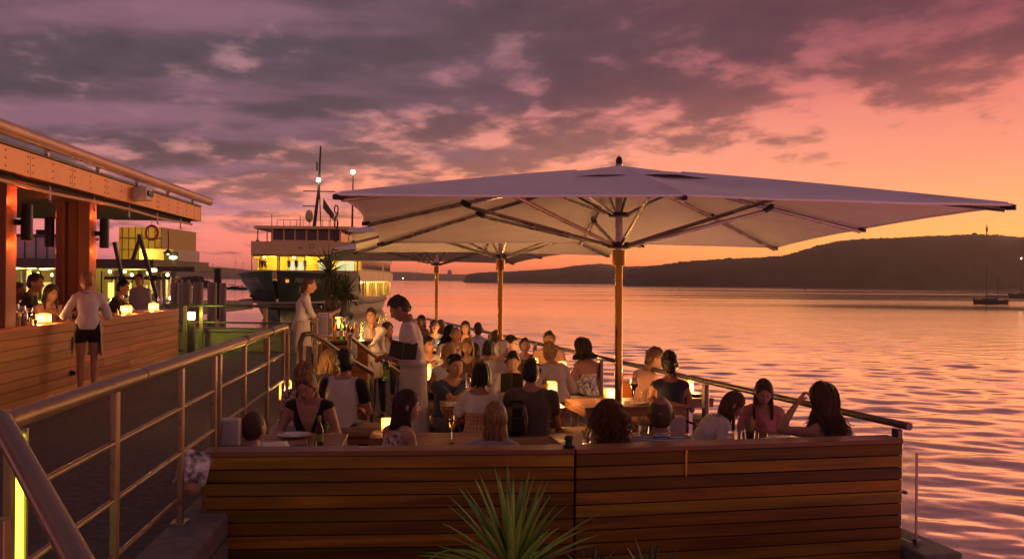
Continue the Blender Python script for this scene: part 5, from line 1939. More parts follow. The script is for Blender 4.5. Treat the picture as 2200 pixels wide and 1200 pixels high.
    if style in ('bun', 'updo'):
        c = (0, -0.118, 0.040) if style == 'bun' else (0, -0.085, 0.085)
        mb.sphere(c, 0.036, 14, 0, (1.05, 0.9, 0.95))
        for k in range(24):
            ph = rng.random() * 6.28
            tl = rng.random() * 3
            mb.tube([Vector(c) + Vector((math.cos(ph + t_) * 0.037, math.sin(t_ * 0.7 + tl) * 0.033, math.sin(ph + t_) * 0.036)) for t_ in np.linspace(0, 2.2, 7)], 0.005, 4, caps=False)
    if style == 'pony':
        for k in range(40 if detail else 18):
            ph = rng.random() * 6.28
            r0 = 0.016 * rng.random()
            b = Vector((math.cos(ph) * r0, -0.105 + math.sin(ph) * r0 * 0.6, 0.015))
            pts = [b]
            for u in np.linspace(0.15, 1, 8):
                pts.append(b + Vector((math.cos(ph) * 0.02 * u, -0.045 * math.sin(min(1, u * 2.5) * 1.57), 0)) + down * L * u * (0.85 + 0.2 * rng.random() * 0 + 0.15 * math.cos(ph)))
            mb.tube(pts, [0.007 * wd] * 6 + [0.005 * wd, 0.003, 0.001], 5, caps=False)
    return mb


PEOPLE = []


def person(px_, py_, d, label, yaw=0, lean=12, side=0, twist=0, head=(0, 0, 0), sex='m', s=0.97, skin='skin_mid', hair='short', hairc='dark', hlen=0.0,
           hth=0.14, top='tee', topc='white', bottom='trousers', botc='denim', stand=False, hands=None, build=1.0, extra=(), sleeves=None, vneck=0.0, feet=None,
           glasses=None, world_top=None, feet_z=None):
    PEOPLE.append(dict(locals()))


def make_raw(P):
    """joint positions and closed limb shells, in the person's own frame with the pelvis at the origin"""
    s, sex = P['s'], P['sex']
    fem = sex == 'f'
    bd = P['build']
    lean, sd_, tw = R(P['lean']), R(P['side']), R(P['twist'])
    nsp = 9
    Ls = (0.445 if fem else 0.46) * s
    sp, fr_ = [], []
    p = Vector((0, 0, -0.09 * s))
    for i in range(nsp):
        u = i / (nsp - 1)
        la = lean * (0.45 + 0.85 * u)
        up = Vector((math.sin(sd_ * (0.4 + 0.8 * u)), math.sin(la), math.cos(la))).normalized()
        r = Matrix.Rotation(tw * u, 3, 'Z') @ Vector((1, 0, 0))
        r = (r - up * r.dot(up)).normalized()
        f = up.cross(r)
        if i:
            p = p + up * ((Ls + 0.09 * s) / (nsp - 1))
        sp.append(p.copy())
        fr_.append((r, f, up))
    r, f, up = fr_[-1]
    if fem:
        prof = [(0.150, 0.100), (0.172, 0.118), (0.168, 0.118), (0.138, 0.100), (0.124, 0.092), (0.136, 0.104), (0.146, 0.112), (0.146, 0.095), (0.118, 0.072)]
    else:
        prof = [(0.145, 0.102), (0.162, 0.118), (0.160, 0.115), (0.150, 0.108), (0.150, 0.106), (0.160, 0.112), (0.172, 0.116), (0.172, 0.102), (0.135, 0.078)]
    mb = MB()

    def loft(centres, frames, radii, n=18):
        vs, fs = [], []
        for c, (r_, f_, u_), (a, b) in zip(centres, frames, radii):
            for k in range(n):
                t = 2 * math.pi * k / n
                vs.append(c + r_ * math.cos(t) * a + f_ * math.sin(t) * b)
        m = len(centres)
        for i in range(m - 1):
            for k in range(n):
                k2 = (k + 1) % n
                fs.append((i * n + k, i * n + k2, i * n + n + k2, i * n + n + k))
        fs.append(tuple(range(n - 1, -1, -1)))
        fs.append(tuple((m - 1) * n + k for k in range(n)))
        mb.add(vs, fs)
    loft(sp, fr_, [(a * s * bd, b * s * bd) for a, b in prof])
    shw = (0.160 if fem else 0.182) * s * (0.5 + 0.5 * bd)
    S0 = sp[-1] - up * 0.035 * s
    nb = sp[-1] + up * 0.02 * s
    hy, hp, hr_ = (R(v) for v in P['head'])
    # neck leans a little less than the chest
    nk_dir = (up * 0.75 + Vector((0, 0, 1)) * 0.35 + f * 0.20).normalized()
    hb = nb + nk_dir * 0.060 * s
    mb.tube([sp[-2], nb - up * 0.01, hb + nk_dir * 0.03 * s], [0.085 * s, (0.056 if fem else 0.064) * s, (0.050 if fem else 0.058) * s], 14)
    yaw0 = math.atan2(-r.y, r.x) * -1.0
    Rh = Matrix.Rotation(yaw0 + -hy, 3, 'Z') @ Matrix.Rotation(-hp, 3, 'X') @ Matrix.Rotation(hr_, 3, 'Y')
    hs = s * (1.04 if fem else 1.04)
    hc = hb + nk_dir * 0.022 * s + Rh @ Vector((0, 0.022 * hs, 0.088 * hs))
    J = {'spine': sp, 'frames': fr_, 'neck': (nb, hb), 'head_c': hc, 'Rh': Rh, 'hs': hs}
    # trapezius
    for sg in (-1, 1):
        sh = S0 + r * sg * shw
        mb.tube([nb + up * 0.018 * s, nb.lerp(sh, 0.5) + up * 0.012 * s, sh], [0.045 * s, 0.050 * s, 0.056 * s], 12)
        mb.sphere(sh, (0.056 if fem else 0.064) * s * (0.5 + 0.5 * bd), 12)
        key = 'R' if sg > 0 else 'L'
        tgt = (P['hands'] or {}).get(key)
        if tgt is None:
            tgt = (sg * 0.16, 0.34, 0.10) if not P['stand'] else (sg * 0.24, 0.05, -0.16)
        tgt = Vector(tgt) * s
        ua, fa = 0.285 * s, 0.25 * s
        pole = Vector((sg * 0.55, -0.45, -0.8))
        if (P['hands'] or {}).get(key + 'p'):
            pole = Vector(P['hands'][key + 'p'])
        el_, wr = ik(sh, tgt, ua, fa, pole)
        k_ = (0.88 if fem else 1.0) * (0.5 + 0.5 * bd) * s
        mb.tube([sh, sh.lerp(el_, 0.35), sh.lerp(el_, 0.8), el_], [0.052 * k_, 0.050 * k_, 0.041 * k_, 0.040 * k_], 12)
        mb.sphere(el_, 0.040 * k_, 10)
        mb.tube([el_, el_.lerp(wr, 0.3), el_.lerp(wr, 0.8), wr], [0.039 * k_, 0.041 * k_, 0.029 * k_, 0.026 * k_], 12)
        J['arm' + key] = (sh, el_, wr)
        # legs
        hip = Vector((sg * 0.088 * s, 0, -0.02 * s))
        if P['stand']:
            ft = (P['feet'] or {}).get(key, (sg * 0.085, 0.0 + 0.03 * sg, -0.90))
            kp = Vector((sg * 0.1, 1, 0))
        else:
            ft = (P['feet'] or {}).get(key, (sg * 0.11, 0.40, -0.46))
            kp = Vector((sg * 0.15, 0.5, 1))
        kn, an = ik(hip, Vector(ft) * s, 0.43 * s, 0.43 * s, kp)
        lk = (0.95 if fem else 1.0) * (0.4 + 0.6 * bd) * s
        mb.tube([hip, hip.lerp(kn, 0.4), hip.lerp(kn, 0.85), kn], [0.088 * lk, 0.080 * lk, 0.060 * lk, 0.056 * lk], 14)
        mb.sphere(kn, 0.056 * lk, 10)
        mb.tube([kn, kn.lerp(an, 0.3), kn.lerp(an, 0.85), an], [0.054 * lk, 0.056 * lk, 0.038 * lk, 0.036 * lk], 12)
        toe = an + Vector((sg * 0.03, 0.15, -0.045)) * s
        mb.tube([an + Vector((0, -0.045, -0.035)) * s, an + Vector((0, 0.03, -0.035)) * s, toe], [0.036 * s, 0.042 * s, 0.028 * s], 10)
        J['leg' + key] = (hip, kn, an, toe)
    J['raw'] = mb
    return J


def hand_mesh(mb, wr, el_, s, sg, curl, tilt):
    """palm, four fingers of their own lengths and a thumb"""
    dirv = (wr - el_).normalized()
    side = dirv.cross(Vector((0, 0, 1)))
    side = side.normalized() if side.length > 0.05 else Vector((1, 0, 0))
    nrm = side.cross(dirv)            # back of the hand
    Rm = Matrix.Rotation(tilt * sg, 3, dirv)
    side, nrm = Rm @ side, Rm @ nrm
    side = side * sg                  # thumb side is opposite for the two hands
    pl = 0.080 * s
    vs, fs = [], []
    n = 12
    for (t, a, b) in ((-0.32, 0.022, 0.020), (0.10, 0.027, 0.020), (0.6, 0.040, 0.017), (1.0, 0.040, 0.013)):
        for k in range(n):
            q = 2 * math.pi * k / n
            vs.append(wr + dirv * pl * t + side * math.cos(q) * a * s + nrm * math.sin(q) * b * s - nrm * 0.006 * t)
    for i in range(3):
        for k in range(n):
            k2 = (k + 1) % n
            fs.append((i * n + k, i * n + k2, i * n + n + k2, i * n + n + k))
    fs.append(tuple(range(n - 1, -1, -1)))
    fs.append(tuple(3 * n + k for k in range(n)))
    mb.add(vs, fs)
    for k, ln in enumerate((0.070, 0.078, 0.073, 0.058)):
        b = wr + dirv * pl * 0.93 + side * (-0.030 + 0.020 * k) * s * -1
        pts = [b]
        a = curl * 0.35
        for j in range(3):
            dd = dirv * math.cos(a) - nrm * math.sin(a) + side * (0.10 - 0.06 * k) * -1
            pts.append(pts[-1] + dd.normalized() * ln * s * (0.42, 0.32, 0.26)[j])
            a += curl * 0.75
        mb.tube(pts, [0.0092 * s, 0.0088 * s, 0.0080 * s, 0.0062 * s], 7)
    b = wr + dirv * pl * 0.22 + side * 0.026 * s
    pts = [b, b + (dirv * 0.5 + side * 0.75 - nrm * 0.3).normalized() * 0.034 * s]
    pts.append(pts[-1] + (dirv * 0.9 + side * 0.15 - nrm * 0.4).normalized() * 0.028 * s)
    pts.append(pts[-1] + (dirv * 0.95 - side * 0.1 - nrm * 0.5).normalized() * 0.022 * s)
    mb.tube(pts, [0.0125 * s, 0.0105 * s, 0.0092 * s, 0.007 * s], 7)


def seg_dist(V, a, b):
    a, b = np.array(a), np.array(b)
    ab = b - a
    t = np.clip(((V - a) @ ab) / (ab @ ab), 0, 1)
    return np.linalg.norm(V - (a + t[:, None] * ab), axis=1), t


def vnormals(V, F):
    n = np.zeros_like(V)
    fn = np.cross(V[F[:, 2]] - V[F[:, 0]], V[F[:, 3]] - V[F[:, 1]])
    for k in range(4):
        np.add.at(n, F[:, k], fn)
    return n / np.maximum(np.linalg.norm(n, axis=1, keepdims=True), 1e-9)


def finish_person(P, J, V, F, k_):
    rng = np.random.default_rng(100 + k_)
    s = P['s']
    fem = P['sex'] == 'f'
    near = P['d'] < 9.0
    # smooth the fused shell
    E = np.concatenate([F[:, [0, 1]], F[:, [1, 2]], F[:, [2, 3]], F[:, [3, 0]]])
    deg = np.zeros(len(V))
    np.add.at(deg, E[:, 0], 1)
    np.add.at(deg, E[:, 1], 1)
    for it in range(5):
        acc = np.zeros_like(V)
        np.add.at(acc, E[:, 0], V[E[:, 1]])
        np.add.at(acc, E[:, 1], V[E[:, 0]])
        V = V + 0.5 * (acc / deg[:, None] - V)
    N = vnormals(V, F)
    # which bone each point belongs to
    names, dist, par = [], [], []

    def bone(nm, a, b, r):
        d_, t_ = seg_dist(V, a, b)
        names.append(nm)
        dist.append(d_ - r * s)
        par.append(t_)
    sp = J['spine']
    for i in range(len(sp) - 1):
        bone('T%d' % i, sp[i], sp[i + 1], 0.125)
    bone('N', J['neck'][0], J['neck'][1], 0.055)
    for key in 'RL':
        sh, el_, wr = J['arm' + key]
        bone('U' + key, sh, el_, 0.050)
        bone('A' + key, el_, wr, 0.036)
        hip, kn, an, toe = J['leg' + key]
        bone('H' + key, hip, kn, 0.075)
        bone('K' + key, kn, an, 0.050)
        bone('F' + key, an, toe, 0.04)
    D = np.array(dist)
    best = D.argmin(0)
    names = np.array(names)
    lab = names[best]
    tpar = np.array(par)[best, np.arange(len(V))]
    kind = np.array([q[0] for q in lab])
    nseg = len(sp) - 1
    spt = np.full(len(V), -1.0)
    # spine coordinate for everything near the trunk (used for necklines)
    bs = D[:nseg].argmin(0)
    st_ = np.array(par)[bs, np.arange(len(V))]
    tsp = (bs + st_) / nseg
    fr_ = J['frames']
    Rr = np.array([fr_[min(b, nseg)][0] for b in range(nseg)])
    Ff = np.array([fr_[min(b, nseg)][1] for b in range(nseg)])
    c0 = np.array([sp[b] for b in range(nseg)])
    rel = V - c0[bs]
    lx = (rel * Rr[bs]).sum(1)
    ly = (rel * Ff[bs]).sum(1)
    trunk = (kind == 'T') | ((kind == 'U') & (tpar < 0.12))
    up0 = np.array(fr_[-1][2])
    hh = (V - np.array(sp[-1])) @ up0          # height over the top of the spine
    top, bottom = P['top'], P['bottom']
    m_top = np.zeros(len(V), bool)
    waist = 0.10
    arms = kind == 'U'
    fore = kind == 'A'
    neckline = hh < 0.012 * s
    if top in ('tee', 'shirt', 'long', 'polo'):
        body = (kind == 'T') & (tsp > waist)
        m_top = body | arms | ((kind == 'N') & (hh < 0.02 * s))
        m_top &= ~((kind == 'N') & (hh > (0.030 if top in ('shirt', 'polo') else 0.012) * s))
        if top == 'tee':
            m_top &= ~(arms & (tpar > 0.62))
        if top == 'polo':
            m_top &= ~(arms & (tpar > 0.70))
        if top == 'shirt':
            m_top |= fore & (tpar < 0.10)
        if top == 'long':
            m_top |= fore & (tpar < 0.94)
    elif top in ('tank', 'sleeveless'):
        body = (kind == 'T') & (tsp > waist)
        m_top = body
        wlim = 0.115 if top == 'tank' else 0.150
        m_top &= ~((tsp > 0.78) & (np.abs(lx) > wlim * s))
        m_top |= (kind == 'N') & (hh < 0.0) & (np.abs(lx) < wlim * s)
        if top == 'sleeveless':
            m_top |= arms & (tpar < 0.06)
        else:
            m_top &= ~((tsp > 0.90) & (np.abs(lx) < 0.055 * s))
    elif top == 'strapless':
        m_top = (kind == 'T') & (tsp > waist) & (tsp < 0.74)
    elif top == 'straps':
        m_top = (kind == 'T') & (tsp > waist) & (tsp < 0.62)
        m_top |= (kind == 'T') & (tsp >= 0.62) & (np.abs(np.abs(lx) - 0.085 * s) < 0.017 * s)
    if P['vneck'] > 0:
        vd = P['vneck']
        m_top &= ~((ly > 0) & (tsp > 1 - vd) & (np.abs(lx) < 0.105 * s * (tsp - (1 - vd)) / vd * 1.0 + 0.0))
        m_top &= ~((kind == 'N') & (ly > 0) & (np.abs(lx) < 0.09 * s))
    nd_, nt_ = seg_dist(V, J['neck'][0] - (J['neck'][1] - J['neck'][0]) * 0.6, J['neck'][1])
    lim = {'shirt': 0.022, 'polo': 0.020}.get(top, 0.004)
    m_top &= ~((hh > lim * s) & (nd_ < 0.088 * s))
    m_top &= ~(hh > 0.040 * s)
    if P['vneck'] == 0 and top in ('tee', 'long', 'sleeveless'):
        m_top &= ~((ly > 0.02) & (hh > -0.022 * s) & (nd_ < 0.085 * s))
    m_bot = np.zeros(len(V), bool)
    legs = (kind == 'H') | (kind == 'K')
    pelvis = (kind == 'T') & (tsp <= waist + 0.06)
    if bottom == 'trousers':
        m_bot = legs | pelvis
        m_bot &= ~((kind == 'K') & (tpar > 0.93))
    elif bottom == 'shorts':
        m_bot = pelvis | ((kind == 'H') & (tpar < 0.85))
    elif bottom == 'miniskirt':
        m_bot = pelvis | ((kind == 'H') & (tpar < 0.44))
    elif bottom == 'dress':
        m_bot = pelvis | ((kind == 'H') & (tpar < 0.75))
    m_shoe = kind == 'F'

    # ---- body object
    mb = MB()
    mb.v = [tuple(v) for v in V]
    mb.f = [tuple(f) for f in F]
    mb.m = [0] * len(F)
    Rh, hc, hs = J['Rh'], J['head_c'], J['hs']
    Rn = np.array(Rh)
    hv = (HEAD_V * np.array([1, 1, 0.96 if fem else 1.0]) * hs) @ Rn.T + np.array(hc)
    o_ = len(mb.v)
    mb.v.extend([tuple(v) for v in hv])
    mb.f.extend([tuple(i + o_ for i in f) for f in HEAD_F])
    mb.m.extend(HEAD_M)
    for key, sg in (('R', 1), ('L', -1)):
        sh, el_, wr = J['arm' + key]
        c_ = (P['hands'] or {}).get('curl', 0.65)
        hand_mesh(mb, wr, el_, s * (0.92 if fem else 1.0), sg, c_, (P['hands'] or {}).get(key + 't', 0.5))
    yaw = R(P['yaw'])
    ht = np.array(hc) + Rn @ np.array([0, 0, 0.117 * hs * (1 + 0.55 * P['hth'])])
    Rz = Matrix.Rotation(-yaw, 3, 'Z')
    base = at(P['px_'], P['py_'], P['d']) - Rz @ Vector(ht)
    if P['feet_z'] is not None:
        base.z = P['feet_z']
    me_mats = [P['skin'], 'lip', 'eye_white', 'eye_dark', 'hair_' + P['hairc']]
    body = mb.build('person', me_mats, None, 'all', loc=base, rotz=-yaw)
    tag(body, P['label'], 'person', P.get('group'))

    # ---- clothing: the skin's own surface, let out and creased
    K = rng.normal(0, 1, (7, 3)) * np.array([16, 16, 9])
    ph = rng.random(7) * 6.28
    wr_ = sum(1.0 - 2.0 * np.abs(np.sin(0.5 * (V @ K[i] + ph[i]))) ** 0.7 for i in range(7)) / 5
    K2 = rng.normal(0, 1, (5, 3)) * np.array([45, 45, 18])
    wr2 = sum(np.sin(V @ K2[i] + ph[i] * 2) for i in range(5)) / 5

    def garment(mask, name, material, off, crease):
        fm = mask[F].sum(1) >= 3
        if fm.sum() < 8:
            return None
        FF = F[fm]
        used = np.unique(FF)
        remap = np.full(len(V), -1)
        remap[used] = np.arange(len(used))
        o2 = off[used] if isinstance(off, np.ndarray) else off
        Vn = V[used] + N[used] * (np.maximum(o2 + crease * (wr_[used] + 0.45 * wr2[used]), 0.003))[:, None]
        FF = remap[FF]
        # soften the hem line
        e = np.sort(np.concatenate([FF[:, [0, 1]], FF[:, [1, 2]], FF[:, [2, 3]], FF[:, [3, 0]]]), 1)
        ue, cnt = np.unique(e, axis=0, return_counts=True)
        bd_ = ue[cnt == 1]
        for it in range(6):
            acc = np.zeros_like(Vn)
            dg_ = np.zeros(len(Vn))
            for a_, b_ in ((0, 1), (1, 0)):
                np.add.at(acc, bd_[:, a_], Vn[bd_[:, b_]])
                np.add.at(dg_, bd_[:, a_], 1)
            q = dg_ > 0
            Vn[q] += 0.5 * (acc[q] / dg_[q][:, None] - Vn[q])
        me = np_mesh(name, Vn, FF)
        me.materials.append(MATS[material])
        o = bpy.data.objects.new(name, me)
        COL.objects.link(o)
        o.parent = body
        return o
    loose = 0.011 + 0.010 * np.clip((0.55 - tsp) / 0.45, 0, 1) * (kind == 'T') + 0.010 * np.clip(tpar, 0, 1) * (kind == 'U')
    if fem and top in ('tank', 'strapless', 'straps', 'sleeveless'):
        loose = loose * 0.6
    if P['extra'] and 'baggy' in P['extra']:
        loose = loose * 1.7
    tnm = {'tee': 't_shirt', 'polo': 'shirt', 'shirt': 'shirt', 'long': 'shirt'}.get(top, 'top')
    if 'raglan' in P['extra']:
        gm = m_top & ((kind == 'U'))
        garment(m_top & ~(kind == 'U'), tnm, 'cloth_' + P['topc'], loose, 0.014)
        garment(gm & (lab == 'UR'), 'sleeve', 'cloth_black', loose, 0.006)
        garment(gm & (lab == 'UL'), 'sleeve', 'cloth_black', loose, 0.006)
    elif 'yoke' in P['extra']:
        garment(m_top & ((tsp > 0.70) | (kind == 'U')), 'yoke', 'cloth_white', loose, 0.006)
        garment(m_top & (tsp <= 0.71) & (kind != 'U'), tnm, 'cloth_' + P['topc'], loose + 0.002, 0.007)
    else:
        garment(m_top, tnm, 'cloth_' + P['topc'], loose, 0.013)
    if bottom:
        nm_b = {'trousers': 'trousers', 'shorts': 'shorts', 'miniskirt': 'skirt', 'dress': 'skirt'}[bottom]
        garment(m_bot, nm_b, 'cloth_' + P['botc'], 0.010 + 0.004 * (bottom != 'trousers'), 0.006)
    garment(m_shoe, 'shoes', 'cloth_black', 0.006, 0.0)
    if top in ('shirt', 'polo') or P['label'].startswith('waitress in white shirt'):
        # a turned down collar
        nb, hb = J['neck']
        u_ = (hb - nb).normalized()
        r_ = fr_[-1][0]
        f_ = u_.cross(r_)
        vs, fs = [], []
        n = 20
        for k in range(n + 1):
            a = R(105) + (2 * math.pi - R(30)) * k / n
            dv = r_ * math.cos(a) + f_ * math.sin(a)
            rr = 0.068 * s
            opn = 0.012 * abs(k / n - 0.5) * 2
            vs += [nb + dv * (rr + 0.022) - u_ * (0.012 + opn), nb + dv * (rr + 0.004) + u_ * (0.030 - opn), nb + dv * (rr - 0.004) + u_ * (0.020 - opn)]
            if k:
                b_ = 3 * k
                fs += [(b_ - 3, b_, b_ + 1, b_ - 2), (b_ - 2, b_ + 1, b_ + 2, b_ - 1)]
        cl_ = MB().add(vs, fs).build('collar', 'cloth_' + P['topc'], body, 'all')
    if 'apron' in P['extra'] or 'short_apron' in P['extra'] or 'waist_apron' in P['extra']:
        ln = 0.74 if 'apron' in P['extra'] else (0.40 if 'short_apron' in P['extra'] else 0.46)
        vs, fs = [], []
        n = 28
        wrap = R(300) if 'apron' in P['extra'] else (R(250) if 'short_apron' in P['extra'] else R(120))
        rot0 = R(90) - wrap / 2 + (R(-62) if 'waist_apron' in P['extra'] else 0)
        for i in range(11):
            u = i / 10
            z = 0.075 * s - ln * u * s
            for k in range(n + 1):
                a = rot0 + wrap * k / n
                fold = 0.016 * math.sin(a * 7 + u * 2 + k_) * u + 0.009 * math.sin(a * 15 + 1 + 2 * u) * u
                rx = (0.176 + 0.012 * u) * s + fold
                ry = (0.140 + 0.022 * u) * s + fold
                vs.append((rx * math.cos(a), ry * math.sin(a) + 0.005, z + 0.012 * math.sin(a * 3) * u))
        for i in range(10):
            for k in range(n):
                b_ = i * (n + 1) + k
                fs.append((b_, b_ + 1, b_ + n + 2, b_ + n + 1))
        ap = MB().add(vs, fs).build('apron', 'cloth_apron', body, 'all')
        MB().tube([(0.183 * s * math.cos(a_), 0.145 * s * math.sin(a_) + 0.005, 0.078 * s) for a_ in np.linspace(rot0, rot0 + wrap, 28)], 0.016, 6).build('waistband', 'cloth_apron', ap, True)
        if P['label'].startswith(('waiter', 'waitress resting')):
            uu = 0.42
            zc = 0.075 * s - ln * uu * s
            lg = [(0.045 * math.cos(t_ * 1.0) * (1 - t_ / 9), (0.140 + 0.050 * uu) * s + 0.020, zc + 0.028 * math.sin(t_ * 1.9)) for t_ in np.linspace(0, 7, 26)]
            MB().tube(lg, 0.0035, 5).build('logo', 'cloth_brown', ap)
        md = ap.modifiers.new('cloth', 'SOLIDIFY')
        md.thickness = 0.004
    if P['glasses']:
        gl = MB()
        zz, yy = (0.010, 0.094) if P['glasses'] == 'on' else (0.085, 0.070)
        for sg in (-1, 1):
            gl.tube([(sg * (0.032 + 0.020 * math.cos(t)), yy - 0.006 * abs(math.cos(t)), zz + 0.016 * math.sin(t)) for t in np.linspace(0, 6.283, 13)], 0.0025, 5, caps=False)
            gl.tube([(sg * 0.052, yy - 0.006, zz + 0.006), (sg * 0.080, yy - 0.05, zz + 0.008), (sg * 0.083, yy - 0.10, zz)], 0.0022, 5)
        gl.tube([(-0.012, yy, zz + 0.003), (0.012, yy, zz + 0.003)], 0.0025, 5)
        gl.v = [tuple(np.array(hc) + Rn @ (np.array(v) * hs)) for v in gl.v]
        gl.build('glasses', 'black_plastic', body)
    # ---- hair
    if P['hair']:
        hm = hair_mesh(P['hair'], P['hlen'], P['hth'], rng, Rh.transposed() @ (Matrix.Rotation(0, 3, 'Z') @ Vector((0, 0, -1))), P['d'] < 9.5)
        hm.v = [tuple(np.array(hc) + Rn @ (np.array(v) * hs)) for v in hm.v]
        hm.build('hair', 'hair_' + P['hairc'], body, 'all')
    P['obj'] = body
    P['J'] = J
    return body


def build_people():
    tmp = []
    for P in PEOPLE:
        J = make_raw(P)
        mb = J['raw']
        me = bpy.data.meshes.new('raw')
        me.from_pydata(mb.v, [], mb.f)
        o = bpy.data.objects.new('raw', me)
        COL.objects.link(o)
        md = o.modifiers.new('fuse', 'REMESH')
        md.mode = 'VOXEL'
        md.voxel_size = 0.0125 if P['d'] < 9 else (0.016 if P['d'] < 15 else (0.022 if P['d'] < 60 else 0.06))
        tmp.append((P, J, o))
    dg = bpy.context.evaluated_depsgraph_get()
    dg.update()
    data = []
    for P, J, o in tmp:
        ev = o.evaluated_get(dg)
        me = ev.to_mesh()
        V = np.empty(len(me.vertices) * 3)
        me.vertices.foreach_get('co', V)
        n = len(me.polygons)
        lt = np.empty(n, dtype=np.int32)
        me.polygons.foreach_get('loop_total', lt)
        li = np.empty(len(me.loops), dtype=np.int32)
        me.loops.foreach_get('vertex_index', li)
        if (lt == 4).all():
            F = li.reshape(-1, 4)
        else:
            F = np.array([list(p_.vertices) + [p_.vertices[-1]] * (4 - len(p_.vertices)) for p_ in me.polygons])
        data.append((P, J, V.reshape(-1, 3).copy(), F.copy()))
        ev.to_mesh_clear()
    for P, J, o in tmp:
        me = o.data
        bpy.data.objects.remove(o)
        bpy.data.meshes.remove(me)
    for k, (P, J, V, F) in enumerate(data):
        finish_person(P, J, V, F, k)
# ------------------------------------------------------------------ who is there
# along the timber wall
person(543, 884, 7.05, 'man with cropped brown hair and white t-shirt, lowest in the left front corner', yaw=28, lean=30, head=(0, -10, 0), hair='buzz', hairc='cropped', hth=0.06, topc='white', skin='skin_light', hands={'R': (0.15, 0.34, 0.16), 'L': (-0.15, 0.36, 0.16)})
person(652, 803, 8.35, 'woman in black low cut top bent over her plate', yaw=182, lean=16, head=(6, 30, 0), sex='f', s=1.0, build=1.12, hair='long', hairc='fair', hlen=0.06, hth=0.14, top='sleeveless', topc='black', vneck=0.50,
       skin='skin_light', hands={'R': (0.16, 0.34, 0.17), 'L': (-0.13, 0.34, 0.17), 'curl': 0.95}, glasses='up')
person(880, 838, 7.45, 'woman with long straight dark hair in a patterned top, turned right', yaw=52, lean=8, head=(22, 8, 0), sex='f', s=0.98, hair='long', hairc='dark', hlen=0.40, hth=0.13, top='tank', topc='print', skin='skin_light')
person(1064, 863, 7.05, 'woman with long hair lighter at the ends, seen from behind', yaw=8, lean=18, head=(4, -4, 0), sex='f', s=0.97, hair='long', hairc='fair', hlen=0.30, hth=0.13, top='tee', topc='lilac')
person(1310, 866, 6.92, 'woman with a big mop of curly auburn hair, seen from behind', yaw=-6, lean=18, head=(0, -6, 0), sex='f', s=0.96, hair='curly', hairc='auburn', hlen=0.7, hth=0.34, top='tee', topc='brown')
person(1420, 850, 7.08, 'balding man in a fine striped shirt, seen from behind at the wall', yaw=4, lean=22, head=(6, -10, 0), s=1.09, hair='balding', hairc='cropped', hth=0.07, top='polo', topc='stripe', skin='skin_tan', build=1.05)
person(1592, 846, 7.75, 'girl in white t-shirt leaning low over the table, hair over her face', yaw=78, lean=34, head=(10, 34, 0), sex='f', s=0.88, hair='long', hairc='brown', hlen=0.18, hth=0.13, topc='white', skin='skin_mid')
person(1643, 819, 8.35, 'girl in pink lettered t-shirt looking down, facing the camera', yaw=190, lean=12, head=(-4, 28, 0), sex='f', s=0.92, hair='long', hairc='brown', hlen=0.20, hth=0.13, topc='pink', skin='skin_mid', hands={'R': (0.10, 0.34, 0.14), 'L': (-0.12, 0.32, 0.14), 'curl': 0.9})
person(1768, 826, 7.42, 'woman with wild wavy brown hair, one hand raised to it', yaw=-22, lean=14, head=(-12, 0, 0), sex='f', s=1.0, hair='wavy', hairc='brown', hlen=0.26, hth=0.22, top='straps', topc='blue', skin='skin_mid',
       hands={'L': (-0.31, 0.10, 0.64), 'Lp': (-0.5, 0.2, -1.0), 'curl': 1.2})
# left tables
person(655, 776, 9.70, 'woman with two tone tied hair behind the woman eating', yaw=20, lean=10, head=(10, 0, 0), sex='f', s=0.97, hair='bob', hairc='fair', hlen=0.03, hth=0.14, topc='print')
person(717, 751, 10.95, 'woman with straight pale blond hair facing right', yaw=62, lean=12, head=(10, 16, 0), sex='f', s=0.98, hair='long', hairc='blond', hlen=0.16, hth=0.14, topc='navy', skin='skin_light')
person(742, 750, 10.05, 'man in white shirt with black sleeves, seen from behind', yaw=6, lean=12, s=1.05, hair='short', hairc='black', hth=0.13, topc='white', extra=('raglan', 'baggy'), hands={'R': (0.14, 0.34, 0.14), 'L': (-0.14, 0.34, 0.14)})
person(980, 762, 10.55, 'man in blue t-shirt drinking from a tall glass', yaw=142, lean=14, head=(10, 10, 0), s=1.03, build=1.06, hair='short', hairc='black', hth=0.12, topc='deepblue', skin='skin_mid', hands={'R': (-0.10, 0.34, 0.42), 'Rp': (0.8, 0.2, -0.8), 'L': (-0.2, 0.33, 0.16), 'curl': 1.0})
person(1035, 780, 9.50, 'woman with short black bob, white yoke and checked shirt from behind', yaw=10, lean=6, sex='f', s=1.0, hair='bob', hairc='black', hlen=0.05, hth=0.18, topc='plaid', extra=('yoke', 'baggy'), hands={'L': (-0.18, 0.32, 0.18), 'R': (0.12, 0.34, 0.16)})
person(1102, 757, 11.0, 'youth with thick black hair in white t-shirt reading a menu', yaw=186, lean=14, head=(-8, 22, 0), s=0.94, hair='short', hairc='black', hth=0.18, topc='white', skin='skin_light', hands={'R': (0.12, 0.30, 0.20), 'L': (-0.14, 0.30, 0.22), 'curl': 0.9})
person(1140, 771, 9.60, 'big man in dark grey t-shirt with his back to the camera', yaw=-6, lean=9, s=1.06, build=1.08, hair='short', hairc='black', hth=0.10, topc='grey', extra=('baggy',), hands={'R': (0.14, 0.34, 0.16), 'L': (-0.14, 0.34, 0.16)})
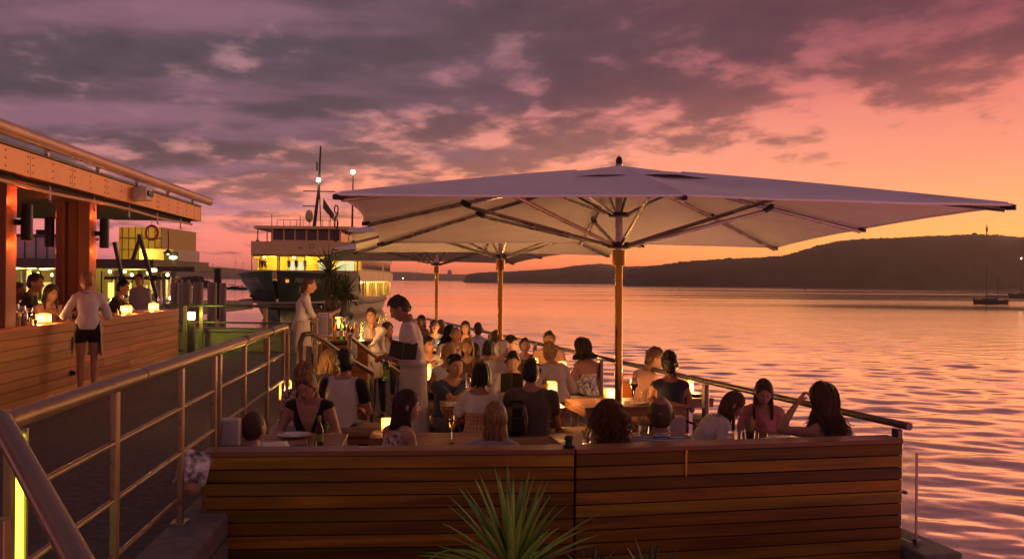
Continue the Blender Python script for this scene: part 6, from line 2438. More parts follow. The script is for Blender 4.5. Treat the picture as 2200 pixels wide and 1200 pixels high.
# by the middle and the rail
person(1413, 747, 11.3, 'man in salmon shirt leaning in to the woman in navy', yaw=72, lean=20, head=(18, 14, 0), s=1.04, build=1.08, hair='short', hairc='brown', hth=0.12, top='polo', topc='salmon', skin='skin_tan')
person(1438, 755, 10.7, 'woman in sleeveless navy dress with dark hair pinned up', yaw=2, lean=6, head=(-10, 0, 0), sex='f', s=1.05, hair='bun', hairc='black', hth=0.20, top='sleeveless', topc='navy', bottom='dress', botc='navy', skin='skin_tan')
person(1082, 727, 12.4, 'white haired man with glasses in a lilac shirt', yaw=32, lean=16, head=(12, 4, 0), s=1.04, hair='balding', hairc='white', hth=0.12, top='polo', topc='lilac', glasses='on', build=1.08)
person(1178, 735, 12.5, 'woman with blond hair tied back in a loose pale blouse', yaw=-26, lean=20, head=(-14, 8, 0), sex='f', s=1.0, hair='bun', hairc='blond', hth=0.18, top='long', topc='blouse', extra=('baggy',))
person(1250, 727, 12.9, 'woman in floral strapless top with dark shoulder length hair', yaw=-36, lean=8, head=(-10, 6, 0), sex='f', s=1.02, hair='wavy', hairc='dark', hlen=0.10, hth=0.20, top='strapless', topc='floral', bottom='dress', botc='black', skin='skin_mid')
person(1180, 711, 14.6, 'man with sunglasses pushed up on his hair, facing the camera', yaw=184, lean=10, s=1.0, hair='short', hairc='dark', hth=0.12, topc='salmon', glasses='up', skin='skin_tan')
person(1102, 721, 14.2, 'dark haired man just behind the white haired man', yaw=110, lean=12, head=(0, 16, 0), s=0.98, hair='short', hairc='black', hth=0.14, topc='lilac')
person(1050, 731, 13.6, 'woman with black hair hidden behind the white haired man', yaw=10, lean=10, sex='f', s=0.95, hair='bob', hairc='black', hlen=0.05, hth=0.15, topc='black')
person(1066, 709, 16.2, 'person with brown hair behind the middle umbrella pole', yaw=0, lean=10, sex='f', s=0.95, hair='bob', hairc='brown', hlen=0.03, hth=0.15, topc='salmon')
person(920, 722, 12.9, 'youth leaning on his hand beside the glowing lantern', yaw=160, lean=18, head=(-14, 10, 8), s=0.96, hair='short', hairc='black', hth=0.13, topc='white', skin='skin_mid', hands={'R': (-0.02, 0.26, 0.34), 'Rp': (0.5, 0.6, -0.8), 'L': (-0.10, 0.32, 0.16), 'curl': 1.1})
person(963, 738, 12.2, 'woman with a short blond bob, seen from behind', yaw=6, lean=8, sex='f', s=0.97, hair='bob', hairc='blond', hlen=0.03, hth=0.16, top='sleeveless', topc='white')
person(1004, 727, 13.3, 'woman with long fair hair facing the camera', yaw=182, lean=10, head=(4, 6, 0), sex='f', s=0.97, hair='long', hairc='fair', hlen=0.28, hth=0.13, top='tee', topc='brown', skin='skin_light')
person(1019, 737, 13.9, 'person with black hair just right of the long fair haired woman', yaw=30, lean=10, sex='f', s=0.95, hair='bob', hairc='black', hlen=0.04, hth=0.15, topc='white')
person(833, 692, 15.2, 'woman in lilac top mostly hidden behind the waiter', yaw=120, lean=16, sex='f', s=0.97, hair='long', hairc='brown', hlen=0.15, hth=0.14, topc='lilac')
person(1128, 726, 15.4, 'person with short dark hair by the rail behind the far lantern', yaw=170, lean=12, s=0.97, hair='short', hairc='dark', hth=0.13, topc='grey')
# far tables
person(980, 703, 15.6, 'shaven headed man in open white shirt leaning forward', yaw=158, lean=24, head=(6, 10, 0), s=1.04, hair='buzz', hairc='stubble', hth=0.03, top='shirt', topc='white', vneck=0.18, skin='skin_tan', build=1.1)
person(934, 687, 18.0, 'heavy man in bright blue t-shirt at the far table', yaw=172, lean=16, head=(-4, 10, 0), s=1.05, hair='buzz', hairc='stubble', hth=0.03, topc='blue', skin='skin_tan', build=1.18)
person(1000, 690, 18.4, 'woman with long dark hair facing the camera at the far table', yaw=182, lean=12, sex='f', s=1.0, hair='long', hairc='dark', hlen=0.22, hth=0.18, topc='salmon')
person(1027, 692, 17.3, 'man in white shirt with cropped grey hair, back turned at the far table', yaw=-8, lean=14, s=1.04, hair='buzz', hairc='cropped', hth=0.05, top='shirt', topc='white', build=1.08)
person(966, 699, 17.0, 'woman with loose black hair between two far diners', yaw=25, lean=10, sex='f', s=0.97, hair='wavy', hairc='black', hlen=0.12, hth=0.2, topc='black')
person(906, 677, 20.6, 'woman with reddish hair at the farthest table', yaw=150, lean=10, sex='f', s=1.0, hair='long', hairc='auburn', hlen=0.2, hth=0.15, topc='salmon')
person(899, 684, 19.4, 'blond woman at the farthest table, back turned', yaw=20, lean=10, sex='f', s=0.98, hair='bob', hairc='fair', hlen=0.06, hth=0.15, topc='grey')
person(947, 687, 19.8, 'woman with fair brown hair right behind the far umbrella pole', yaw=10, lean=10, sex='f', s=1.0, hair='long', hairc='fair', hlen=0.15, hth=0.15, topc='black')
# staff
person(843, 640, 9.8, 'waiter in white shirt and long apron reading a black folder', yaw=-92, lean=7, head=(0, 34, 0), s=1.03, hair='short', hairc='dark', hth=0.13, top='shirt', topc='white', botc='black', stand=True, extra=('apron',), skin='skin_tan',
       hands={'R': (0.02, 0.30, 0.14), 'L': (-0.24, 0.20, 0.17), 'Lp': (-0.3, -0.9, -0.6), 'curl': 0.9})
person(797, 662, 14.0, 'waitress resting her chin on her hand at the service stand', yaw=-146, lean=10, head=(-16, 6, 6), sex='f', s=0.955, hair='pony', hairc='dark', hlen=0.16, hth=0.12, top='shirt', topc='white', botc='black', stand=True, extra=('short_apron',),
       skin='skin_mid', hands={'L': (-0.05, 0.22, 0.44), 'Lp': (-0.2, 0.5, -0.9), 'R': (0.14, 0.30, 0.14), 'curl': 1.1})
person(668, 595, 14.2, 'hostess in white dress apron with long brown hair leaning on the rail', yaw=74, lean=9, head=(6, 8, 0), sex='f', s=0.955, hair='pony', hairc='brown', hlen=0.26, hth=0.14, top='shirt', topc='white', bottom='miniskirt', botc='white', stand=True,
       extra=('short_apron',), skin='skin_light', hands={'R': (0.06, 0.40, 0.16), 'L': (-0.10, 0.38, 0.16), 'curl': 0.7})
person(184, 586, 12.75, 'waitress in white shirt and short black skirt standing at the bar', yaw=-26, lean=9, head=(-22, 12, 0), sex='f', s=0.955, hair='updo', hairc='fair', hth=0.12, top='long', topc='white', bottom='miniskirt', botc='black', stand=True, extra=('waist_apron', 'baggy'),
       skin='skin_mid', hands={'R': (0.16, 0.34, 0.20), 'L': (-0.20, 0.30, 0.18), 'curl': 0.9})
# behind the bar
person(80, 588, 13.5, 'man in black shirt seated behind the bar near the left column', yaw=72, lean=8, head=(14, 8, 0), s=1.04, hair='short', hairc='dark', hth=0.13, top='polo', topc='black', skin='skin_tan', hands={'R': (0.12, 0.34, 0.16), 'L': (-0.12, 0.34, 0.16)})
person(113, 612, 13.1, 'woman with dark hair behind the bar, hands at her chin', yaw=120, lean=14, head=(4, 14, 0), sex='f', s=0.97, hair='long', hairc='dark', hlen=0.16, hth=0.15, top='tee', topc='salmon', skin='skin_mid', hands={'R': (0.02, 0.24, 0.34), 'L': (-0.03, 0.25, 0.34), 'Rp': (0.5, 0.6, -0.8), 'Lp': (-0.5, 0.6, -0.8), 'curl': 1.0})
person(39, 607, 13.6, 'man with reddened face half hidden by the left column', yaw=86, lean=10, s=1.0, hair='short', hairc='brown', hth=0.10, topc='salmon', skin='skin_tan')
person(146, 579, 16.0, 'man in pale blue shirt standing deep inside the bar', yaw=-60, lean=4, s=1.0, hair='short', hairc='black', hth=0.12, top='shirt', topc='lilac', skin='skin_tan', stand=True)
person(268, 602, 17.1, 'man in black t-shirt at the bar with hands to his face', yaw=84, lean=14, head=(6, 10, 0), s=1.04, hair='short', hairc='black', hth=0.16, topc='black', skin='skin_mid', hands={'R': (0.02, 0.25, 0.36), 'L': (-0.03, 0.26, 0.36), 'Rp': (0.5, 0.6, -0.8), 'Lp': (-0.5, 0.6, -0.8), 'curl': 1.1})
person(299, 588, 19.6, 'barman with dark hair in a grey shirt behind the far end of the bar', yaw=190, lean=4, s=1.0, hair='short', hairc='dark', hth=0.16, top='shirt', topc='lilac', stand=True)
build_people()
for P_ in PEOPLE:
    if P_['label'].startswith('girl in pink'):
        J_ = P_['J']
        r_, f_, u_ = J_['frames'][6]
        vs, fs = text_mesh('GI', 0.075)
        c_ = J_['spine'][6] + f_ * 0.142 * P_['s'] + u_ * 0.0
        MB().add([c_ - r_ * (v.x - 0.02) + u_ * v.y for v in vs], fs).build('lettering', 'red_stripe', P_['obj'])
# passengers on the ferry's open front deck: dark figures against the light
PEOPLE.clear()
for k, (px_, yw, lb) in enumerate([(563, 180, 'dark figure at the left end of the ferry front deck'), (571, 150, 'second dark figure from the left on the ferry front deck'), (620, 190, 'dark figure left of the lit ferry doorway'),
                                   (637, 170, 'dark figure right of the lit ferry doorway'), (655, 200, 'dark figure near the middle window of the ferry front deck')]):
    person(px_, 553, 111.5, lb, yaw=yw, lean=3, s=1.0, hair='short', hairc='black', topc='black', botc='black', stand=True)
person(553.5, 509, 111.5, 'dark figure out on the left bridge wing of the ferry', yaw=160, lean=4, s=1.0, hair='short', hairc='black', topc='black', botc='black', stand=True)
build_people()
# ================================================================== tables, seats and what lies on them
def table(c, wd, dp, rot, label, n=7, grp='timber dining tables', leg_in=0.08):
    t = thing('dining_table', label, 'table', (c[0], c[1], DECK_Z), rot, grp)
    top = TABLE_Z - DECK_Z
    bw = dp / n
    for i in range(n):
        y = -dp / 2 + bw * (i + 0.5)
        MB().box((0, 0, 0), (wd, bw - 0.006, 0.028), bev=0.003).build('board', 'table_wood', t, loc=(0, y, top - 0.014))
    for s in (-1, 1):
        MB().box((0, s * (dp / 2 - 0.02), top - 0.066), (wd - 0.01, 0.03, 0.070), bev=0.003).build('apron_rail', 'table_wood', t)
        MB().box((s * (wd / 2 - 0.02), 0, top - 0.066), (0.03, dp - 0.075, 0.070), bev=0.003).build('end_rail', 'table_wood', t)
        for q in (-1, 1):
            MB().box((s * (wd / 2 - leg_in), q * (dp / 2 - leg_in), (top - 0.10) / 2), (0.045, 0.045, top - 0.10)).build('leg', 'steel', t)
    return t


def bench(c, wd, dp, rot, label, h=0.46, grp='cushioned benches'):
    t = thing('bench', label, 'bench', (c[0], c[1], DECK_Z), rot, grp)
    MB().box((0, 0, h - 0.055), (wd, dp, 0.11), bev=0.035).build('cushion', 'cushion_tan', t, True)
    MB().box((0, 0, h - 0.135), (wd - 0.03, dp - 0.03, 0.05)).build('seat_board', 'table_wood', t)
    for s in (-1, 1):
        MB().box((s * (wd / 2 - 0.07), 0, (h - 0.16) / 2), (0.05, dp - 0.08, h - 0.16)).build('leg', 'stand_wood', t)
    return t


def ottoman(c, label, sz=0.44, rot=0.15, h=0.50):
    t = thing('ottoman', label, 'ottoman', (c[0], c[1], DECK_Z), rot, 'upholstered ottomans')
    MB().box((0, 0, h - 0.07), (sz, sz, 0.14), bev=0.03).build('cushion', 'cushion_tan', t, True)
    MB().box((0, 0, (h - 0.14) / 2), (sz - 0.02, sz - 0.02, h - 0.145), bev=0.02).build('base', 'cushion_tan', t, True)
    MB().tube([(-sz / 2 + 0.01, -sz / 2 + 0.01, h - 0.142), (sz / 2 - 0.01, -sz / 2 + 0.01, h - 0.142), (sz / 2 - 0.01, sz / 2 - 0.01, h - 0.142)], 0.006, 6).build('piping', 'stand_wood', t)
    return t


TZ = TABLE_Z
table((-1.72, 7.60), 0.78, 0.82, WR, 'table in the left front corner with a plate and beer bottle', 6)
table((-0.52, 7.78), 0.95, 0.72, WR, 'table by the wall holding a single champagne flute', 6)
table((0.92, 7.84), 1.10, 0.74, R(10), 'slatted table in front of the curly haired woman', 7)
table((1.98, 7.90), 0.86, 0.74, R(12), 'table with pencils and paper in the right front corner', 6)
table((-0.10, 10.05), 1.26, 0.72, R(8), 'table between the drinking man and the grey shirted man', 6)
table((1.22, 10.30), 1.12, 0.78, R(13), 'bare topped table beside the nearest umbrella pole', 7)
table((2.04, 10.95), 0.34, 0.60, R(15), 'narrow table end showing beyond the woman in navy', 4)
table((-2.12, 10.45), 0.62, 0.66, WR, 'small table against the wharf railing with a lantern', 5)
table((-1.12, 12.62), 0.72, 0.62, R(8), 'table of the youth leaning on his hand', 5)
table((0.72, 13.75), 1.0, 0.66, R(14), 'table by the rail behind the floral topped woman', 6)
table((0.02, 13.30), 0.62, 0.60, R(12), 'table in front of the white haired man', 5)
table((-0.86, 14.7), 0.8, 0.6, R(12), 'table of the shaven headed man', 5)
table((-1.02, 17.85), 1.5, 0.6, R(14), 'long far table under the third umbrella', 5)
table((-1.82, 20.0), 0.8, 0.6, R(14), 'farthest table on the dining deck', 5)

bench((-0.75, 6.62), 2.1, 0.42, WR, 'bench along the inside of the left wall panel')
bench((1.55, 6.98), 2.1, 0.42, R(12.5), 'bench along the inside of the right wall panel')
bench((-1.75, 8.46), 0.95, 0.44, WR, 'bench under the woman in black')
bench((-1.78, 9.92), 1.25, 0.46, WR, 'tan cushioned bench under the man with black sleeves', 0.50)
bench((0.02, 9.32), 1.75, 0.46, R(7), 'long tan bench under the grey shirted man', 0.50)
bench((-0.32, 10.85), 1.5, 0.42, R(8), 'bench under the man drinking')
bench((1.78, 9.15), 0.95, 0.44, R(14), 'tan bench cushion in front of the couple', 0.50)
bench((1.90, 8.55), 0.8, 0.40, R(12), 'bench behind the girl in pink')
bench((1.85, 11.02), 0.9, 0.46, R(14), 'bench under the leaning couple')
bench((0.62, 12.45), 1.35, 0.46, R(10), 'tan bench under the blond woman and the floral topped woman', 0.50)
bench((-0.55, 12.25), 1.5, 0.44, R(8), 'bench under the blond bob and the white haired man')
bench((-0.95, 13.30), 1.2, 0.42, R(8), 'bench under the woman with long fair hair')
bench((0.35, 14.45), 1.6, 0.42, R(14), 'bench at the rail under the man with sunglasses')
bench((-0.9, 15.5), 1.0, 0.42, R(12), 'bench under the shaven headed man')
bench((-0.95, 17.2), 1.7, 0.42, R(14), 'near bench of the long far table')
bench((-1.2, 18.5), 1.8, 0.42, R(14), 'far bench of the long far table')
bench((-1.9, 19.45), 1.1, 0.42, R(14), 'near bench of the farthest table')
ottoman((0.71, 9.78), 'square tan ottoman beside the umbrella pole table')
ottoman((0.98, 9.35), 'tan ottoman mostly hidden behind the curly haired woman', 0.42, 0.1)

# lanterns standing on the tables
def tl(px_, d, label, size=(0.11, 0.11, 0.18), power=1.6, z=None):
    q = at(px_, 800, d)
    return lantern((q.x, d, TZ if z is None else z), label, size, power * (1.7 if z is None else 0.35), 0.15)


tl(613, 10.2, 'lantern glowing by the wharf railing behind the woman in black', (0.12, 0.12, 0.20), 2.4)
tl(913, 12.42, 'lantern glowing beside the youth leaning on his hand', (0.16, 0.14, 0.19), 2.0)
tl(1186, 10.25, 'tall narrow lantern half hidden by the grey shirted man', (0.10, 0.10, 0.21), 1.8)
tl(1312, 10.55, 'low lantern glowing just left of the umbrella pole', (0.13, 0.13, 0.10), 1.8)
tl(1481, 10.95, 'lantern glowing right of the woman in navy', (0.08, 0.10, 0.19), 1.6)
tl(1208, 13.5, 'lantern glowing in front of the floral topped woman', (0.11, 0.11, 0.15), 2.2)
tl(985, 14.62, 'small lantern glowing at the shaven headed man', (0.08, 0.08, 0.12), 2.0)
tl(1146, 13.9, 'lantern near the rail behind the white haired man', (0.13, 0.10, 0.16), 2.0)
tl(945, 17.8, 'small lantern on the long far table', (0.08, 0.08, 0.12), 2.0)
tl(1015, 17.9, 'second small lantern on the long far table, at its right end', (0.08, 0.08, 0.12), 2.0)
tl(832, 8.75, 'low lantern glowing between the bench ends by the dark haired woman', (0.10, 0.10, 0.12), 1.0, TZ - 0.10)
ottoman((at(832, 800, 8.75).x, 8.75), 'small ottoman carrying a lantern between the benches', 0.30, 0.1, TZ - 0.10 - DECK_Z)
# unlit pale block lanterns
for px_, py_, d, lb in ((494, 955, 6.9, 'pale unlit block beside the left corner diner'), (1452, 938, 8.6, 'pale unlit block on the bench behind the striped shirt man')):
    q = at(px_, py_, d)
    t = thing('block_lantern', lb, 'lantern', q, 0.1)
    MB().box((0, 0, 0.095), (0.145, 0.11, 0.19), bev=0.008).build('shade', 'white_panel', t, True)
    MB().box((0, 0, -0.004), (0.15, 0.115, 0.008)).build('base', 'steel', t)
    q2 = MB().box((0, 0, -0.16), (0.20, 0.20, 0.30)).build('shelf', 'stand_wood', t)

# left front table
def put(px_, d, z=0.0):
    q = at(px_, 800, d)
    return Vector((q.x, d, TZ + z))


def plate(p, label, r=0.135):
    t = thing('plate', label, 'plate', p)
    MB().lathe([(r * 0.55, 0), (r * 0.6, 0.006), (r * 0.98, 0.020), (r, 0.024), (r * 0.93, 0.021), (r * 0.6, 0.011), (0.002, 0.010)], (0, 0, 0), 28, caps=False).build('dish', 'porcelain', t, True)
    return t


plate(put(634, 7.84), 'white dinner plate in front of the woman in black', 0.14)
for px_, a, nm, lb in ((612, 0.6, 'knife', 'table knife resting across the dinner plate'), (668, -0.5, 'fork', 'fork resting on the right of the dinner plate')):
    q = put(px_, 7.80, 0.030)
    tag(MB().box((0, 0, 0), (0.015, 0.20, 0.004), bev=0.001).box((0, 0.07, 0), (0.022, 0.06, 0.003)).build(nm, 'steel', None, loc=q, rotz=a), lb, nm)
bottle(put(687, 7.42), 'brown beer bottle with a green label in the left front corner', 'brown_glass', 0.235, 0.032, 'label_green', 'beer_bottle')
tumbler(put(671, 7.18), 'tumbler at the foot of the beer bottle')


def napkin(p, rot, label, sx_=0.20, sy_=0.13, m_='paper'):
    vs, fs = [], []
    n = 6
    for i in range(n + 1):
        for j in range(n + 1):
            x, y = (i / n - 0.5) * sx_, (j / n - 0.5) * sy_
            vs.append((x, y, 0.008 + 0.008 * mnoise.noise(Vector((x * 20, y * 20, rot * 5)))))
    for i in range(n):
        for j in range(n):
            b = i * (n + 1) + j
            fs.append((b, b + n + 1, b + n + 2, b + 1))
    o = MB().add(vs, fs).build('napkin', m_, None, 'all', loc=p, rotz=rot)
    sm = o.modifiers.new('paper', 'SOLIDIFY')
    sm.thickness = 0.003
    return tag(o, label, 'napkin')


napkin(put(590, 7.30, 0.02), 0.3, 'white napkin on the left front table', 0.22, 0.3)
napkin(put(655, 7.25, 0.01), -0.4, 'dark folded cloth beside the beer bottle', 0.26, 0.2, 'menu_black')
# champagne flute
q = put(972, 7.60)
t = thing('champagne_flute', 'tall champagne flute standing alone on the wall side table', 'wine glass', q)
MB().lathe([(0.030, 0), (0.030, 0.003), (0.004, 0.010), (0.0035, 0.085), (0.010, 0.095), (0.024, 0.13), (0.026, 0.17), (0.021, 0.225)], (0, 0, 0), 16, caps=False).build('glass', 'water_glass', t, True)
MB().lathe([(0.006, 0.096), (0.022, 0.13), (0.024, 0.17), (0.0225, 0.19)], (0, 0, 0), 14).build('drink', 'champagne', t, True)
tumbler(put(1384, 7.86), 'short tumbler left of the striped shirt man', 1.15)
tumbler(put(1262, 7.62), 'tumbler peeping out left of the curly hair', 1.1)
# pencils and paper
q = put(1612, 7.70)
t = thing('pencil_glass', 'glass full of coloured pencils in the right front corner', 'pencil glass', q)
MB().lathe([(0.036, 0), (0.038, 0.005), (0.044, 0.11), (0.041, 0.11), (0.034, 0.012)], (0, 0, 0), 16, caps=False).build('glass', 'water_glass', t, True)
PC = [(0.55, 0.20, 0.02), (0.60, 0.42, 0.04), (0.04, 0.18, 0.10), (0.05, 0.10, 0.30), (0.45, 0.05, 0.05), (0.10, 0.25, 0.06), (0.5, 0.3, 0.1)]
for k, c in enumerate(PC):
    mat('pencil_%d' % k, c, 0.4)
    a = k * 0.9
    MB().tube([(0.012 * math.cos(a), 0.012 * math.sin(a), 0.02), (0.045 * math.cos(a), 0.040 * math.sin(a), 0.19 + 0.02 * math.sin(k * 2.1))], 0.0045, 6).build('pencil', 'pencil_%d' % k, t)
tumbler(put(1588, 7.64), 'empty glass left of the pencils', 1.1)
tumbler(put(1640, 7.62), 'empty glass right of the pencils', 1.0)
napkin(put(1540, 7.84, 0.02), 0.5, 'folded paper left of the pencils', 0.24, 0.16)
napkin(put(1672, 7.86, 0.02), 0.15, 'sheet of drawing paper right of the pencils', 0.28, 0.20)
napkin(put(1690, 7.70, 0.045), -0.1, 'second sheet of drawing paper lying over the first', 0.24, 0.14)
# pole table
wine_glass(put(1362, 10.55), 'glass of red wine on the umbrella pole table', 'wine', 1.15)
tumbler(put(1386, 10.35), 'water tumbler on the umbrella pole table', 1.1)
napkin(put(1376, 10.12, 0.01), 0.6, 'white napkin on the umbrella pole table', 0.20, 0.10)
napkin(put(1350, 10.32, 0.01), -0.2, 'small white card left of the wine glass', 0.12, 0.07)
mat('orange_lit_bag', (0.50, 0.13, 0.03), 0.6, 0.0, 0.1)  # the orange light falling on the bag is put into its colour
q = at(1352, 842, 11.2)
t = thing('shoulder_bag', 'orange-lit bag standing behind the umbrella pole table', 'bag', (q.x, q.y, TZ - 0.13))
MB().box((0, 0, 0.13), (0.30, 0.12, 0.26), bev=0.03).build('body', 'orange_lit_bag', t, True)
MB().tube([(-0.1, 0, 0.25), (-0.07, 0, 0.34), (0.07, 0, 0.34), (0.1, 0, 0.25)], 0.010, 6).build('handle', 'orange_lit_bag', t, True)
MB().box((0.04, -0.065, 0.10), (0.04, 0.01, 0.16)).build('strap', 'menu_black', t)
q = at(1495, 862, 10.85)
tag(MB().lathe([(0.03, 0), (0.09, 0.015), (0.11, 0.035), (0.095, 0.035), (0.02, 0.02)], (0, 0, 0), 18, sy=0.8).build('bread_basket', 'menu_black', None, True, loc=(q.x, q.y, TZ)), 'flat black dish beside the lantern right of the woman in navy', 'dish')
# drinking man's glass, plates on his table
q = at(1007, 822, 10.22)
t = thing('tall_glass', 'tall clear glass held up by the drinking man', 'glass', (q.x, q.y, q.z - 0.05))
MB().lathe([(0.030, 0), (0.032, 0.004), (0.040, 0.15), (0.037, 0.15), (0.029, 0.012)], (0, 0, 0), 16, caps=False).build('glass', 'water_glass', t, True)
MB().lathe([(0.028, 0.012), (0.034, 0.10)], (0, 0, 0), 14).build('drink', 'glass', t, True)
plate(put(978, 9.92), 'white plate beside the drinking man', 0.11)
napkin(put(968, 9.78, 0.01), 0.8, 'crumpled napkin at the left end of the drinking man\'s table', 0.16, 0.12)
plate(put(912, 12.28, 0.0), 'plate under the glowing lantern of the leaning youth', 0.12)
# menus
def folder(p, rot3, label, w_=0.24, h_=0.32, material='menu_black', name='menu_folder'):
    t = thing(name, label, 'menu', p)
    t.rotation_euler = rot3
    MB().box((-w_ / 2, 0, 0), (w_ - 0.006, 0.006, h_)).build('cover', material, t).rotation_euler.z = R(12)
    MB().box((w_ / 2, 0, 0), (w_ - 0.006, 0.006, h_)).build('cover', material, t).rotation_euler.z = R(-12)
    MB().box((0, 0.009, 0), (w_ * 1.7, 0.004, h_ * 0.92)).build('pages', 'paper', t)
    return t


q = at(866, 754, 9.46)
folder(q, (R(-46), R(8), R(6)), 'open black order folder held by the waiter', 0.14, 0.22)
q = at(1100, 820, 10.62)
folder(q, (R(24), 0, 0), 'open black menu held by the youth with thick black hair', 0.13, 0.24)
q = at(829, 800, 9.68)
bottle((q.x, q.y, q.z - 0.08), 'green bottle hanging in the waiter\'s hand', 'green_glass', 0.27, 0.034, 'label_green', 'green_bottle')
# black bag by the grey shirted man
q = at(1108, 905, 9.35)
t = thing('backpack', 'black backpack on the bench beside the grey shirted man', 'backpack', (q.x, q.y, SEAT_Z + 0.04), 0.2)
MB().box((0, 0, 0.17), (0.22, 0.15, 0.34), bev=0.06).build('body', 'menu_black', t, True)
MB().box((0, -0.085, 0.12), (0.16, 0.05, 0.16), bev=0.02).build('pocket', 'menu_black', t, True)
MB().tube([(0.07, -0.08, 0.30), (0.09, -0.12, 0.18), (0.08, -0.09, 0.05)], 0.010, 6).build('strap', 'painted_rail', t, True)
# floral cushion jammed behind the wall's left end
cloth('cushion_print', (0.45, 0.34, 0.32), 0.9, (0.70, 0.60, 0.55), 14)
q = at(417, 1003, 5.95)
vs, fs = [], []
for i in range(13):
    for j in range(13):
        for sg in (1, -1):
            u, v = i / 6 - 1, j / 6 - 1
            e = max(0.0, (1 - u ** 4) * (1 - v ** 4)) ** 0.5
            vs.append((u * (0.105 - 0.012 * (1 - abs(v))), sg * 0.055 * e + 0.006 * math.sin(u * 5 + v * 3), v * (0.115 - 0.012 * (1 - abs(u)))))
for i in range(12):
    for j in range(12):
        for k in (0, 1):
            f = [((i + a) * 13 + j + b) * 2 + k for a, b in ((0, 0), (1, 0), (1, 1), (0, 1))]
            fs.append(tuple(f if k == 0 else f[::-1]))
o = MB().add(vs, fs).build('cushion', 'cloth_cushion_print', None, 'all', loc=q, rotz=R(25))
o.rotation_euler.y = R(14)
tag(o, 'small printed cushion wedged at the left end of the timber wall', 'cushion')
q = at(412, 1045, 5.95)
tag(MB().sphere((0, 0, 0), 0.07, 14, 0, (0.9, 0.9, 0.8)).build('cloth_bundle', 'cushion_tan', None, 'all', loc=q), 'dark cloth bundle on the kerb under the printed cushion', 'cloth')

# ================================================================== steps, service stand, far part of the wharf railing
st_ = MB()
for k in range(3):
    a_, b_ = wharf_pt(10.35, 0.24 + 0.26 * k), wharf_pt(11.75, 0.14 + 0.26 * k)
    z1 = -0.105 - 0.105 * k
    st_.prism([tuple(wharf_pt(10.3, 0.24 + 0.26 * k).xy), tuple(wharf_pt(10.3, 0.50 + 0.26 * k).xy), tuple(wharf_pt(11.7, 0.50 + 0.26 * k).xy), tuple(wharf_pt(11.7, 0.0 if k == 0 else 0.24 + 0.26 * k).xy)], DECK_Z - 0.02, z1)
tag(st_.build('steps', 'deck_wood'), 'short flight of timber steps from the wharf down to the deck', kind='structure')
sh = thing('step_handrail', 'dark curved handrail beside the steps down to the deck', 'handrail')
pts = [at(644, 800, 10.25), at(645, 735, 10.25), at(652, 718, 10.25), at(668, 716, 10.35), at(690, 728, 10.5), at(745, 768, 10.9), at(800, 800, 11.3)]
MB().tube(pts, 0.030, 12).build('rail', 'dark_rail', sh, True)
q = pts[-1]
MB().tube([q, Vector((q.x, q.y, DECK_Z))], 0.022, 10).build('post', 'dark_rail', sh, True)
sh2 = thing('step_handrail', 'straight dark handrail on the far side of the steps', 'handrail')
pts = [at(752, 722, 12.2), at(800, 760, 12.6), at(858, 800, 13.0)]
MB().tube(pts, 0.028, 12).build('rail', 'dark_rail', sh2, True)
for q in (pts[0], pts[-1]):
    MB().tube([q, Vector((q.x, q.y, DECK_Z))], 0.02, 10).build('post', 'dark_rail', sh2, True)
fr2 = thing('far_wharf_railing', 'pale railing beyond the steps that the hostess leans on', 'railing', (0, 0, 0))
a_, b_ = at(676, 686, 12.0), at(733, 655, 16.6)
a_.z = b_.z = 1.07
MB().tube([a_, b_], 0.036, 14).build('handrail', 'painted_rail', fr2, True)
MB().tube([b_.lerp(a_, 0.13), b_.lerp(a_, 0.10)], 0.04, 14).build('rail_sleeve', 'dark_metal', fr2, True)
for f in (0.03, 0.18, 0.36, 0.55, 0.78, 0.98):
    q = a_.lerp(b_, f)
    MB().box((q.x, q.y, 0.33), (0.045, 0.06, 1.44), bev=0.004).build('post', 'painted_rail', fr2)
for z in (0.75, 0.45):
    MB().tube([Vector((a_.x, a_.y, z)), Vector((b_.x, b_.y, z))], 0.014, 8).build('cross_bar', 'painted_rail', fr2, True)
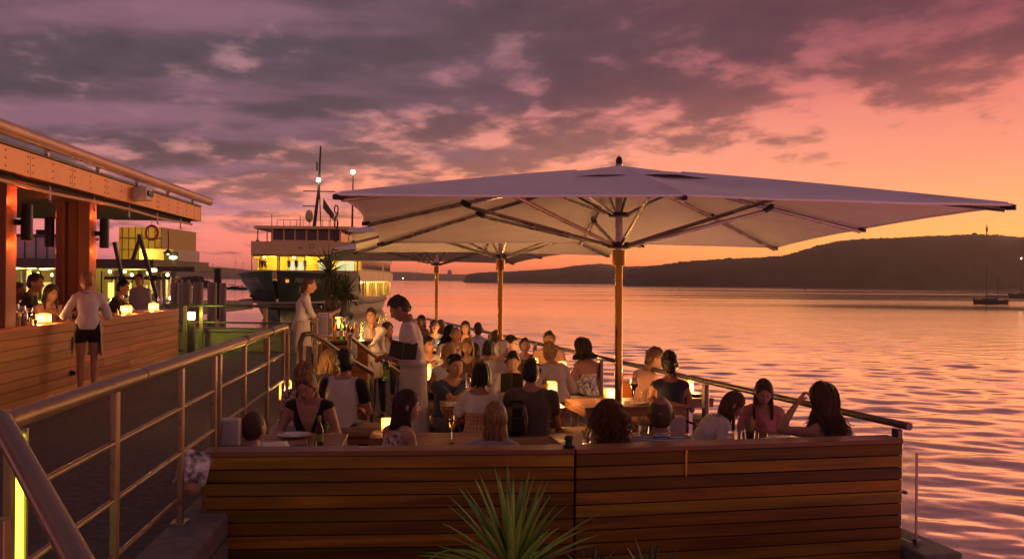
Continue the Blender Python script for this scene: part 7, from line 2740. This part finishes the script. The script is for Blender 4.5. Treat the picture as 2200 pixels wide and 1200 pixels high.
# service stand of stacked boards
q = at(745, 720, 13.3)
ss = thing('service_stand', 'timber service stand with bottles at the foot of the steps', 'service stand', (q.x, q.y, DECK_Z), R(5))
for k in range(9):
    MB().box((0, 0, 0), (0.62, 0.024, 0.118), bev=0.003).build('plank', 'stand_wood', ss, loc=(0, -0.24, 0.07 + 0.124 * k))
    MB().box((0, 0, 0), (0.024, 0.46, 0.118), bev=0.003).build('plank', 'stand_wood', ss, loc=(0.30, 0.0, 0.07 + 0.124 * k))
MB().box((0, 0, 0.56), (0.56, 0.44, 1.10)).build('carcass', 'piling_dark', ss)
MB().box((0, -0.01, 1.155), (0.70, 0.54, 0.035), bev=0.005).build('top', 'menu_black', ss)
zt = DECK_Z + 1.175
for k, (px_, mt, hh, lb) in enumerate([(722, 'brown_glass', 0.29, 'brown bottle at the left of the service stand'), (733, 'green_glass', 0.31, 'green bottle on the service stand'), (739, 'menu_black', 0.30, 'dark wine bottle on the service stand'),
                                       (748, 'brown_glass', 0.26, 'short brown bottle on the service stand'), (757, 'brass', 0.22, 'brass pepper mill on the service stand'), (765, 'brown_glass', 0.25, 'bottle at the right end of the service stand')]):
    d_ = 13.2 + 0.06 * (k % 3)
    bottle((at(px_, 700, d_).x, d_, zt), lb, mt, hh, 0.036)
lantern((at(727, 700, 13.45).x, 13.45, zt), 'tall orange lantern on the service stand', (0.10, 0.10, 0.30), 3.6)
lantern((at(762, 700, 13.45).x, 13.45, zt), 'small lantern behind the bottles on the service stand', (0.08, 0.08, 0.13), 2.0)


def menu_board(px_, py_, d, w_, h_, label):
    q = at(px_, py_, d)
    t = thing('menu_board', label, 'menu board', q, R(4))
    MB().box((0, 0, 0), (w_, 0.012, h_)).build('frame', 'stand_wood', t)
    MB().box((0, -0.008, 0), (w_ - 0.024, 0.006, h_ - 0.024)).build('sheet', 'paper', t)
    for k in range(9):
        zz = h_ * 0.36 - k * h_ * 0.085
        MB().box((0, -0.0125, zz), (w_ * (0.62 if k % 3 else 0.4), 0.002, 0.006)).build('text_line', 'cloth_grey', t)
    return t


menu_board(694, 697, 12.4, 0.16, 0.34, 'framed menu sheet hanging on the rail below the hostess')
menu_board(757, 748, 12.9, 0.15, 0.30, 'smaller framed menu sheet on the front of the service stand')
# letters on the girl's pink t-shirt

# ================================================================== harbour haze
def haze():
    m = bpy.data.materials.new('haze')
    m.use_nodes = True
    t = NT(m.node_tree)
    out = t.n('ShaderNodeOutputMaterial')
    v = t.n('ShaderNodeVolumePrincipled')
    v.inputs['Color'].default_value = (0.95, 0.80, 0.76, 1)
    v.inputs['Density'].default_value = 0.00014
    v.inputs['Anisotropy'].default_value = 0.55
    t.set(out.inputs['Volume'], v.outputs[0])
    MATS['haze'] = m
    o = MB().box((0, 0, 38), (13000, 14200, 84.0)).build('haze', 'haze')
    tag(o, 'thin pink evening haze over the whole harbour', kind='stuff')


haze()
